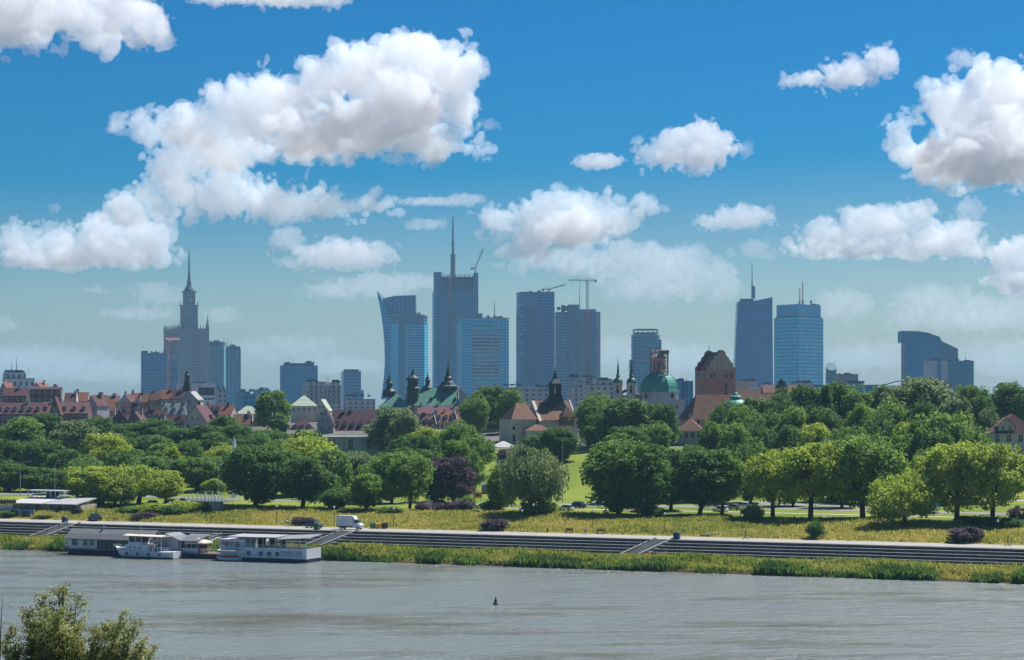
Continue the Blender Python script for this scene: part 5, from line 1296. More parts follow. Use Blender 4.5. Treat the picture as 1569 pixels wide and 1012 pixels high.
TREES = [
 # front row along the meadow
 (150, 716, 84, 58, 'round', 'bright', "yellow green round tree right of the pavilion with flat white roofs"),
 (178, 732, 56, 56, 'round', 'bright', "small low bright tree squeezed left of the weeping willow"),
 (212, 714, 100, 62, 'weep', 'yellow', "broad weeping willow with yellow green strands, above the dark houseboat roof"),
 (255, 722, 50, 66, 'oval', 'bright', "bright green tree at the right shoulder of the yellow green willow"),
 (392, 684, 88, 62, 'round', 'dark', "dark dense round tree beside the grey utility kiosk"),
 (464, 702, 84, 64, 'round', 'dark', "dark bluish tree straight above the dark parked car"),
 (515, 748, 42, 62, 'round', 'dark', "low dark round tree just left of the white van"),
 (561, 727, 50, 60, 'oval', 'mid', "narrow upright tree directly behind the white van"),
 (600, 696, 62, 96, 'round', 'mid', "round mid green tree behind the three waste containers"),
 (628, 700, 62, 70, 'spread', 'mid', "lighter tree on a bare trunk, right neighbour of the tree behind the waste containers"),
 (668, 705, 62, 108, 'round', 'purple', "copper beech with dark purple leaves, left one of the two"),
 (694, 702, 58, 104, 'round', 'purple', "copper beech with dark purple leaves, right one nearer the mown slope"),
 (812, 686, 92, 58, 'weep', 'grey', "grey green weeping birch in the middle, left of the mown hill"),
 (766, 716, 42, 66, 'weep', 'mid', "thin drooping tree at the left side of the grey green birch"),
 (948, 672, 98, 66, 'round', 'mid', "largest green tree, standing right of the mown hill with its shadow on the meadow"),
 (986, 684, 84, 64, 'round', 'dark', "dark right half neighbour of the largest green tree"),
 (1028, 690, 62, 84, 'oval', 'dark', "dark tree between the largest green tree and the white house"),
 (1072, 692, 76, 70, 'oval', 'dark', "dark upright tree under the small green dome, parked cars beside it"),
 (1106, 690, 62, 74, 'oval', 'mid', "mid green tree just left of the cypress shaped bush"),
 (1184, 690, 84, 66, 'spread', 'bright', "bright tree with a forked trunk right of the parked white cars"),
 (1242, 680, 108, 64, 'spread', 'bright', "broad bright tree with a leaning double trunk on the pale road"),
 (1322, 672, 104, 70, 'spread', 'mid', "tall green tree on a single straight trunk, third from the parked white cars"),
 (1356, 690, 70, 76, 'oval', 'bright', "bright tree filling the gap behind the yellowish bushy willow"),
 (1388, 728, 94, 52, 'weep', 'yellow', "bushy yellowish willow touching the meadow near the right"),
 (1466, 682, 104, 62, 'spread', 'bright', "bright spreading tree with its trunk beside the red car"),
 (1520, 682, 98, 60, 'spread', 'yellow', "sunlit yellow green spreading tree in front of the white villa"),
 # park behind the front row
 (12, 708, 60, 110, 'round', 'dark', "dark tree at the left edge above the pavilion"),
 (52, 716, 66, 112, 'round', 'dark', "dark tree behind the glass box of the pavilion"),
 (92, 722, 52, 104, 'round', 'dark', "dark tree behind the tall single arm street lamp"),
 (36, 641, 66, 190, 'oval', 'mid', "tall oval tree with a sunlit top, first from the left edge"),
 (2, 655, 30, 186, 'oval', 'mid', "tall tree half cut off by the left edge"),
 (112, 646, 70, 186, 'oval', 'grey', "tall oval grey green tree, second of the sunlit pair at left"),
 (72, 634, 46, 262, 'round', 'dark', "bluish dark tree between the two tall oval trees"),
 (162, 666, 70, 160, 'round', 'bright', "light green round tree right of the two tall oval trees"),
 (128, 700, 52, 122, 'round', 'mid', "mid green tree behind the yellow green tree by the pavilion"),
 (196, 690, 56, 140, 'round', 'mid', "mid green tree behind the crown of the yellow willow"),
 (232, 668, 74, 196, 'round', 'dark', "dark wide tree on the slope above the yellow willow"),
 (252, 680, 60, 158, 'oval', 'mid', "bluish green tree above the row of small fountains, left part"),
 (292, 676, 42, 150, 'oval', 'mid', "slim tree left of the tall fountain jet"),
 (266, 686, 34, 145, 'oval', 'bright', "small bright green tree in the dark slope left of the fountain jet"),
 (302, 702, 66, 126, 'round', 'mid', "round tree straight behind the row of small fountains"),
 (330, 734, 34, 120, 'round', 'bright', "little bright tree behind the double arm street lamp"),
 (340, 682, 44, 170, 'round', 'bright', "light tree behind the tall fountain jet"),
 (330, 700, 50, 140, 'round', 'mid', "tree at the foot of the tall fountain jet"),
 (200, 650, 60, 235, 'round', 'dark', "dark tree on the escarpment below the purple gabled house"),
 (236, 643, 66, 240, 'round', 'dark', "dark tree covering the feet of the low red roofed houses"),
 (276, 655, 56, 230, 'round', 'dark', "dark tree left below the cream half hipped house"),
 (316, 652, 60, 232, 'round', 'dark', "dark tree right below the cream half hipped house"),
 (362, 652, 60, 232, 'round', 'dark', "dark tree under the plain pink side wall"),
 (345, 638, 44, 268, 'round', 'dark', "small dark tree in front of the low house with the split roof"),
 (400, 658, 66, 236, 'round', 'dark', "dark tree under the orange gabled house"),
 (417, 600, 52, 300, 'round', 'mid', "big round tree silhouetted under the slab office"),
 (428, 642, 26, 280, 'round', 'dark', "dark tree left of the mansard roofed wing"),
 (425, 676, 50, 150, 'round', 'mid', "mid green tree between the two dark front trees"),
 (470, 667, 80, 128, 'round', 'bright', "light green tree rising behind the dark tree above the parked car"),
 (440, 690, 46, 112, 'oval', 'mid', "slim tree in the gap right of the dark tree by the kiosk"),
 (505, 690, 56, 112, 'round', 'mid', "green tree behind the low dark round tree"),
 (540, 694, 62, 138, 'round', 'grey', "grey green round tree under the flat roofed school"),
 (580, 704, 46, 118, 'round', 'mid', "green tree in the gap between the school and the waste containers"),
 (606, 626, 78, 225, 'round', 'grey', "tall grey green tree in front of the green chapel roof"),
 (640, 668, 60, 180, 'round', 'dark', "dark tree below the pair of houses with white fire walls"),
 (655, 657, 66, 205, 'round', 'bright', "light tree in front of the houses with white fire walls"),
 (703, 648, 58, 205, 'round', 'mid', "green tree left of the long dormered white terrace"),
 (700, 676, 46, 165, 'round', 'mid', "tree just above the copper beeches"),
 (725, 667, 60, 172, 'spread', 'mid', "lone tree casting its shadow on the mown slope"),
 (748, 594, 60, 330, 'round', 'dark', "dark round tree under the banded tower"),
 (728, 608, 40, 300, 'round', 'mid', "small light tree at the right end of the green church roof"),
 (784, 598, 44, 320, 'round', 'mid', "tree top left of the cream church roof"),
 (856, 656, 52, 185, 'round', 'dark', "dark green tree in front of the cream church porch"),
 (776, 688, 30, 205, 'round', 'purple', "small purple tree beside the pale pavilion"),
 (912, 604, 62, 262, 'round', 'mid', "lighter tree right of the cream church gable"),
 (916, 636, 50, 245, 'round', 'dark', "dark tree at the top of the mown hill"),
 (962, 612, 92, 238, 'round', 'dark', "very dark wide tree below the twin green spires"),
 (960, 655, 60, 190, 'round', 'dark', "dark tree behind the top of the largest green tree"),
 (1002, 648, 50, 205, 'round', 'mid', "grey green tree behind the right shoulder of the largest green tree"),
 (1020, 622, 40, 235, 'round', 'dark', "dark tree below the dome of the white church"),
 (998, 620, 50, 240, 'round', 'dark', "dark tree between the domed church and the twin spires"),
 (1088, 648, 44, 170, 'oval', 'mid', "upright tree hiding the right side of the white house"),
 (1110, 618, 52, 225, 'round', 'dark', "dark tree at the foot of the small green dome, left part"),
 (1138, 622, 60, 215, 'round', 'mid', "green tree right in front of the small green dome"),
 (1128, 652, 54, 165, 'round', 'mid', "mid green tree below the small green dome"),
 (1163, 612, 60, 240, 'round', 'dark', "dark tree in front of the long plain brown roof"),
 (1198, 600, 58, 250, 'round', 'dark', "dark tree beneath the dark brick stepped tower"),
 (1236, 594, 62, 256, 'round', 'dark', "dark tree below the pale glass tower"),
 (1284, 588, 66, 262, 'round', 'dark', "dark tree below the brown brick block"),
 (1265, 592, 34, 235, 'cone', 'dark', "dark conifer standing out of the broadleaf trees under the small cylindrical tower"),
 (1318, 596, 54, 258, 'round', 'mid', "tree below the low blue grey block"),
 (1350, 592, 36, 262, 'oval', 'mid', "bright edged narrow tree left of the big grey green tree"),
 (1410, 582, 120, 236, 'round', 'grey', "very wide grey green tree on the skyline under the stepped glass tower"),
 (1462, 612, 56, 220, 'round', 'grey', "olive grey tree at the right flank of the very wide grey green tree"),
 (1368, 616, 56, 205, 'round', 'mid', "green tree in front of the very wide grey green tree, left"),
 (1415, 618, 60, 205, 'round', 'dark', "dark green tree in front of the very wide grey green tree, middle"),
 (1484, 592, 52, 285, 'round', 'mid', "green tree on the skyline below the boxy office"),
 (1548, 588, 66, 300, 'round', 'dark', "dark tree on the skyline at the right edge"),
 (1500, 610, 44, 235, 'oval', 'dark', "dark tree right of the small steep orange roof"),
 (1514, 628, 40, 205, 'round', 'grey', "greyish tree left of the white villa"),
 (1450, 636, 92, 150, 'round', 'mid', "wide rounded tree behind the bright spreading tree at right"),
 (1395, 650, 62, 150, 'round', 'bright', "light tree behind the yellowish bushy willow"),
 (1345, 640, 62, 172, 'round', 'dark', "dark tree on the slope under the very wide grey green tree"),
 (1300, 656, 62, 150, 'round', 'mid', "green tree below the grey metal roofed shed"),
 (1252, 652, 60, 160, 'round', 'bright', "light tree behind the broad bright tree with the double trunk"),
 (1210, 655, 56, 165, 'round', 'dark', "bluish dark tree above the bright forked tree"),
 (1165, 652, 56, 170, 'round', 'dark', "dark round tree behind the bright forked tree, left"),
 (1262, 626, 66, 205, 'round', 'dark', "dark slope tree below the conifer"),
 (1220, 626, 60, 205, 'round', 'mid', "slope tree below the white low blocks"),
 (1320, 622, 52, 210, 'round', 'mid', "slope tree right above the grey metal roofed shed"),
 (1150, 676, 52, 120, 'round', 'mid', "mid green tree in the shade left of the forked tree"),
 (1215, 690, 46, 110, 'round', 'mid', "mid green tree between the forked tree and the double trunked tree"),
 (1290, 690, 56, 108, 'round', 'mid', "shaded tree between the double trunked tree and the straight trunked tree"),
 (1425, 690, 56, 100, 'round', 'mid', "shaded tree behind the gap right of the yellowish willow"),
 (1492, 660, 52, 140, 'round', 'mid', "tree left of the white villa wall"),
 # more of the escarpment wood
 (18, 676, 60, 150, 'round', 'dark', "dark tree low between the first tall oval tree and the left edge"),
 (70, 676, 62, 150, 'round', 'dark', "dark tree low between the two tall oval trees"),
 (150, 640, 50, 250, 'round', 'dark', "dark tree under the low polygonal brick bastion"),
 (185, 668, 56, 185, 'round', 'dark', "dark tree right of the light green round tree"),
 (100, 690, 60, 128, 'round', 'dark', "dark tree below the second tall oval tree"),
 (226, 700, 60, 118, 'round', 'mid', "mid green tree just behind the right half of the yellow willow"),
 (328, 664, 50, 205, 'round', 'dark', "dark tree left behind the tall fountain jet"),
 (385, 664, 60, 190, 'round', 'dark', "dark tree behind the crown of the dark tree by the kiosk"),
 (432, 664, 56, 215, 'round', 'dark', "dark tree below the mansard roofed wing, left"),
 (465, 666, 52, 215, 'round', 'dark', "dark tree below the mansard roofed wing, middle"),
 (620, 670, 52, 205, 'round', 'dark', "dark tree right of the flat roofed school"),
 (618, 690, 56, 140, 'round', 'mid', "green tree in the hollow above the waste containers"),
 (650, 690, 54, 150, 'round', 'dark', "dark tree behind the left copper beech"),
 (820, 668, 50, 205, 'round', 'dark', "dark tree below the side chapel of the cream church"),
 (1102, 664, 46, 170, 'round', 'dark', "dark tree right of the white house, lower down"),
 (1185, 632, 60, 215, 'round', 'dark', "dark slope tree under the long plain brown roof"),
 (1380, 668, 66, 130, 'round', 'mid', "mid green tree above the yellowish bushy willow"),
 (1330, 668, 60, 130, 'round', 'mid', "mid green tree behind the straight trunked tree"),
 (1430, 660, 66, 130, 'round', 'dark', "dark tree left behind the bright spreading tree"),
 (1280, 668, 60, 135, 'round', 'dark', "dark tree behind the double trunked tree, right"),
 (1150, 640, 56, 195, 'round', 'mid', "mid green slope tree right of the small green dome"),
 (1060, 684, 60, 118, 'round', 'dark', "dark tree in the second row behind the dark upright tree"),
 (960, 690, 70, 110, 'round', 'dark', "dark tree in the second row behind the largest green tree"),
 (500, 690, 50, 150, 'round', 'mid', "mid green tree covering the left foot of the flat roofed school"),
 (592, 694, 46, 160, 'round', 'dark', "dark tree covering the right foot of the flat roofed school"),
 (566, 700, 50, 150, 'round', 'mid', "mid green tree in front of the middle of the flat roofed school"),
 (472, 660, 50, 195, 'round', 'dark', "dark tree filling the slope left of the flat roofed school"),
 (726, 690, 30, 150, 'bush', 'mid', "low green bush on the mown slope behind the lone shadow casting tree"),
]
for a in TREES: tree(*a)
BUSH = [
 (757, 796, 36, 29.5, 'purple', "dark purple bush alone on the edge of the promenade, in the middle of the meadow"),
 (1480, 808, 48, 30.5, 'purple', "big dark purple bush on the promenade edge near the right"),
 (222, 785, 32, 32, 'purple', "dark purple bush on the meadow above the houseboats"),
 (466, 792, 30, 31, 'purple', "dark purple bush right behind the dark parked car"),
 (648, 770, 24, 63, 'purple', "low purple bush, left end of the row below the parked blue cars"),
 (672, 771, 22, 63, 'purple', "low purple bush in the row below the parked blue cars, beside the left end one"),
 (694, 768, 26, 64, 'purple', "greyish purple bush in the middle of the row below the parked cars"),
 (712, 766, 28, 64, 'purple', "tallest purple bush, right end of the row below the parked cars"),
 (716, 760, 26, 69, 'mid', "rounded green bush rising behind the right end of the purple row"),
 (755, 766, 32, 66, 'mid', "dense green bush left of the grey green birch"),
 (822, 764, 40, 56, 'mid', "green bush at the foot of the grey green birch"),
 (1156, 772, 26, 56, 'mid', "green cypress shaped bush between the parked cars and the forked tree"),
 (1142, 778, 14, 60, 'mid', "small round green bush left of the cypress shaped bush"),
 (20, 782, 40, 32, 'dark', "dark bush beside the blue containers left of the pavilion"),
 (70, 789, 30, 30, 'dark', "low dark bush in front of the pavilion veranda"),
 (205, 775, 46, 44, 'mid', "green hedge bush under the willow, left end"),
 (240, 771, 52, 46, 'bright', "bright green hedge bush right of the willow"),
 (282, 768, 50, 48, 'bright', "bright green hedge bush in front of the row of fountains"),
 (265, 775, 36, 42, 'dark', "dark low bush under the bright hedge"),
 (312, 770, 30, 50, 'mid', "small green hedge bush left of the grey utility kiosk"),
 (1500, 790, 44, 58, 'dark', "dark green hedge bush below the red car"),
 (1540, 792, 50, 56, 'dark', "dark green hedge bush at the right edge of the meadow"),
 (1562, 776, 30, 70, 'purple', "twiggy brownish bush on the lawn at the right edge"),
 (1250, 798, 26, 29.5, 'dark', "flat dark weed bush at the promenade edge under the double trunked tree"),
 (500, 784, 26, 58, 'mid', "light bush between the dark front trees and the white van"),
 (600, 776, 34, 56, 'mid', "low green bush right of the tree behind the white van"),
 (1000, 776, 34, 60, 'dark', "dark undergrowth bush right of the largest green tree's trunk"),
 (840, 770, 30, 60, 'mid', "small bush right of the green bush at the birch foot"),
]
for px, pt, w, v, c, lb in BUSH: tree(px, pt, w, v, 'bush', c, lb)

# the foreground poplar that reaches into the lower left corner
def near_tree():
    Y = 92.0; mm = Y / FPX
    x0 = (95 - CX) / FPX * Y; zg = gz(x0, Y)
    th = thing("foreground_tree", (x0, Y, zg), 0, "airy olive green tree top in the lower left foreground, close to the viewer", "tree")
    nr = np.random.default_rng(77); rr = random.Random(77)
    m = MB(); top = CH - (896 - HY) * mm - zg
    m.tube([(0, 0, -.3), (.1, 0, 4), (-.1, .1, 9), (0, 0, top * .78), (.05, 0, top - .3)], [.34, .26, .18, .09, .02], 8)
    P = []; D = []
    X = lambda px: (px - 95) * mm
    Z = lambda py: CH - (py - HY) * mm - zg
    # leading shoots: (px, py of tip, weight)
    shoots = [(85, 900, 1.0), (60, 914, .9), (112, 912, .9), (38, 936, .8), (128, 946, .8), (150, 962, .7), (20, 962, .7), (98, 930, .9), (70, 935, 1), (192, 936, 1.0), (172, 950, .9), (214, 946, .8), (230, 972, .8), (160, 958, .7), (205, 960, .9), (6, 980, .7),
              (236, 990, .6), (145, 990, .9), (110, 965, 1), (50, 965, 1), (80, 970, 1), (185, 985, 1), (215, 992, .9), (30, 995, .9), (100, 1000, 1), (135, 1005, .9), (165, 1008, .9), (62, 1002, 1), (200, 1010, .9), (12, 1000, .9), (45, 985, 1), (90, 985, 1), (120, 985, 1), (150, 1003, 1), (228, 1000, .8), (75, 950, 1), (45, 945, .8), (100, 945, 1), (180, 968, .9), (2, 1005, .8), (110, 1000, 1), (85, 1012, 1)]
    for (px, py, w) in shoots:
        tip = Vector((X(px), rr.uniform(-1.2, 1.2), Z(py)))
        root = Vector((X(px) * .35, tip.y * .4, tip.z - rr.uniform(3.2, 5.0)))
        mid_ = root.lerp(tip, .55) + Vector((X(px) * .12, 0, .1))
        m.tube([root, mid_, tip], [.05, .028, .008], 5, cap=False)
        for k in range(34):
            f = rr.uniform(.25, 1.0); p = root.lerp(mid_, f / .55) if f < .55 else mid_.lerp(tip, (f - .55) / .45)
            a = rr.uniform(0, 6.28); L = rr.uniform(.35, 1.05) * (1.25 - f * .75) * w
            q_ = p + Vector((math.cos(a) * L, math.sin(a) * L, rr.uniform(-.1, .55) * L))
            m.tube([p, q_], [.011, .004], 3, cap=False)
            n = int(30 * w)
            t_ = nr.uniform(.15, 1.05, n)[:, None]
            P.append(np.array(p) + (np.array(q_) - np.array(p)) * t_ + nr.normal(0, .085, (n, 3)))
    # the lower crown, below the frame
    for k in range(150):
        a = rr.uniform(0, 6.28); z = rr.uniform(5, top - 3.8); L = rr.uniform(.6, 3.3) * (1.1 - .35 * abs(z - 9) / 9)
        p = Vector((0, 0, z - .8)); q_ = Vector((math.cos(a) * L, math.sin(a) * L, z + .3))
        if L > 1.2: m.tube([p, q_], [.05, .012], 4, cap=False)
        P.append(np.array(q_) + nr.normal(0, .42, (170, 3)))
    pos = np.concatenate(P); tone = nr.uniform(0, 1, len(pos))
    # loose leaf sprays share a tone
    tone = .5 * tone + .5 * (np.sin(pos[:, 0] * 3.1) * np.sin(pos[:, 2] * 2.7 + 1) * .5 + .5)
    cm = leaves_mesh("crown", pos, tone, .078, nr, .15, .42, None, None)
    m.build("trunk", BARK, th)
    o = put(bpy.data.objects.new("crown", cm), th); o.material_slots[0].link = 'OBJECT'; o.material_slots[0].material = LF['near']
    th2 = thing("bare_shoot", (X(8) + x0, Y - 1, zg), 0, "thin bare upright twig beside the foreground tree at the left edge", "branch")
    m = MB(); m.tube([(0, 0, 0), (.02, 0, 8), (-.03, 0, 14), (.05, 0, Z(960)), (.1, 0, Z(925)), (.13, 0, Z(912))], [.07, .06, .045, .022, .014, .005], 5); m.build("stem", BARK, th2)
    m = MB(); [m.tube([(.05, 0, Z(960 + 14 * k)), (.05 + .16 * (-1) ** k, .05, Z(950 + 14 * k))], [.008, .003], 3) for k in range(4)]; m.build("side_twigs", BARK, th2)
LF['near'] = leaf_mat("leaves_olive", [(0.1, (0.16, 0.19, 0.05)), (0.5, (0.33, 0.36, 0.11)), (0.9, (0.52, 0.53, 0.23))], .55)
near_tree()

# ------------------------------------------------------------------ boats, pavilion, vehicles, people, street furniture
NAVY = plain("navy_hull_paint", (0.018, 0.030, 0.060), 0.45, 0.35, 0.4, streak=True)
BWHITE = plain("boat_white_paint", (0.66, 0.67, 0.70), 0.45, 0.12, 0.5, streak=True)
BGREY = plain("grey_boarding", (0.30, 0.33, 0.37), 0.7, 0.12, 0.6)
SEAM = tiles("standing_seam_roof", (0.20, 0.21, 0.215), (0.27, 0.28, 0.28), 30.0, 0.5)
DKGL = plain("dark_glazing", (0.02, 0.03, 0.04), 0.1, 0.3, 0.5, spec=0.6)
CANV = plain("cream_canvas", (0.62, 0.56, 0.44), 0.8, 0.1, 0.5)
GCANV = plain("grey_canvas", (0.36, 0.36, 0.36), 0.8, 0.12, 0.5)
WOODM = plain("deck_wood", (0.20, 0.13, 0.08), 0.8, 0.3, 0.7)
REDP = plain("red_paint", (0.45, 0.04, 0.03), 0.5, 0.15, 0.6)
YELP = plain("yellow_plastic", (0.55, 0.36, 0.02), 0.5, 0.12, 0.6)
GRNP = plain("green_plastic", (0.04, 0.16, 0.07), 0.5, 0.15, 0.6)
BLUP = plain("blue_plastic", (0.015, 0.07, 0.16), 0.5, 0.15, 0.6)
BLKP = plain("black_plastic", (0.02, 0.022, 0.025), 0.5, 0.2, 0.6)
CARW = plain("car_white", (0.70, 0.71, 0.72), 0.3, 0.06, 0.5)
CARN = plain("car_navy", (0.015, 0.022, 0.045), 0.25, 0.2, 0.5, spec=.6)
CARB = plain("car_blue", (0.04, 0.07, 0.13), 0.25, 0.2, 0.5, spec=.6)
CARS = plain("car_silver", (0.42, 0.44, 0.46), 0.3, 0.1, 0.5, metal=.4)
CARR = plain("car_red", (0.42, 0.03, 0.05), 0.3, 0.1, 0.5)
TYRE = plain("tyre_rubber", (0.018, 0.018, 0.018), 0.9, 0.2, 0.6)
RIM = plain("wheel_rim", (0.40, 0.41, 0.42), 0.35, 0.1, 0.6, metal=.6)
LAMPG = plain("frosted_globe", (0.75, 0.75, 0.72), 0.4, 0.05, 0.5)
HEADL = plain("headlight_lens", (0.65, 0.67, 0.7), 0.15, 0.05, 0.5)
POLE = plain("galvanised_pole", (0.36, 0.38, 0.39), 0.5, 0.15, 0.5)
POLED = plain("dark_pole", (0.03, 0.035, 0.035), 0.5, 0.2, 0.5)
class Moored:
    def __init__(s, name, px, v, label, cat, z=0.0):
        s.v, s.u = v, u_at(px, v); p = bank(s.u, v, z); s.m = p.y / FPX; s.Y = p.y
        s.root = thing(name, p, -BA, label, cat)
    def x(s, px): return u_at(px, s.v) - s.u
    def z(s, py): return CH - (py - HY) * s.m
    def part(s, name, mat, fn, parent=None):
        m = MB(); fn(m); return m.build(name, mat, parent or s.root)
def hull(m, x0, x1, w, z0, z1, bow=2.2, rise=.7, stern=0.6, flare=.85):
    """boat body: pointed and raised at x0, blunt at x1"""
    st = [(x0, .06, rise), (x0 + bow * .35, .45, rise * .6), (x0 + bow, .86, rise * .2), (x0 + bow * 1.8, 1, 0), ((x0 + x1) / 2, 1, 0), (x1 - stern, 1, 0), (x1, .8, .05)]
    vs_, fs = [], []
    for x, f, r in st:
        a = w / 2 * f
        sh = .55 * bow * max(0, .9 - (x - x0) / bow) if bow else 0
        vs_ += [(x + sh, -a * flare, z0), (x, -a, z1 + r), (x, a, z1 + r), (x + sh, a * flare, z0)]
    for i in range(len(st) - 1):
        for k in range(4):
            fs.append((4 * i + k, 4 * i + (k + 1) % 4, 4 * i + 4 + (k + 1) % 4, 4 * i + 4 + k))
    fs += [(3, 2, 1, 0), tuple(len(vs_) - 4 + k for k in range(4))]
    m.add(vs_, fs)
def rail(m, x0, x1, y, z0, h, n, r=.035):
    for k in range(n + 1):
        x = x0 + (x1 - x0) * k / n; m.tube([(x, y, z0), (x, y, z0 + h)], r, 4)
    for f in (1.0, .55): m.tube([(x0, y, z0 + h * f), (x1, y, z0 + h * f)], r, 4)

# grey roofed houseboat
B = Moored("houseboat", 175, -5.0, "long houseboat with white walls and a grey metal roof, leftmost moored boat", "houseboat")
a, b = B.x(100), B.x(246)
B.part("hull", NAVY, lambda m: hull(m, a, b, 5.6, -.6, 1.25, 2.8, .8))
B.part("deck", BGREY, lambda m: (m.box(a + 3.2, b - .3, -2.8, 2.8, 1.26, 1.42)))
hx0, hx1 = B.x(113), B.x(238)
wl_ = hx0 + (hx1 - hx0) * .36
B.part("wall", BWHITE, lambda m: m.box(hx0, wl_, -2.1, 2.3, 1.43, 4.0)); B.part("wall", BWHITE, lambda m: (m.box(hx0 + (hx1 - hx0) * .78, hx1, -2.1, 2.3, 1.43, 4.0)))
B.part("glazed_wall", DKGL, lambda m: m.box(wl_ + .01, hx0 + (hx1 - hx0) * .779, -2.0, 2.3, 1.43, 4.0))
def posts(m):
    for k in range(9):
        x = wl_ + (hx1 - hx0) * .42 * k / 8; m.box(x - .07, x + .07, -2.14, -2.01, 1.43, 4.0)
B.part("window_posts", plain("blue_grey_frame", (.13, .17, .2), .6, .1, .5), posts)["kind"] = "stuff"
for f in (.06, .19, .27): window(B.root, hx0 + (hx1 - hx0) * f + .6, -2.12, 2.1, 1.1 if f > .1 else 1.5, 1.3)
window(B.root, hx0 + (hx1 - hx0) * .86, -2.12, 2.1, 1.2, 1.3)
def rf(m): roof_gable(m, hx0 - .3, hx1 + .3, -2.4, 2.6, 4.02, 1.75, 'x', .55, .16)
B.part("roof", SEAM, rf)
def seams(m):
    for k in range(30):
        x = hx0 + (hx1 - hx0) * k / 29; m.bar((x, -2.9, 3.76), (x, .1, 5.84), .05)
B.part("roof_seams", SLATE, seams)["kind"] = "stuff"
B.part("vent", BGREY, lambda m: (m.tube([(-3, .1, 5.6), (-3, .1, 6.3)], .12, 6), m.cbox(-3, .1, 6.35, .5, .5, .12)))
B.part("rail", BWHITE, lambda m: rail(m, a + .8, hx0 - .2, -1.6, 1.7, .9, 4))
B.part("bow_tent", BGREY, lambda m: m.add([(a + 1.6, -1.2, 1.6), (hx0 - .1, -1.8, 1.5), (hx0 - .1, 1.8, 1.5), (a + 1.6, 1.2, 1.6), (hx0 - .1, -1.3, 3.6), (hx0 - .1, 1.3, 3.6)], [(0, 1, 4), (0, 4, 5, 3), (1, 2, 5, 4), (3, 5, 2), (3, 2, 1, 0)]))

# gabled houseboat with terrace
B = Moored("houseboat", 290, -4.5, "houseboat with a grey gable wall and open terrace left of the cafe boat", "houseboat")
a, b = B.x(243), B.x(346)
B.part("hull", NAVY, lambda m: hull(m, a, b, 6.0, -.6, 1.0, 1.0, .1, .3))
B.part("deck", WOODM, lambda m: m.box(a + .8, b - .3, -2.9, 2.9, 1.01, 1.16))
g0, g1 = B.x(246), B.x(283); gm_ = (g0 + g1) / 2
B.part("gable_wall", BGREY, lambda m: m.slab([(g0, 1.17), (g1, 1.17), (g1, 4.1), (gm_, 5.35), (g0, 4.1)], -2.6, 2.6))
B.part("roof", SEAM, lambda m: roof_gable(m, g0, g1, -2.7, 2.7, 4.12, 1.3, 'y', .35, .14))
window(B.root, g0 + .9, -2.62, 2.4, 1.0, 1.2)
t0, t1 = B.x(284), B.x(312)
B.part("lean_to_roof", SEAM, lambda m: m.add([(t0 - .2, -2.3, 3.8), (t1, -2.3, 3.8), (t1, 2.6, 5.1), (t0 - .2, 2.6, 5.1), (t0 - .2, -2.3, 3.66), (t1, -2.3, 3.66), (t1, 2.6, 4.95), (t0 - .2, 2.6, 4.95)], [(0, 1, 2, 3), (7, 6, 5, 4), (0, 4, 5, 1), (1, 5, 6, 2), (3, 2, 6, 7), (0, 3, 7, 4)]))
B.part("back_wall", WOODM, lambda m: m.box(t0, t1 - .1, 1.6, 2.4, 1.17, 4.7))
for k in range(4):
    x = t0 + .2 + (t1 - t0 - .5) * k / 3; B.part("post", BWHITE, lambda m: m.tube([(x, -2.2, 1.16), (x, -2.2, 3.66)], .07, 5))
B.part("rail", BWHITE, lambda m: rail(m, t0, b - .6, -2.75, 1.16, 1.0, 14, .04))
B.part("counter", BWHITE, lambda m: m.box(t0 + .4, t1 - .6, -1.9, -1.2, 1.17, 2.2))
th = thing("parasol", bank(u_at(305, -4.6), -4.6, 1.16), -BA, "cream square parasol on the terrace of the gabled houseboat", "parasol")
m = MB(); m.tube([(0, 0, 0), (0, 0, 3.1)], .05, 6); m.build("pole", POLE, th)
m = MB(); m.add([(-2.4, -2.1, 2.25), (2.4, -2.1, 2.25), (2.4, 2.1, 2.25), (-2.4, 2.1, 2.25), (0, 0, 3.35), (-2.4, -2.1, 2.0), (2.4, -2.1, 2.0), (2.4, 2.1, 2.0), (-2.4, 2.1, 2.0)], [(0, 1, 4), (1, 2, 4), (2, 3, 4), (3, 0, 4), (0, 5, 6, 1), (1, 6, 7, 2), (2, 7, 8, 3), (3, 8, 5, 0)]); m.build("canopy", CANV, th)
for k, (px, lb) in enumerate(((291, "first from the grey gable wall"), (297, "second from the grey gable wall"), (318, "nearest the cafe boat"))):
    th = thing("terrace_table", bank(u_at(px, -5.6), -5.6, 1.16), 0, "small dark round table on the houseboat terrace, " + lb, "table", "terrace tables")
    m = MB(); m.tube([(0, 0, 0), (0, 0, .72)], .05, 5); m.build("leg", POLED, th)
    m = MB(); m.lathe([(.45, .72), (.45, .76)], 10); m.build("table_top", WOODM, th)

# white motor boat
B = Moored("motor_boat", 225, -9.6, "white motor boat with a high wheelhouse moored in front of the houseboats", "boat")
a, b = B.x(177), B.x(272)
B.part("hull", BWHITE, lambda m: hull(m, a, b, 4.6, .15, 1.55, 3.0, .95, .8, .9))
B.part("boot_stripe", NAVY, lambda m: hull(m, a + .5, b - .03, 4.35, -.6, .35, 2.6, .25, .8, .9))
c0, c1 = B.x(199), B.x(234)
B.part("cabin", BWHITE, lambda m: (m.box(c0, c1, -1.7, 1.7, 1.5, 3.0), m.box(c0 - 2.2, c0 - .01, -1.4, 1.4, 1.5, 2.2)))
B.part("wheelhouse", BWHITE, lambda m: (m.box(c0 + .6, c0 + 4.2, -1.5, 1.5, 3.01, 3.5), *[m.cbox(x, y, 4.2, .14, .14, 1.4) for x in (c0 + .7, c0 + 2.4, c0 + 4.1) for y in (-1.4, 1.4)]))
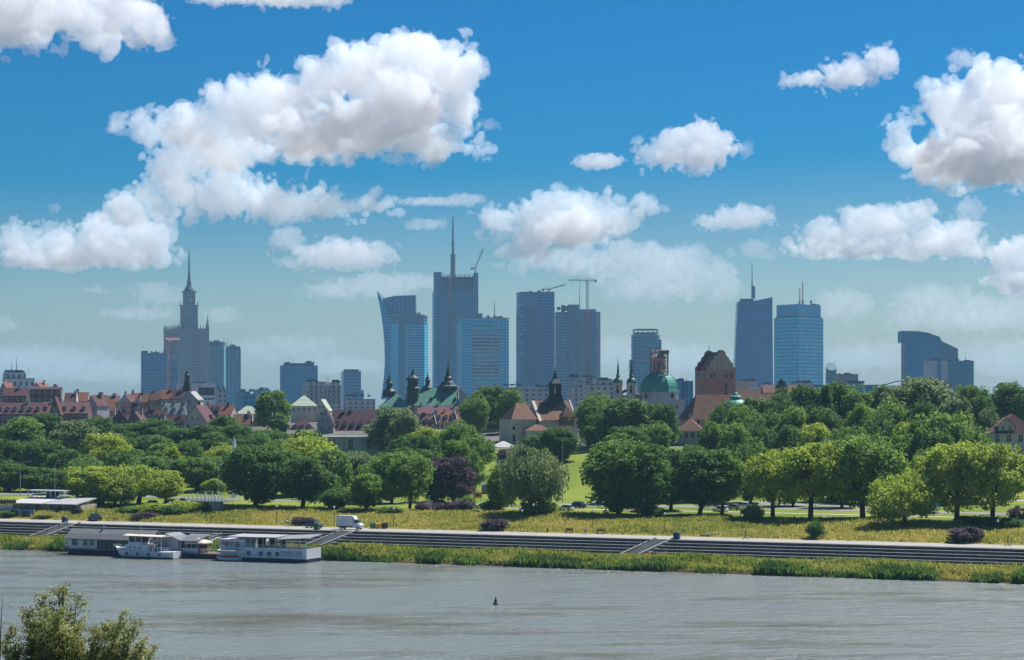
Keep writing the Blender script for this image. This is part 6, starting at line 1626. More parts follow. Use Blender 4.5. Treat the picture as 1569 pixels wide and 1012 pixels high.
B.part("wheelhouse_glass", DKGL, lambda m: m.box(c0 + .78, c0 + 4.02, -1.38, 1.38, 3.51, 4.8))
B.part("canopy", CANV, lambda m: m.add([(c0 - .6, -1.9, 4.95), (c1 + 3.6, -1.9, 4.85), (c1 + 3.6, 1.9, 4.85), (c0 - .6, 1.9, 4.95), (c0 - .6, 0, 5.2), (c1 + 3.6, 0, 5.1), (c0 - .6, -1.9, 4.82), (c1 + 3.6, -1.9, 4.72), (c1 + 3.6, 1.9, 4.72), (c0 - .6, 1.9, 4.82)], [(0, 1, 5, 4), (4, 5, 2, 3), (0, 6, 7, 1), (1, 7, 8, 2, 5), (2, 8, 9, 3), (3, 9, 6, 0, 4), (6, 9, 8, 7)]))
for k in range(4):
    x = c1 + .4 + k * 1.0; B.part("canopy_post", BWHITE, lambda m: m.tube([(x, -1.75, 1.6), (x, -1.75, 4.75)], .05, 5))
for k in range(3):
    x = c0 + 1.2 + k * 1.3; B.part("porthole", DKGL, lambda m: m.slab([(x + .22 * math.cos(t_), 2.3 + .22 * math.sin(t_)) for t_ in [math.pi * 2 * i / 10 for i in range(10)]], -1.76, -1.69))
B.part("rail", BWHITE, lambda m: (rail(m, a + .5, c0 - .2, -1.5, 2.1, .8, 5, .035), rail(m, c1 + .2, b - .4, -2.0, 1.6, .9, 7, .035)))
B.part("bench", BLUP, lambda m: (m.box(c1 + 1.0, c1 + 3.2, -.6, .6, 1.6, 2.1), m.box(c1 + 1.0, c1 + 3.2, .6, .75, 1.6, 2.6)))
B.part("life_ring", REDP, lambda m: m.tube([(c1 + .9 + .3 * math.cos(t_), -2.08, 2.35 + .3 * math.sin(t_)) for t_ in [math.pi * 2 * i / 10 for i in range(11)]], .08, 5))
B.part("mast", POLE, lambda m: (m.tube([(c0 + 3, 0, 5.1), (c0 + 3, 0, 6.9)], .05, 5), m.cbox(c0 + 3, 0, 6.2, .9, .05, .05)))
for k in range(4):
    x = a + 4.5 + k * 2.9; B.part("tyre_fender", TYRE, lambda m: m.tube([(x + .26 * math.cos(t_), -2.3, .95 + .26 * math.sin(t_)) for t_ in [math.pi * 2 * i / 10 for i in range(11)]], .09, 5))

# the cafe boat
B = Moored("cafe_boat", 415, -6.0, "white cafe boat with an open covered deck and dark blue lettering on its side", "boat")
a, b = B.x(343), B.x(481)
L0 = b - a
B.part("hull", NAVY, lambda m: hull(m, a, b, 6.2, -.6, .75, 1.2, .1, .15, .97))
zs = 3.0
B.part("topside", BWHITE, lambda m: (m.box(a + 2.3, b - .02, -3.1, -2.95, .76, zs), m.box(a + 2.3, b - .02, 2.95, 3.1, .76, zs), m.box(b - .2, b - .02, -2.94, 2.94, .76, zs), m.box(a + 2.3, a + 2.5, -2.94, 2.94, .76, zs)))
B.part("deck", WOODM, lambda m: m.box(a + 2.51, b - .21, -2.94, 2.94, 1.9, 2.05))
B.part("cabin", BWHITE, lambda m: m.box(a + .4, a + L0 * .30, -2.4, 2.4, 2.06 if False else .77, 4.6))
for k in range(2):
    x = a + L0 * (.10 + .12 * k); window(B.root, x, -2.43, 3.1, 1.0, .9)
for k in range(3):
    x = a + 1.2 + k * 1.15; B.part("life_ring", REDP, lambda m: m.tube([(x + .33 * math.cos(t_), -2.5, 3.75 + .33 * math.sin(t_)) for t_ in [math.pi * 2 * i / 12 for i in range(13)]], .10, 5))
def cn(m):
    x0, x1 = a + L0 * .12, a + L0 * .66
    m.add([(x0, -3.3, 5.25), (x1, -3.3, 5.3), (x1, 3.2, 5.55), (x0, 3.2, 5.5), (x0, -3.3, 5.08), (x1, -3.3, 5.13), (x1, 3.2, 5.38), (x0, 3.2, 5.33)], [(0, 1, 2, 3), (7, 6, 5, 4), (0, 4, 5, 1), (1, 5, 6, 2), (2, 6, 7, 3), (3, 7, 4, 0)])
B.part("roof", GCANV, cn)
def cn2(m):
    x0, x1 = a + L0 * .665, b + .5
    m.add([(x0, -3.2, 4.9), (x1, -3.0, 5.35), (x1, 3.0, 5.9), (x0, 3.2, 5.5), (x0, -3.2, 4.78), (x1, -3.0, 5.23), (x1, 3.0, 5.78), (x0, 3.2, 5.38)], [(0, 1, 2, 3), (7, 6, 5, 4), (0, 4, 5, 1), (1, 5, 6, 2), (2, 6, 7, 3), (3, 7, 4, 0)])
B.part("rear_awning", plain("grey_awning", (.25, .26, .27), .8, .12, .4), cn2)
for k in range(11):
    x = a + L0 * (.32 + .067 * k); B.part("deck_post", BWHITE, lambda m: (m.tube([(x, -3.0, zs), (x, -3.0, 5.1)], .055, 5), m.tube([(x, 3.0, zs), (x, 3.0, 5.35)], .055, 5)) if False else m.tube([(x, -3.0, zs), (x, -3.0, 5.0 + .04 * k * (k > 6))], .06, 5))
B.part("rail", BWHITE, lambda m: rail(m, a + L0 * .31, b - .1, -3.02, zs, .75, 34, .03))
B.part("back_screen", DKGL, lambda m: (m.box(a + L0 * .31, a + L0 * .40, 2.6, 2.7, 2.06, 5.0), m.box(a + L0 * .44, a + L0 * .52, 2.6, 2.7, 2.06, 5.0), m.box(a + L0 * .56, a + L0 * .62, 2.6, 2.7, 2.06, 5.0)))
B.part("bar_counter", WOODM, lambda m: m.box(a + L0 * .42, a + L0 * .58, .6, 1.4, 2.06, 3.2))
for k, f in enumerate((.365, .50, .59, .68)):
    x = a + L0 * f; B.part("tyre_fender", TYRE, lambda m: m.tube([(x + .34 * math.cos(t_), -3.2, 1.75 + .34 * math.sin(t_)) for t_ in [math.pi * 2 * i / 10 for i in range(11)]], .13, 6))
for k in range(7):
    x = a + L0 * (.32 + .1 * k); B.part("hull_seam", BGREY, lambda m: m.box(x - .03, x + .03, -3.115, -3.101, .8, zs - .05))
tc = bpy.data.curves.new("boat_lettering", 'FONT'); tc.body = "RIVER CAFE"; tc.size = .98; tc.extrude = .02; tc.align_x = 'CENTER'; tc.space_character = 1.04
to = bpy.data.objects.new("tmp_text", tc); COL.objects.link(to)
bpy.context.view_layer.update()
tme = bpy.data.meshes.new_from_object(to.evaluated_get(bpy.context.evaluated_depsgraph_get()))
bpy.data.objects.remove(to)
tme.materials.clear(); tme.materials.append(NAVY)
lo = put(bpy.data.objects.new("lettering", tme), B.root); lo.location = (b - 3.6, -3.13, 1.75); lo.rotation_euler = (R(90), 0, 0); lo.scale = (1.0, 1, 1)
B.part("sign_line", NAVY, lambda m: m.box(b - 6.4, b - .8, -3.125, -3.105, 1.42, 1.5))
# small launch
B = Moored("small_launch", 349, -10.2, "small open launch with a striped awning moored against the cafe boat", "boat")
a, b = B.x(331), B.x(368)
B.part("hull", BWHITE, lambda m: hull(m, a, b, 2.2, .1, .75, 1.4, .25, .4, .8))
B.part("boot_stripe", NAVY, lambda m: hull(m, a + .3, b - .05, 2.0, -.4, .2, 1.2, .1, .4, .8))
B.part("awning", CANV, lambda m: m.add([(a + .9, -1.1, 2.3), (b - .5, -1.1, 2.3), (b - .5, 1.1, 2.3), (a + .9, 1.1, 2.3), (a + .9, 0, 2.55), (b - .5, 0, 2.55)], [(0, 1, 5, 4), (4, 5, 2, 3), (0, 4, 3), (1, 2, 5), (0, 3, 2, 1)]))
for k in range(4):
    x = a + 1.1 + (b - a - 1.8) * k / 3; B.part("awning_post", POLE, lambda m: m.tube([(x, -.95, .7), (x, -.95, 2.3)], .04, 4))
B.part("seat", REDP, lambda m: m.box(a + 1.4, b - 1.0, -.5, .5, .5, 1.05))
# gangways to the quay
for px, lb in ((292, "narrow gangway with white rails from the quay to the houseboat terrace"), (372, "narrow gangway with white rails from the quay to the cafe boat")):
    th = thing("gangway", bank(u_at(px, -1), -1.6, 0), -BA, lb, "gangway")
    m = MB(); m.add([(-.7, 0, 1.6), (.7, 0, 1.6), (.7, 12.5, 3.6), (-.7, 12.5, 3.6), (-.7, 0, 1.45), (.7, 0, 1.45), (.7, 12.5, 3.45), (-.7, 12.5, 3.45)], [(0, 1, 2, 3), (7, 6, 5, 4), (0, 4, 5, 1), (1, 5, 6, 2), (2, 6, 7, 3), (3, 7, 4, 0)]); m.build("walkway", POLE, th)
    for x in (-.65, .65):
        m = MB(); m.tube([(x, 0, 2.6), (x, 12.5, 4.6)], .04, 4); [m.tube([(x, 1.56 * k, 1.6 + .25 * k), (x, 1.56 * k, 2.6 + .25 * k)], .035, 4) for k in range(9)]; m.build("handrail", BWHITE, th)
p = at(759.5, 922, 1); Yb = CH / ((927 - HY) / FPX); p = at(759.5, 927, Yb)
th = thing("river_buoy", (p.x, p.y, 0), 0, "dark conical navigation buoy alone in the river", "buoy"); th.scale = (.8, .8, .8)
m = MB(); m.lathe([(.35, -.5), (.52, .0), (.52, .35), (.34, .5), (.26, 1.0), (.10, 1.35), (.05, 1.5)], 14); m.build("body", plain("dark_green_paint", (.012, .03, .022), .5, .3, .5), th)
m = MB(); m.lathe([(.1, 1.45), (.13, 1.55), (.1, 1.7), (.02, 1.75)], 8); m.build("lantern", BLKP, th)

# ---- vehicles: built nose to +x
def wheel(parent, x, y, r, w=.22):
    m = MB(); m.tube([(x, y - w / 2, r), (x, y + w / 2, r)], r, 14); t_ = m.build("wheel", TYRE, parent)
    m = MB(); m.tube([(x, y - w / 2 - .012, r), (x, y - w / 2 + .02, r)], r * .62, 10); m.tube([(x, y + w / 2 - .02, r), (x, y + w / 2 + .012, r)], r * .62, 10); m.build("rim", RIM, t_)
def loft(m, secs, w):
    """closed side outline narrowed inwards with height"""
    n = len(secs); L = [(x, -w / 2 * f, z) for x, z, f in secs]; Rr = [(x, w / 2 * f, z) for x, z, f in secs]
    m.add(L + Rr, [tuple(range(n)), tuple(range(n, 2 * n))[::-1]] + [(i, n + i, n + (i + 1) % n, (i + 1) % n) for i in range(n)])
def car(loc, rz, paint, label, kind='hatch', group="parked cars", name="parked_car"):
    th = thing(name, loc, rz, label, "car", group)
    Lc, w, hh = (4.2, 1.75, 1.48) if kind == 'hatch' else (4.6, 1.8, 1.42)
    if kind == 'suv': Lc, w, hh = 4.6, 1.85, 1.70
    h = Lc / 2; bl = hh * .58
    m = MB(); loft(m, [(-h, .28, .94), (h, .28, .90), (h + .03, .55, .92), (h - .12, bl * .82, .9), (h - 1.0, bl, .95), (-h + .12, bl * 1.03, .93), (-h - .02, .6, .95)][::-1], w); m.build("body", paint, th)
    rear = -h + (.25 if kind != 'sedan' else .85)
    m = MB(); loft(m, [(rear, bl * 1.02, .90), (h - 1.05, bl, .90), (h - 1.75, hh - .07, .76), (rear + .55, hh - .05, .76)][::-1], w); m.build("windows", DKGL, th)
    m = MB(); loft(m, [(rear + .42, hh - .06, .78), (h - 1.72, hh - .08, .78), (h - 1.95, hh, .70), (rear + .65, hh, .70)][::-1], w); m.build("roof", paint, th)
    for y in (-w / 2 + .1, w / 2 - .1):
        for x in (-h + .8, h - .85): wheel(th, x, y, .33)
    for y in (-w * .32, w * .32):
        m = MB(); m.cbox(h - .05, y, .66, .16, .34, .16); m.build("headlight", HEADL, th)
        m = MB(); m.cbox(-h + .02, y * 1.1, .8, .08, .28, .2); m.build("tail_light", REDP, th)
    return th
def on_bank(px, v): u = u_at(px, v); return bank(u, v, max(ground(u, v), 5.51 if 16.6 < v < 27 else -9))
th = thing("box_van", on_bank(537, 21.5), -BA + R(4), "white box van with a tall cargo body parked on the promenade", "van")
m = MB(); m.box(-3.0, .95, -1.05, 1.05, .75, 3.15); m.build("cargo_box", CARW, th)
m = MB(); [m.box(-3.03, .98, y - .03, y + .03, z - .04, z + .04) for y in (-1.06, 1.06) for z in (.78, 3.12)]; [m.box(x - .03, x + .03, -1.08, -1.052, .8, 3.1) for x in (-2.97, -1.6, .92)]; m.build("box_edging", CARS, th)
m = MB(); loft(m, [(1.0, .45, 1), (2.95, .45, .95), (3.0, .95, .95), (2.75, 1.25, .95), (2.2, 1.45, .95), (1.55, 2.35, .86), (1.0, 2.4, .88)][::-1], 1.95); m.build("cab", CARW, th)
m = MB(); loft(m, [(1.35, 1.5, 1.0), (2.2, 1.48, .97), (1.62, 2.25, .90), (1.35, 2.25, .91)][::-1], 1.97); m.build("side_windows", DKGL, th)
m = MB(); m.add([(2.16, -.85, 1.53), (2.16, .85, 1.53), (1.63, .78, 2.30), (1.63, -.78, 2.30)], [(0, 1, 2, 3)]); m.build("windscreen", DKGL, th)
m = MB(); loft(m, [(.98, 2.42, .88), (1.5, 2.38, .86), (.99, 3.05, .9)][::-1], 1.9); m.build("roof_fairing", CARW, th)
m = MB(); m.box(-3.0, 2.8, -.8, .8, .45, .74); m.build("chassis", BLKP, th)
for y in (-.9, .9):
    for x in (-1.9, 2.1): wheel(th, x, y, .36, .26)
    m = MB(); m.cbox(2.9, y * .8, .98, .2, .3, .22); m.build("headlight", HEADL, th)
    m = MB(); m.cbox(1.75, y * 1.22, 1.75, .12, .18, .36); m.build("wing_mirror", BLKP, th)
m = MB(); m.cbox(2.98, 0, .8, .06, .9, .14); m.build("grille", BLKP, th)
car(on_bank(481, 23.5), -BA + R(-14), CARN, "dark navy car parked on the promenade beside a purple bush", 'suv', "cars on the promenade", "dark_car")
car(on_bank(145, 27.8), -BA + R(150), CARN, "dark car parked with its tail to the promenade near the pavilion", 'suv', "cars on the promenade", "dark_car")
for px, v, rz, paint, kd, lb in (
    (652, 84, 160, CARB, 'sedan', "blue parked car half hidden by the purple bushes, left of the other blue one"),
    (672, 92, 200, CARN, 'hatch', "dark blue parked car under the copper beeches"),
    (741, 78, 165, CARW, 'sedan', "white parked car by the orange road sign"),
    (867, 76, 170, CARW, 'hatch', "white parked car peeking out right of the grey green birch"),
    (884, 86, 165, CARN, 'suv', "dark parked car between the birch and the largest green tree"),
    (1104, 82, 160, CARW, 'hatch', "white parked car at the foot of the dark upright tree, left of the silver one"),
    (1124, 90, 165, CARS, 'sedan', "silver parked car left of the cypress shaped bush"),
    (1140, 98, 165, CARW, 'sedan', "white parked car furthest right of the three by the cypress shaped bush"),
    (1425, 104, 160, CARS, 'suv', "silver car on the pale road right of the yellowish willow"),
    (1476, 66, 165, CARR, 'hatch', "red car parked behind the hedge near the right"),
    (232, 60, 165, CARW, 'hatch', "white car hidden under the yellow green willow"),
    (262, 68, 165, CARW, 'sedan', "white car behind the bright hedge by the fountains"),
    (282, 74, 165, CARS, 'sedan', "silver car behind the bright hedge by the fountains"),
    (112, 56, 165, BLUP, 'suv', "blue car beside the right end of the pavilion"),
    (538, 84, 165, CARB, 'sedan', "blue car glimpsed between the tree trunks left of the white van")):
    car(on_bank(px, v), R(rz) - BA, paint, lb, kd)

# ---- people
SKIN = plain("skin", (0.42, 0.25, 0.17), 0.6, 0.08, 2.0)
HAIR = plain("dark_hair", (0.03, 0.02, 0.015), 0.7, 0.2, 3.0)
def cloth(n, c): return plain("cloth_" + n, c, 0.9, 0.15, 3.0)
def person(loc, rz, label, shirt, trousers, pose='walk', skin_legs=False):
    """one skinned figure 1.75 m tall facing +x; the clothes are sleeves over it"""
    J = {'pel': (0, 0, .95), 'chest': (.03, 0, 1.32), 'neck': (.05, 0, 1.50), 'head': (.08, 0, 1.62), 'top': (.08, 0, 1.74)}
    if pose == 'stand': lk, la, rk, ra = (.06, .09, .50), (.02, .09, .07), (.03, -.09, .50), (-.08, -.09, .07)
    elif pose == 'sit': lk, la, rk, ra = (.42, .10, .80), (.38, .10, .40), (.42, -.10, .70), (.22, -.10, .28)
    else: lk, la, rk, ra = (.24, .09, .53), (.30, .09, .08), (-.05, -.09, .50), (-.36, -.09, .20)
    sit = pose == 'sit'
    arms = {'walk': ((-.12, .24, 1.16), (.06, .22, .98), (.22, -.24, 1.18), (.36, -.2, 1.12)), 'stand': ((.16, .23, 1.14), (.36, .17, 1.10), (.16, -.23, 1.14), (.36, -.17, 1.10)), 'sit': ((.22, .23, 1.18), (.46, .2, 1.08), (.22, -.23, 1.18), (.46, -.2, 1.08))}[pose]
    th = thing("person", loc, rz, label, "person")
    def skin(name, vs_, es, rs, mat, root=0, par=None):
        me = bpy.data.meshes.new(name); me.from_pydata(vs_, es, []); o = put(bpy.data.objects.new(name, me), par or th)
        md = o.modifiers.new("skin", 'SKIN'); md.use_smooth_shade = True
        for i, r in enumerate(rs):
            me.skin_vertices[0].data[i].radius = (r, r); me.skin_vertices[0].data[i].use_root = i == root
        o.modifiers.new("sub", 'SUBSURF').levels = 1; o.modifiers["sub"].render_levels = 1
        bpy.context.view_layer.update()
        nm = bpy.data.meshes.new_from_object(o.evaluated_get(bpy.context.evaluated_depsgraph_get()))
        o.modifiers.clear(); o.data = nm; nm.materials.clear(); nm.materials.append(mat); bpy.data.meshes.remove(me)
        return o
    P = [J['pel'], J['chest'], J['neck'], J['head'], J['top'], (.03, .19, 1.42), arms[0], arms[1], (.03, -.19, 1.42), arms[2], arms[3],
         (0, .09, .90), lk, la, (la[0] + .17, la[1], la[2] - .04), (0, -.09, .90), rk, ra, (ra[0] + .16, ra[1], ra[2] - .05)]
    P += [tuple(Vector(arms[1]) + Vector((.09, .0, -.02))), tuple(Vector(arms[3]) + Vector((.09, 0, -.02)))]
    E = [(0, 1), (1, 2), (2, 3), (3, 4), (1, 5), (5, 6), (6, 7), (1, 8), (8, 9), (9, 10), (0, 11), (11, 12), (12, 13), (13, 14), (0, 15), (15, 16), (16, 17), (17, 18), (7, 19), (10, 20)]
    Rd = [.13, .14, .055, .095, .08, .065, .045, .032, .065, .045, .032, .085, .058, .042, .038, .085, .058, .042, .038, .026, .026]
    skin("body", P, E, Rd, SKIN)
    skin("shirt", [P[0], P[1], (.04, 0, 1.46), P[5], tuple(Vector(P[5]).lerp(Vector(P[6]), .8)), P[8], tuple(Vector(P[8]).lerp(Vector(P[9]), .8))], [(0, 1), (1, 2), (1, 3), (3, 4), (1, 5), (5, 6)], [.15, .162, .085, .085, .068, .085, .068], shirt)
    f = .55 if skin_legs else .93
    pl = lambda a_, b_, c_: [a_, b_] if skin_legs else [a_, b_, tuple(Vector(b_).lerp(Vector(c_), f))]
    A_, B_ = pl(P[11], lk, la), pl(P[15], rk, ra); vs_ = [(0, 0, .99)] + A_ + B_; n = len(A_)
    skin("trousers", vs_, [(0, 1)] + [(i, i + 1) for i in range(1, n)] + [(0, n + 1)] + [(n + i, n + i + 1) for i in range(1, n)], [.145] + [.10, .075, .058][:n] + [.10, .075, .058][:n], trousers)
    m = MB(); m.lathe([(.02, 1.615), (.10, 1.64), (.112, 1.70), (.09, 1.77), (.02, 1.80)], 10, .05, 0); m.build("hair", HAIR, th)
    return th
person(on_bank(898, 25.6), -BA + R(180), "runner in a pale blue shirt and dark shorts on the promenade", cloth("pale_blue", (.35, .52, .62)), cloth("dark", (.02, .025, .03)), 'walk', True)
def scooter(px, v, rz, label, lp, shirt):
    loc = on_bank(px, v)
    th = thing("kick_scooter", loc, rz, label, "scooter")
    m = MB(); m.box(-.5, .42, -.08, .08, .12, .16); m.build("deck", BLKP, th)
    m = MB(); m.tube([(.42, 0, .14), (.55, 0, .3), (.42, 0, 1.08)], .03, 6); m.tube([(.42, -.25, 1.08), (.42, .25, 1.08)], .025, 6); m.build("steering_column", BLKP, th)
    for x in (-.55, .55):
        m = MB(); m.tube([(x, -.03, .11), (x, .03, .11)], .11, 10); m.build("wheel", TYRE, th)
    c_, s_ = math.cos(rz), math.sin(rz)
    person((loc.x - .08 * c_, loc.y - .08 * s_, loc.z + .125), rz, lp, shirt, cloth("grey_trousers", (.20, .21, .23)), 'stand')
scooter(1143, 24.5, -BA + R(4), "black kick scooter ridden on the promenade under the cypress shaped bush", "person in a dark red top riding the scooter right of the stairway", cloth("dark_red", (.16, .03, .04)))
scooter(1544, 24.0, -BA + R(182), "black kick scooter ridden on the promenade at the far right", "person with a dark backpack riding the scooter at the far right", cloth("maroon", (.10, .03, .035)))
def bicycle(px, v, rz, label, lp, shirt):
    loc = on_bank(px, v); th = thing("bicycle", loc, rz, label, "bicycle")
    for x in (-.52, .52):
        m = MB(); m.tube([(x + .33 * math.cos(t_), 0, .34 + .33 * math.sin(t_)) for t_ in [math.pi * 2 * i / 16 for i in range(17)]], .022, 5); m.build("wheel", TYRE, th)
    m = MB(); P_ = [(-.52, 0, .34), (-.05, 0, .32), (-.2, 0, .86), (.38, 0, .84), (.52, 0, .34)]
    for i, j in ((0, 1), (1, 2), (2, 3), (1, 3), (0, 2), (3, 4)): m.tube([P_[i], P_[j]], .022, 5)
    m.build("frame", CARS, th)
    m = MB(); m.tube([(.38, 0, .84), (.36, 0, 1.02)], .02, 5); m.tube([(.4, -.25, 1.05), (.36, 0, 1.02), (.4, .25, 1.05)], .02, 5); m.build("handlebar", BLKP, th)
    m = MB(); m.box(-.34, -.06, -.08, .08, .90, .96); m.build("saddle", BLKP, th)
    c_, s_ = math.cos(rz), math.sin(rz)
    person((loc.x - .18 * c_, loc.y - .18 * s_, loc.z + .07), rz, lp, shirt, cloth("shorts", (.05, .06, .08)), 'sit', True)
bicycle(176, 24.0, -BA + R(180), "bicycle ridden left on the promenade above the long grey roof", "cyclist in a pink top above the long grey houseboat roof", cloth("pink", (.55, .30, .30)))
bicycle(441, 24.5, -BA, "bicycle ridden on the promenade left of the dark car", "cyclist in a white top left of the dark parked car", cloth("white", (.62, .62, .62)))
th = person(bank(u_at(461, -6), -6.8, 2.05), -BA, "person in dark clothes standing at the rail of the cafe boat", cloth("black", (.02, .02, .025)), cloth("dark", (.02, .025, .03)), 'stand')
person(bank(u_at(436, -6), -7.2, 2.05), -BA + R(150), "person in a red top on the open deck of the cafe boat", cloth("red", (.42, .05, .04)), cloth("dark", (.02, .025, .03)), 'stand')

# ---- bins and containers
def litter_bin(px, v, mat, label, z=None):
    p = on_bank(px, v); th = thing("litter_bin", p, -BA, label, "bin", "litter bins on the quay")
    m = MB(); m.prism([(-.6, -.45), (.6, -.45), (.6, .45), (-.6, .45)], 0, 1.25, 1.12); m.build("body", mat, th)
    m = MB(); m.prism([(-.72, -.55), (.72, -.55), (.72, .55), (-.72, .55)], 1.26, 1.42, .8); m.build("lid", mat, th)
litter_bin(99.5, 17.6, BLUP, "dark blue bin at the head of the stairway by the pavilion")
litter_bin(486, 17.4, GRNP, "green bin at the promenade edge in front of the dark car")
litter_bin(1037, 17.6, BLUP, "blue bin at the head of the stairway on the open quay")
for px, mat, lb in ((572, GRNP, "green waste container, left of the three beside the white van"), (580.5, YELP, "yellow waste container, middle of the three beside the white van"), (589.5, BLKP, "black waste container, right of the three beside the white van")):
    th = thing("waste_container", on_bank(px, 26.0), -BA, lb, "container", "waste containers beside the van")
    m = MB(); m.prism([(-.55, -.5), (.55, -.5), (.55, .5), (-.55, .5)], .12, 1.15, 1.12); m.build("body", mat, th)
    m = MB(); m.add([(-.66, -.62, 1.16), (.66, -.62, 1.16), (.66, .6, 1.16), (-.66, .6, 1.16), (-.6, -.2, 1.42), (.6, -.2, 1.42), (.6, .55, 1.4), (-.6, .55, 1.4)], [(3, 2, 1, 0), (4, 5, 6, 7), (0, 1, 5, 4), (1, 2, 6, 5), (2, 3, 7, 6), (3, 0, 4, 7)]); m.build("lid", mat, th)
    for x in (-.42, .42):
        m = MB(); m.tube([(x, -.46, .09), (x, -.38, .09)], .09, 8); m.build("castor", TYRE, th)

# ---- lamps
def globe_lamp(px, v, label):
    p = on_bank(px, v); th = thing("globe_lamp", p, 0, label, "street lamp", "globe lamps along the meadow")
    m = MB(); m.tube([(0, 0, -.1), (0, 0, .5), (0, 0, 4.0)], [.09, .06, .05], 6); m.build("post", POLED, th)
    m = MB(); m.lathe([(.05, 4.0), (.2, 4.06), (.27, 4.25), (.2, 4.45), (.04, 4.52)], 10); m.build("globe", LAMPG, th)
for px, v, lb in ((424, 29.5, "thin dark lamp post with a white globe above the cafe boat"), (512, 30, "lamp post with a white globe just left of the white van"), (603, 30, "lamp post with a white globe right of the waste containers"), (800, 31, "lamp post with a white globe in front of the grey green birch"),
                   (908, 34, "lamp post with a white globe against the largest green tree"), (1019, 31, "lamp post with a white globe above the stairway on the open quay"), (1137, 31, "lamp post with a white globe by the scooter rider in dark red"), (1262, 31, "lamp post with a white globe below the double trunked tree"),
                   (1393, 31, "lamp post with a white globe in front of the yellowish bushy willow"), (1529, 31, "lamp post with a white globe near the far right scooter rider"), (260, 31, "lamp post with a white globe right of the purple bush above the houseboats"), (185, 52, "lamp post with a white globe under the yellow green willow")):
    globe_lamp(px, v, lb)
def street_lamp(px, pyt, v, label, arms=2, rz=0.0):
    p = on_bank(px, v); mm = p.y / FPX; h = CH - (pyt - HY) * mm - p.z
    th = thing("street_lamp", p, rz, label, "street lamp", "tall street lamps along the road")
    m = MB(); m.tube([(0, 0, -.1), (0, 0, h * .5), (0, 0, h - 1.2)], [.13, .10, .08], 7); m.build("pole", POLE, th)
    for sg in ((-1, 1) if arms == 2 else (1,)):
        m = MB(); m.tube([(0, 0, h - 1.25), (sg * .25, 0, h - .6), (sg * .9, 0, h - .2), (sg * 2.3, 0, h)], [.075, .065, .06, .05], 6); a_ = m.build("arm", POLE, th)
        m = MB(); m.add([(sg * 2.2, -.16, h - .03), (sg * 3.1, -.13, h + .05), (sg * 3.1, .13, h + .05), (sg * 2.2, .16, h - .03), (sg * 2.25, -.1, h + .1), (sg * 3.0, -.08, h + .14), (sg * 3.0, .08, h + .14), (sg * 2.25, .1, h + .1)], [(3, 2, 1, 0), (4, 5, 6, 7), (0, 1, 5, 4), (1, 2, 6, 5), (2, 3, 7, 6), (3, 0, 4, 7)]); m.build("lamp_head", LAMPG, a_)
for px, pt, v, n, lb in ((31, 707, 92, 2, "double armed street lamp at far left among dark trees"), (84, 705, 56, 1, "tall single armed street lamp behind the pavilion"), (136, 709, 90, 1, "single armed street lamp behind the round bright tree"), (204, 703, 92, 1, "curved single armed street lamp above the yellow green willow"),
                          (259, 706, 96, 2, "double armed street lamp left of the round tree behind the fountains"), (335, 706, 90, 2, "double armed street lamp left of the dark tree by the kiosk"), (504, 706, 92, 2, "double armed street lamp behind the low dark round tree"), (761, 704, 92, 2, "double armed street lamp left of the birch on the mown slope"),
                          (862, 672, 110, 1, "slim lamp standing in front of the dark tree by the cream church")):
    street_lamp(px, pt, v, lb, n)

# ---- fountains
def foam(name, scale):
    t = NT(name); t.base((.82, .86, .88)); t.rough(.9)
    tr = t.node("ShaderNodeBsdfTransparent"); mx = t.node("ShaderNodeMixShader")
    n = t.noise(t.mapped((1, 1, .35)), scale, 5.0, .65); t.link(step(n, .36, .58), mx.inputs[0])
    t.link(tr.outputs[0], mx.inputs[1]); t.link(t.p.outputs[0], mx.inputs[2]); t.link(mx.outputs[0], t.out.inputs[0]); return t.m
FOAM = foam("fountain_spray", 1.3)
def jet(px, pyt, v, wid, label, grp=None, name="fountain_jet", pyb=None):
    p = on_bank(px, v); mm = p.y / FPX; h = CH - (pyt - HY) * mm - p.z
    th = thing(name, p, 0, label, "fountain", grp)
    r = wid * mm / 2
    m = MB(); m.lathe([(r * .9, 0), (r * 1.0, h * .2), (r * .9, h * .5), (r * .62, h * .75), (r * .3, h * .92), (r * .05, h)], 12); m.build("spray", FOAM, th)
    m = MB(); m.lathe([(r * .45, 0), (r * .42, h * .5), (r * .24, h * .85), (r * .03, h * .97)], 8); m.build("water_column", plain("white_water", (.8, .84, .86), .5, .05, 1.0), th)
jet(359, 669, 104, 13, "tall white fountain jet rising among the trees left of the dark tree by the kiosk")
fx = [(276, 764), (283, 760), (290, 757), (296, 756), (303, 754), (309, 757), (315, 754), (320, 758), (325, 755), (330, 758), (335, 753), (341, 756)]
ord_ = ["first", "second", "third", "fourth", "fifth", "sixth", "seventh", "eighth", "ninth", "tenth", "eleventh", "last"]
for (px, pt), w_ in zip(fx, ord_):
    jet(px, pt - 1, 80, 3.0 if w_ not in ("seventh", "tenth") else 5.0, "low white jet, " + w_ + " from the left behind the bright hedge", "low jets of the fountain row")
u0_, u1_ = u_at(270, 80), u_at(346, 80)
th = thing("fountain_basin", bank((u0_ + u1_) / 2, 80, ground((u0_ + u1_) / 2, 80)), -BA, "long low stone basin under the row of white water jets", "basin")
m = MB(); L = (u1_ - u0_) / 2; m.box(-L, L, -4, -3.6, -.3, .55); m.box(-L, L, 3.6, 4, -.3, .55); m.box(-L, -L + .4, -3.59, 3.59, -.3, .55); m.box(L - .4, L, -3.59, 3.59, -.3, .55); m.build("rim", CONC, th)
m = MB(); m.box(-L + .41, L - .41, -3.58, 3.58, -.3, .35); m.build("water", WATER, th)

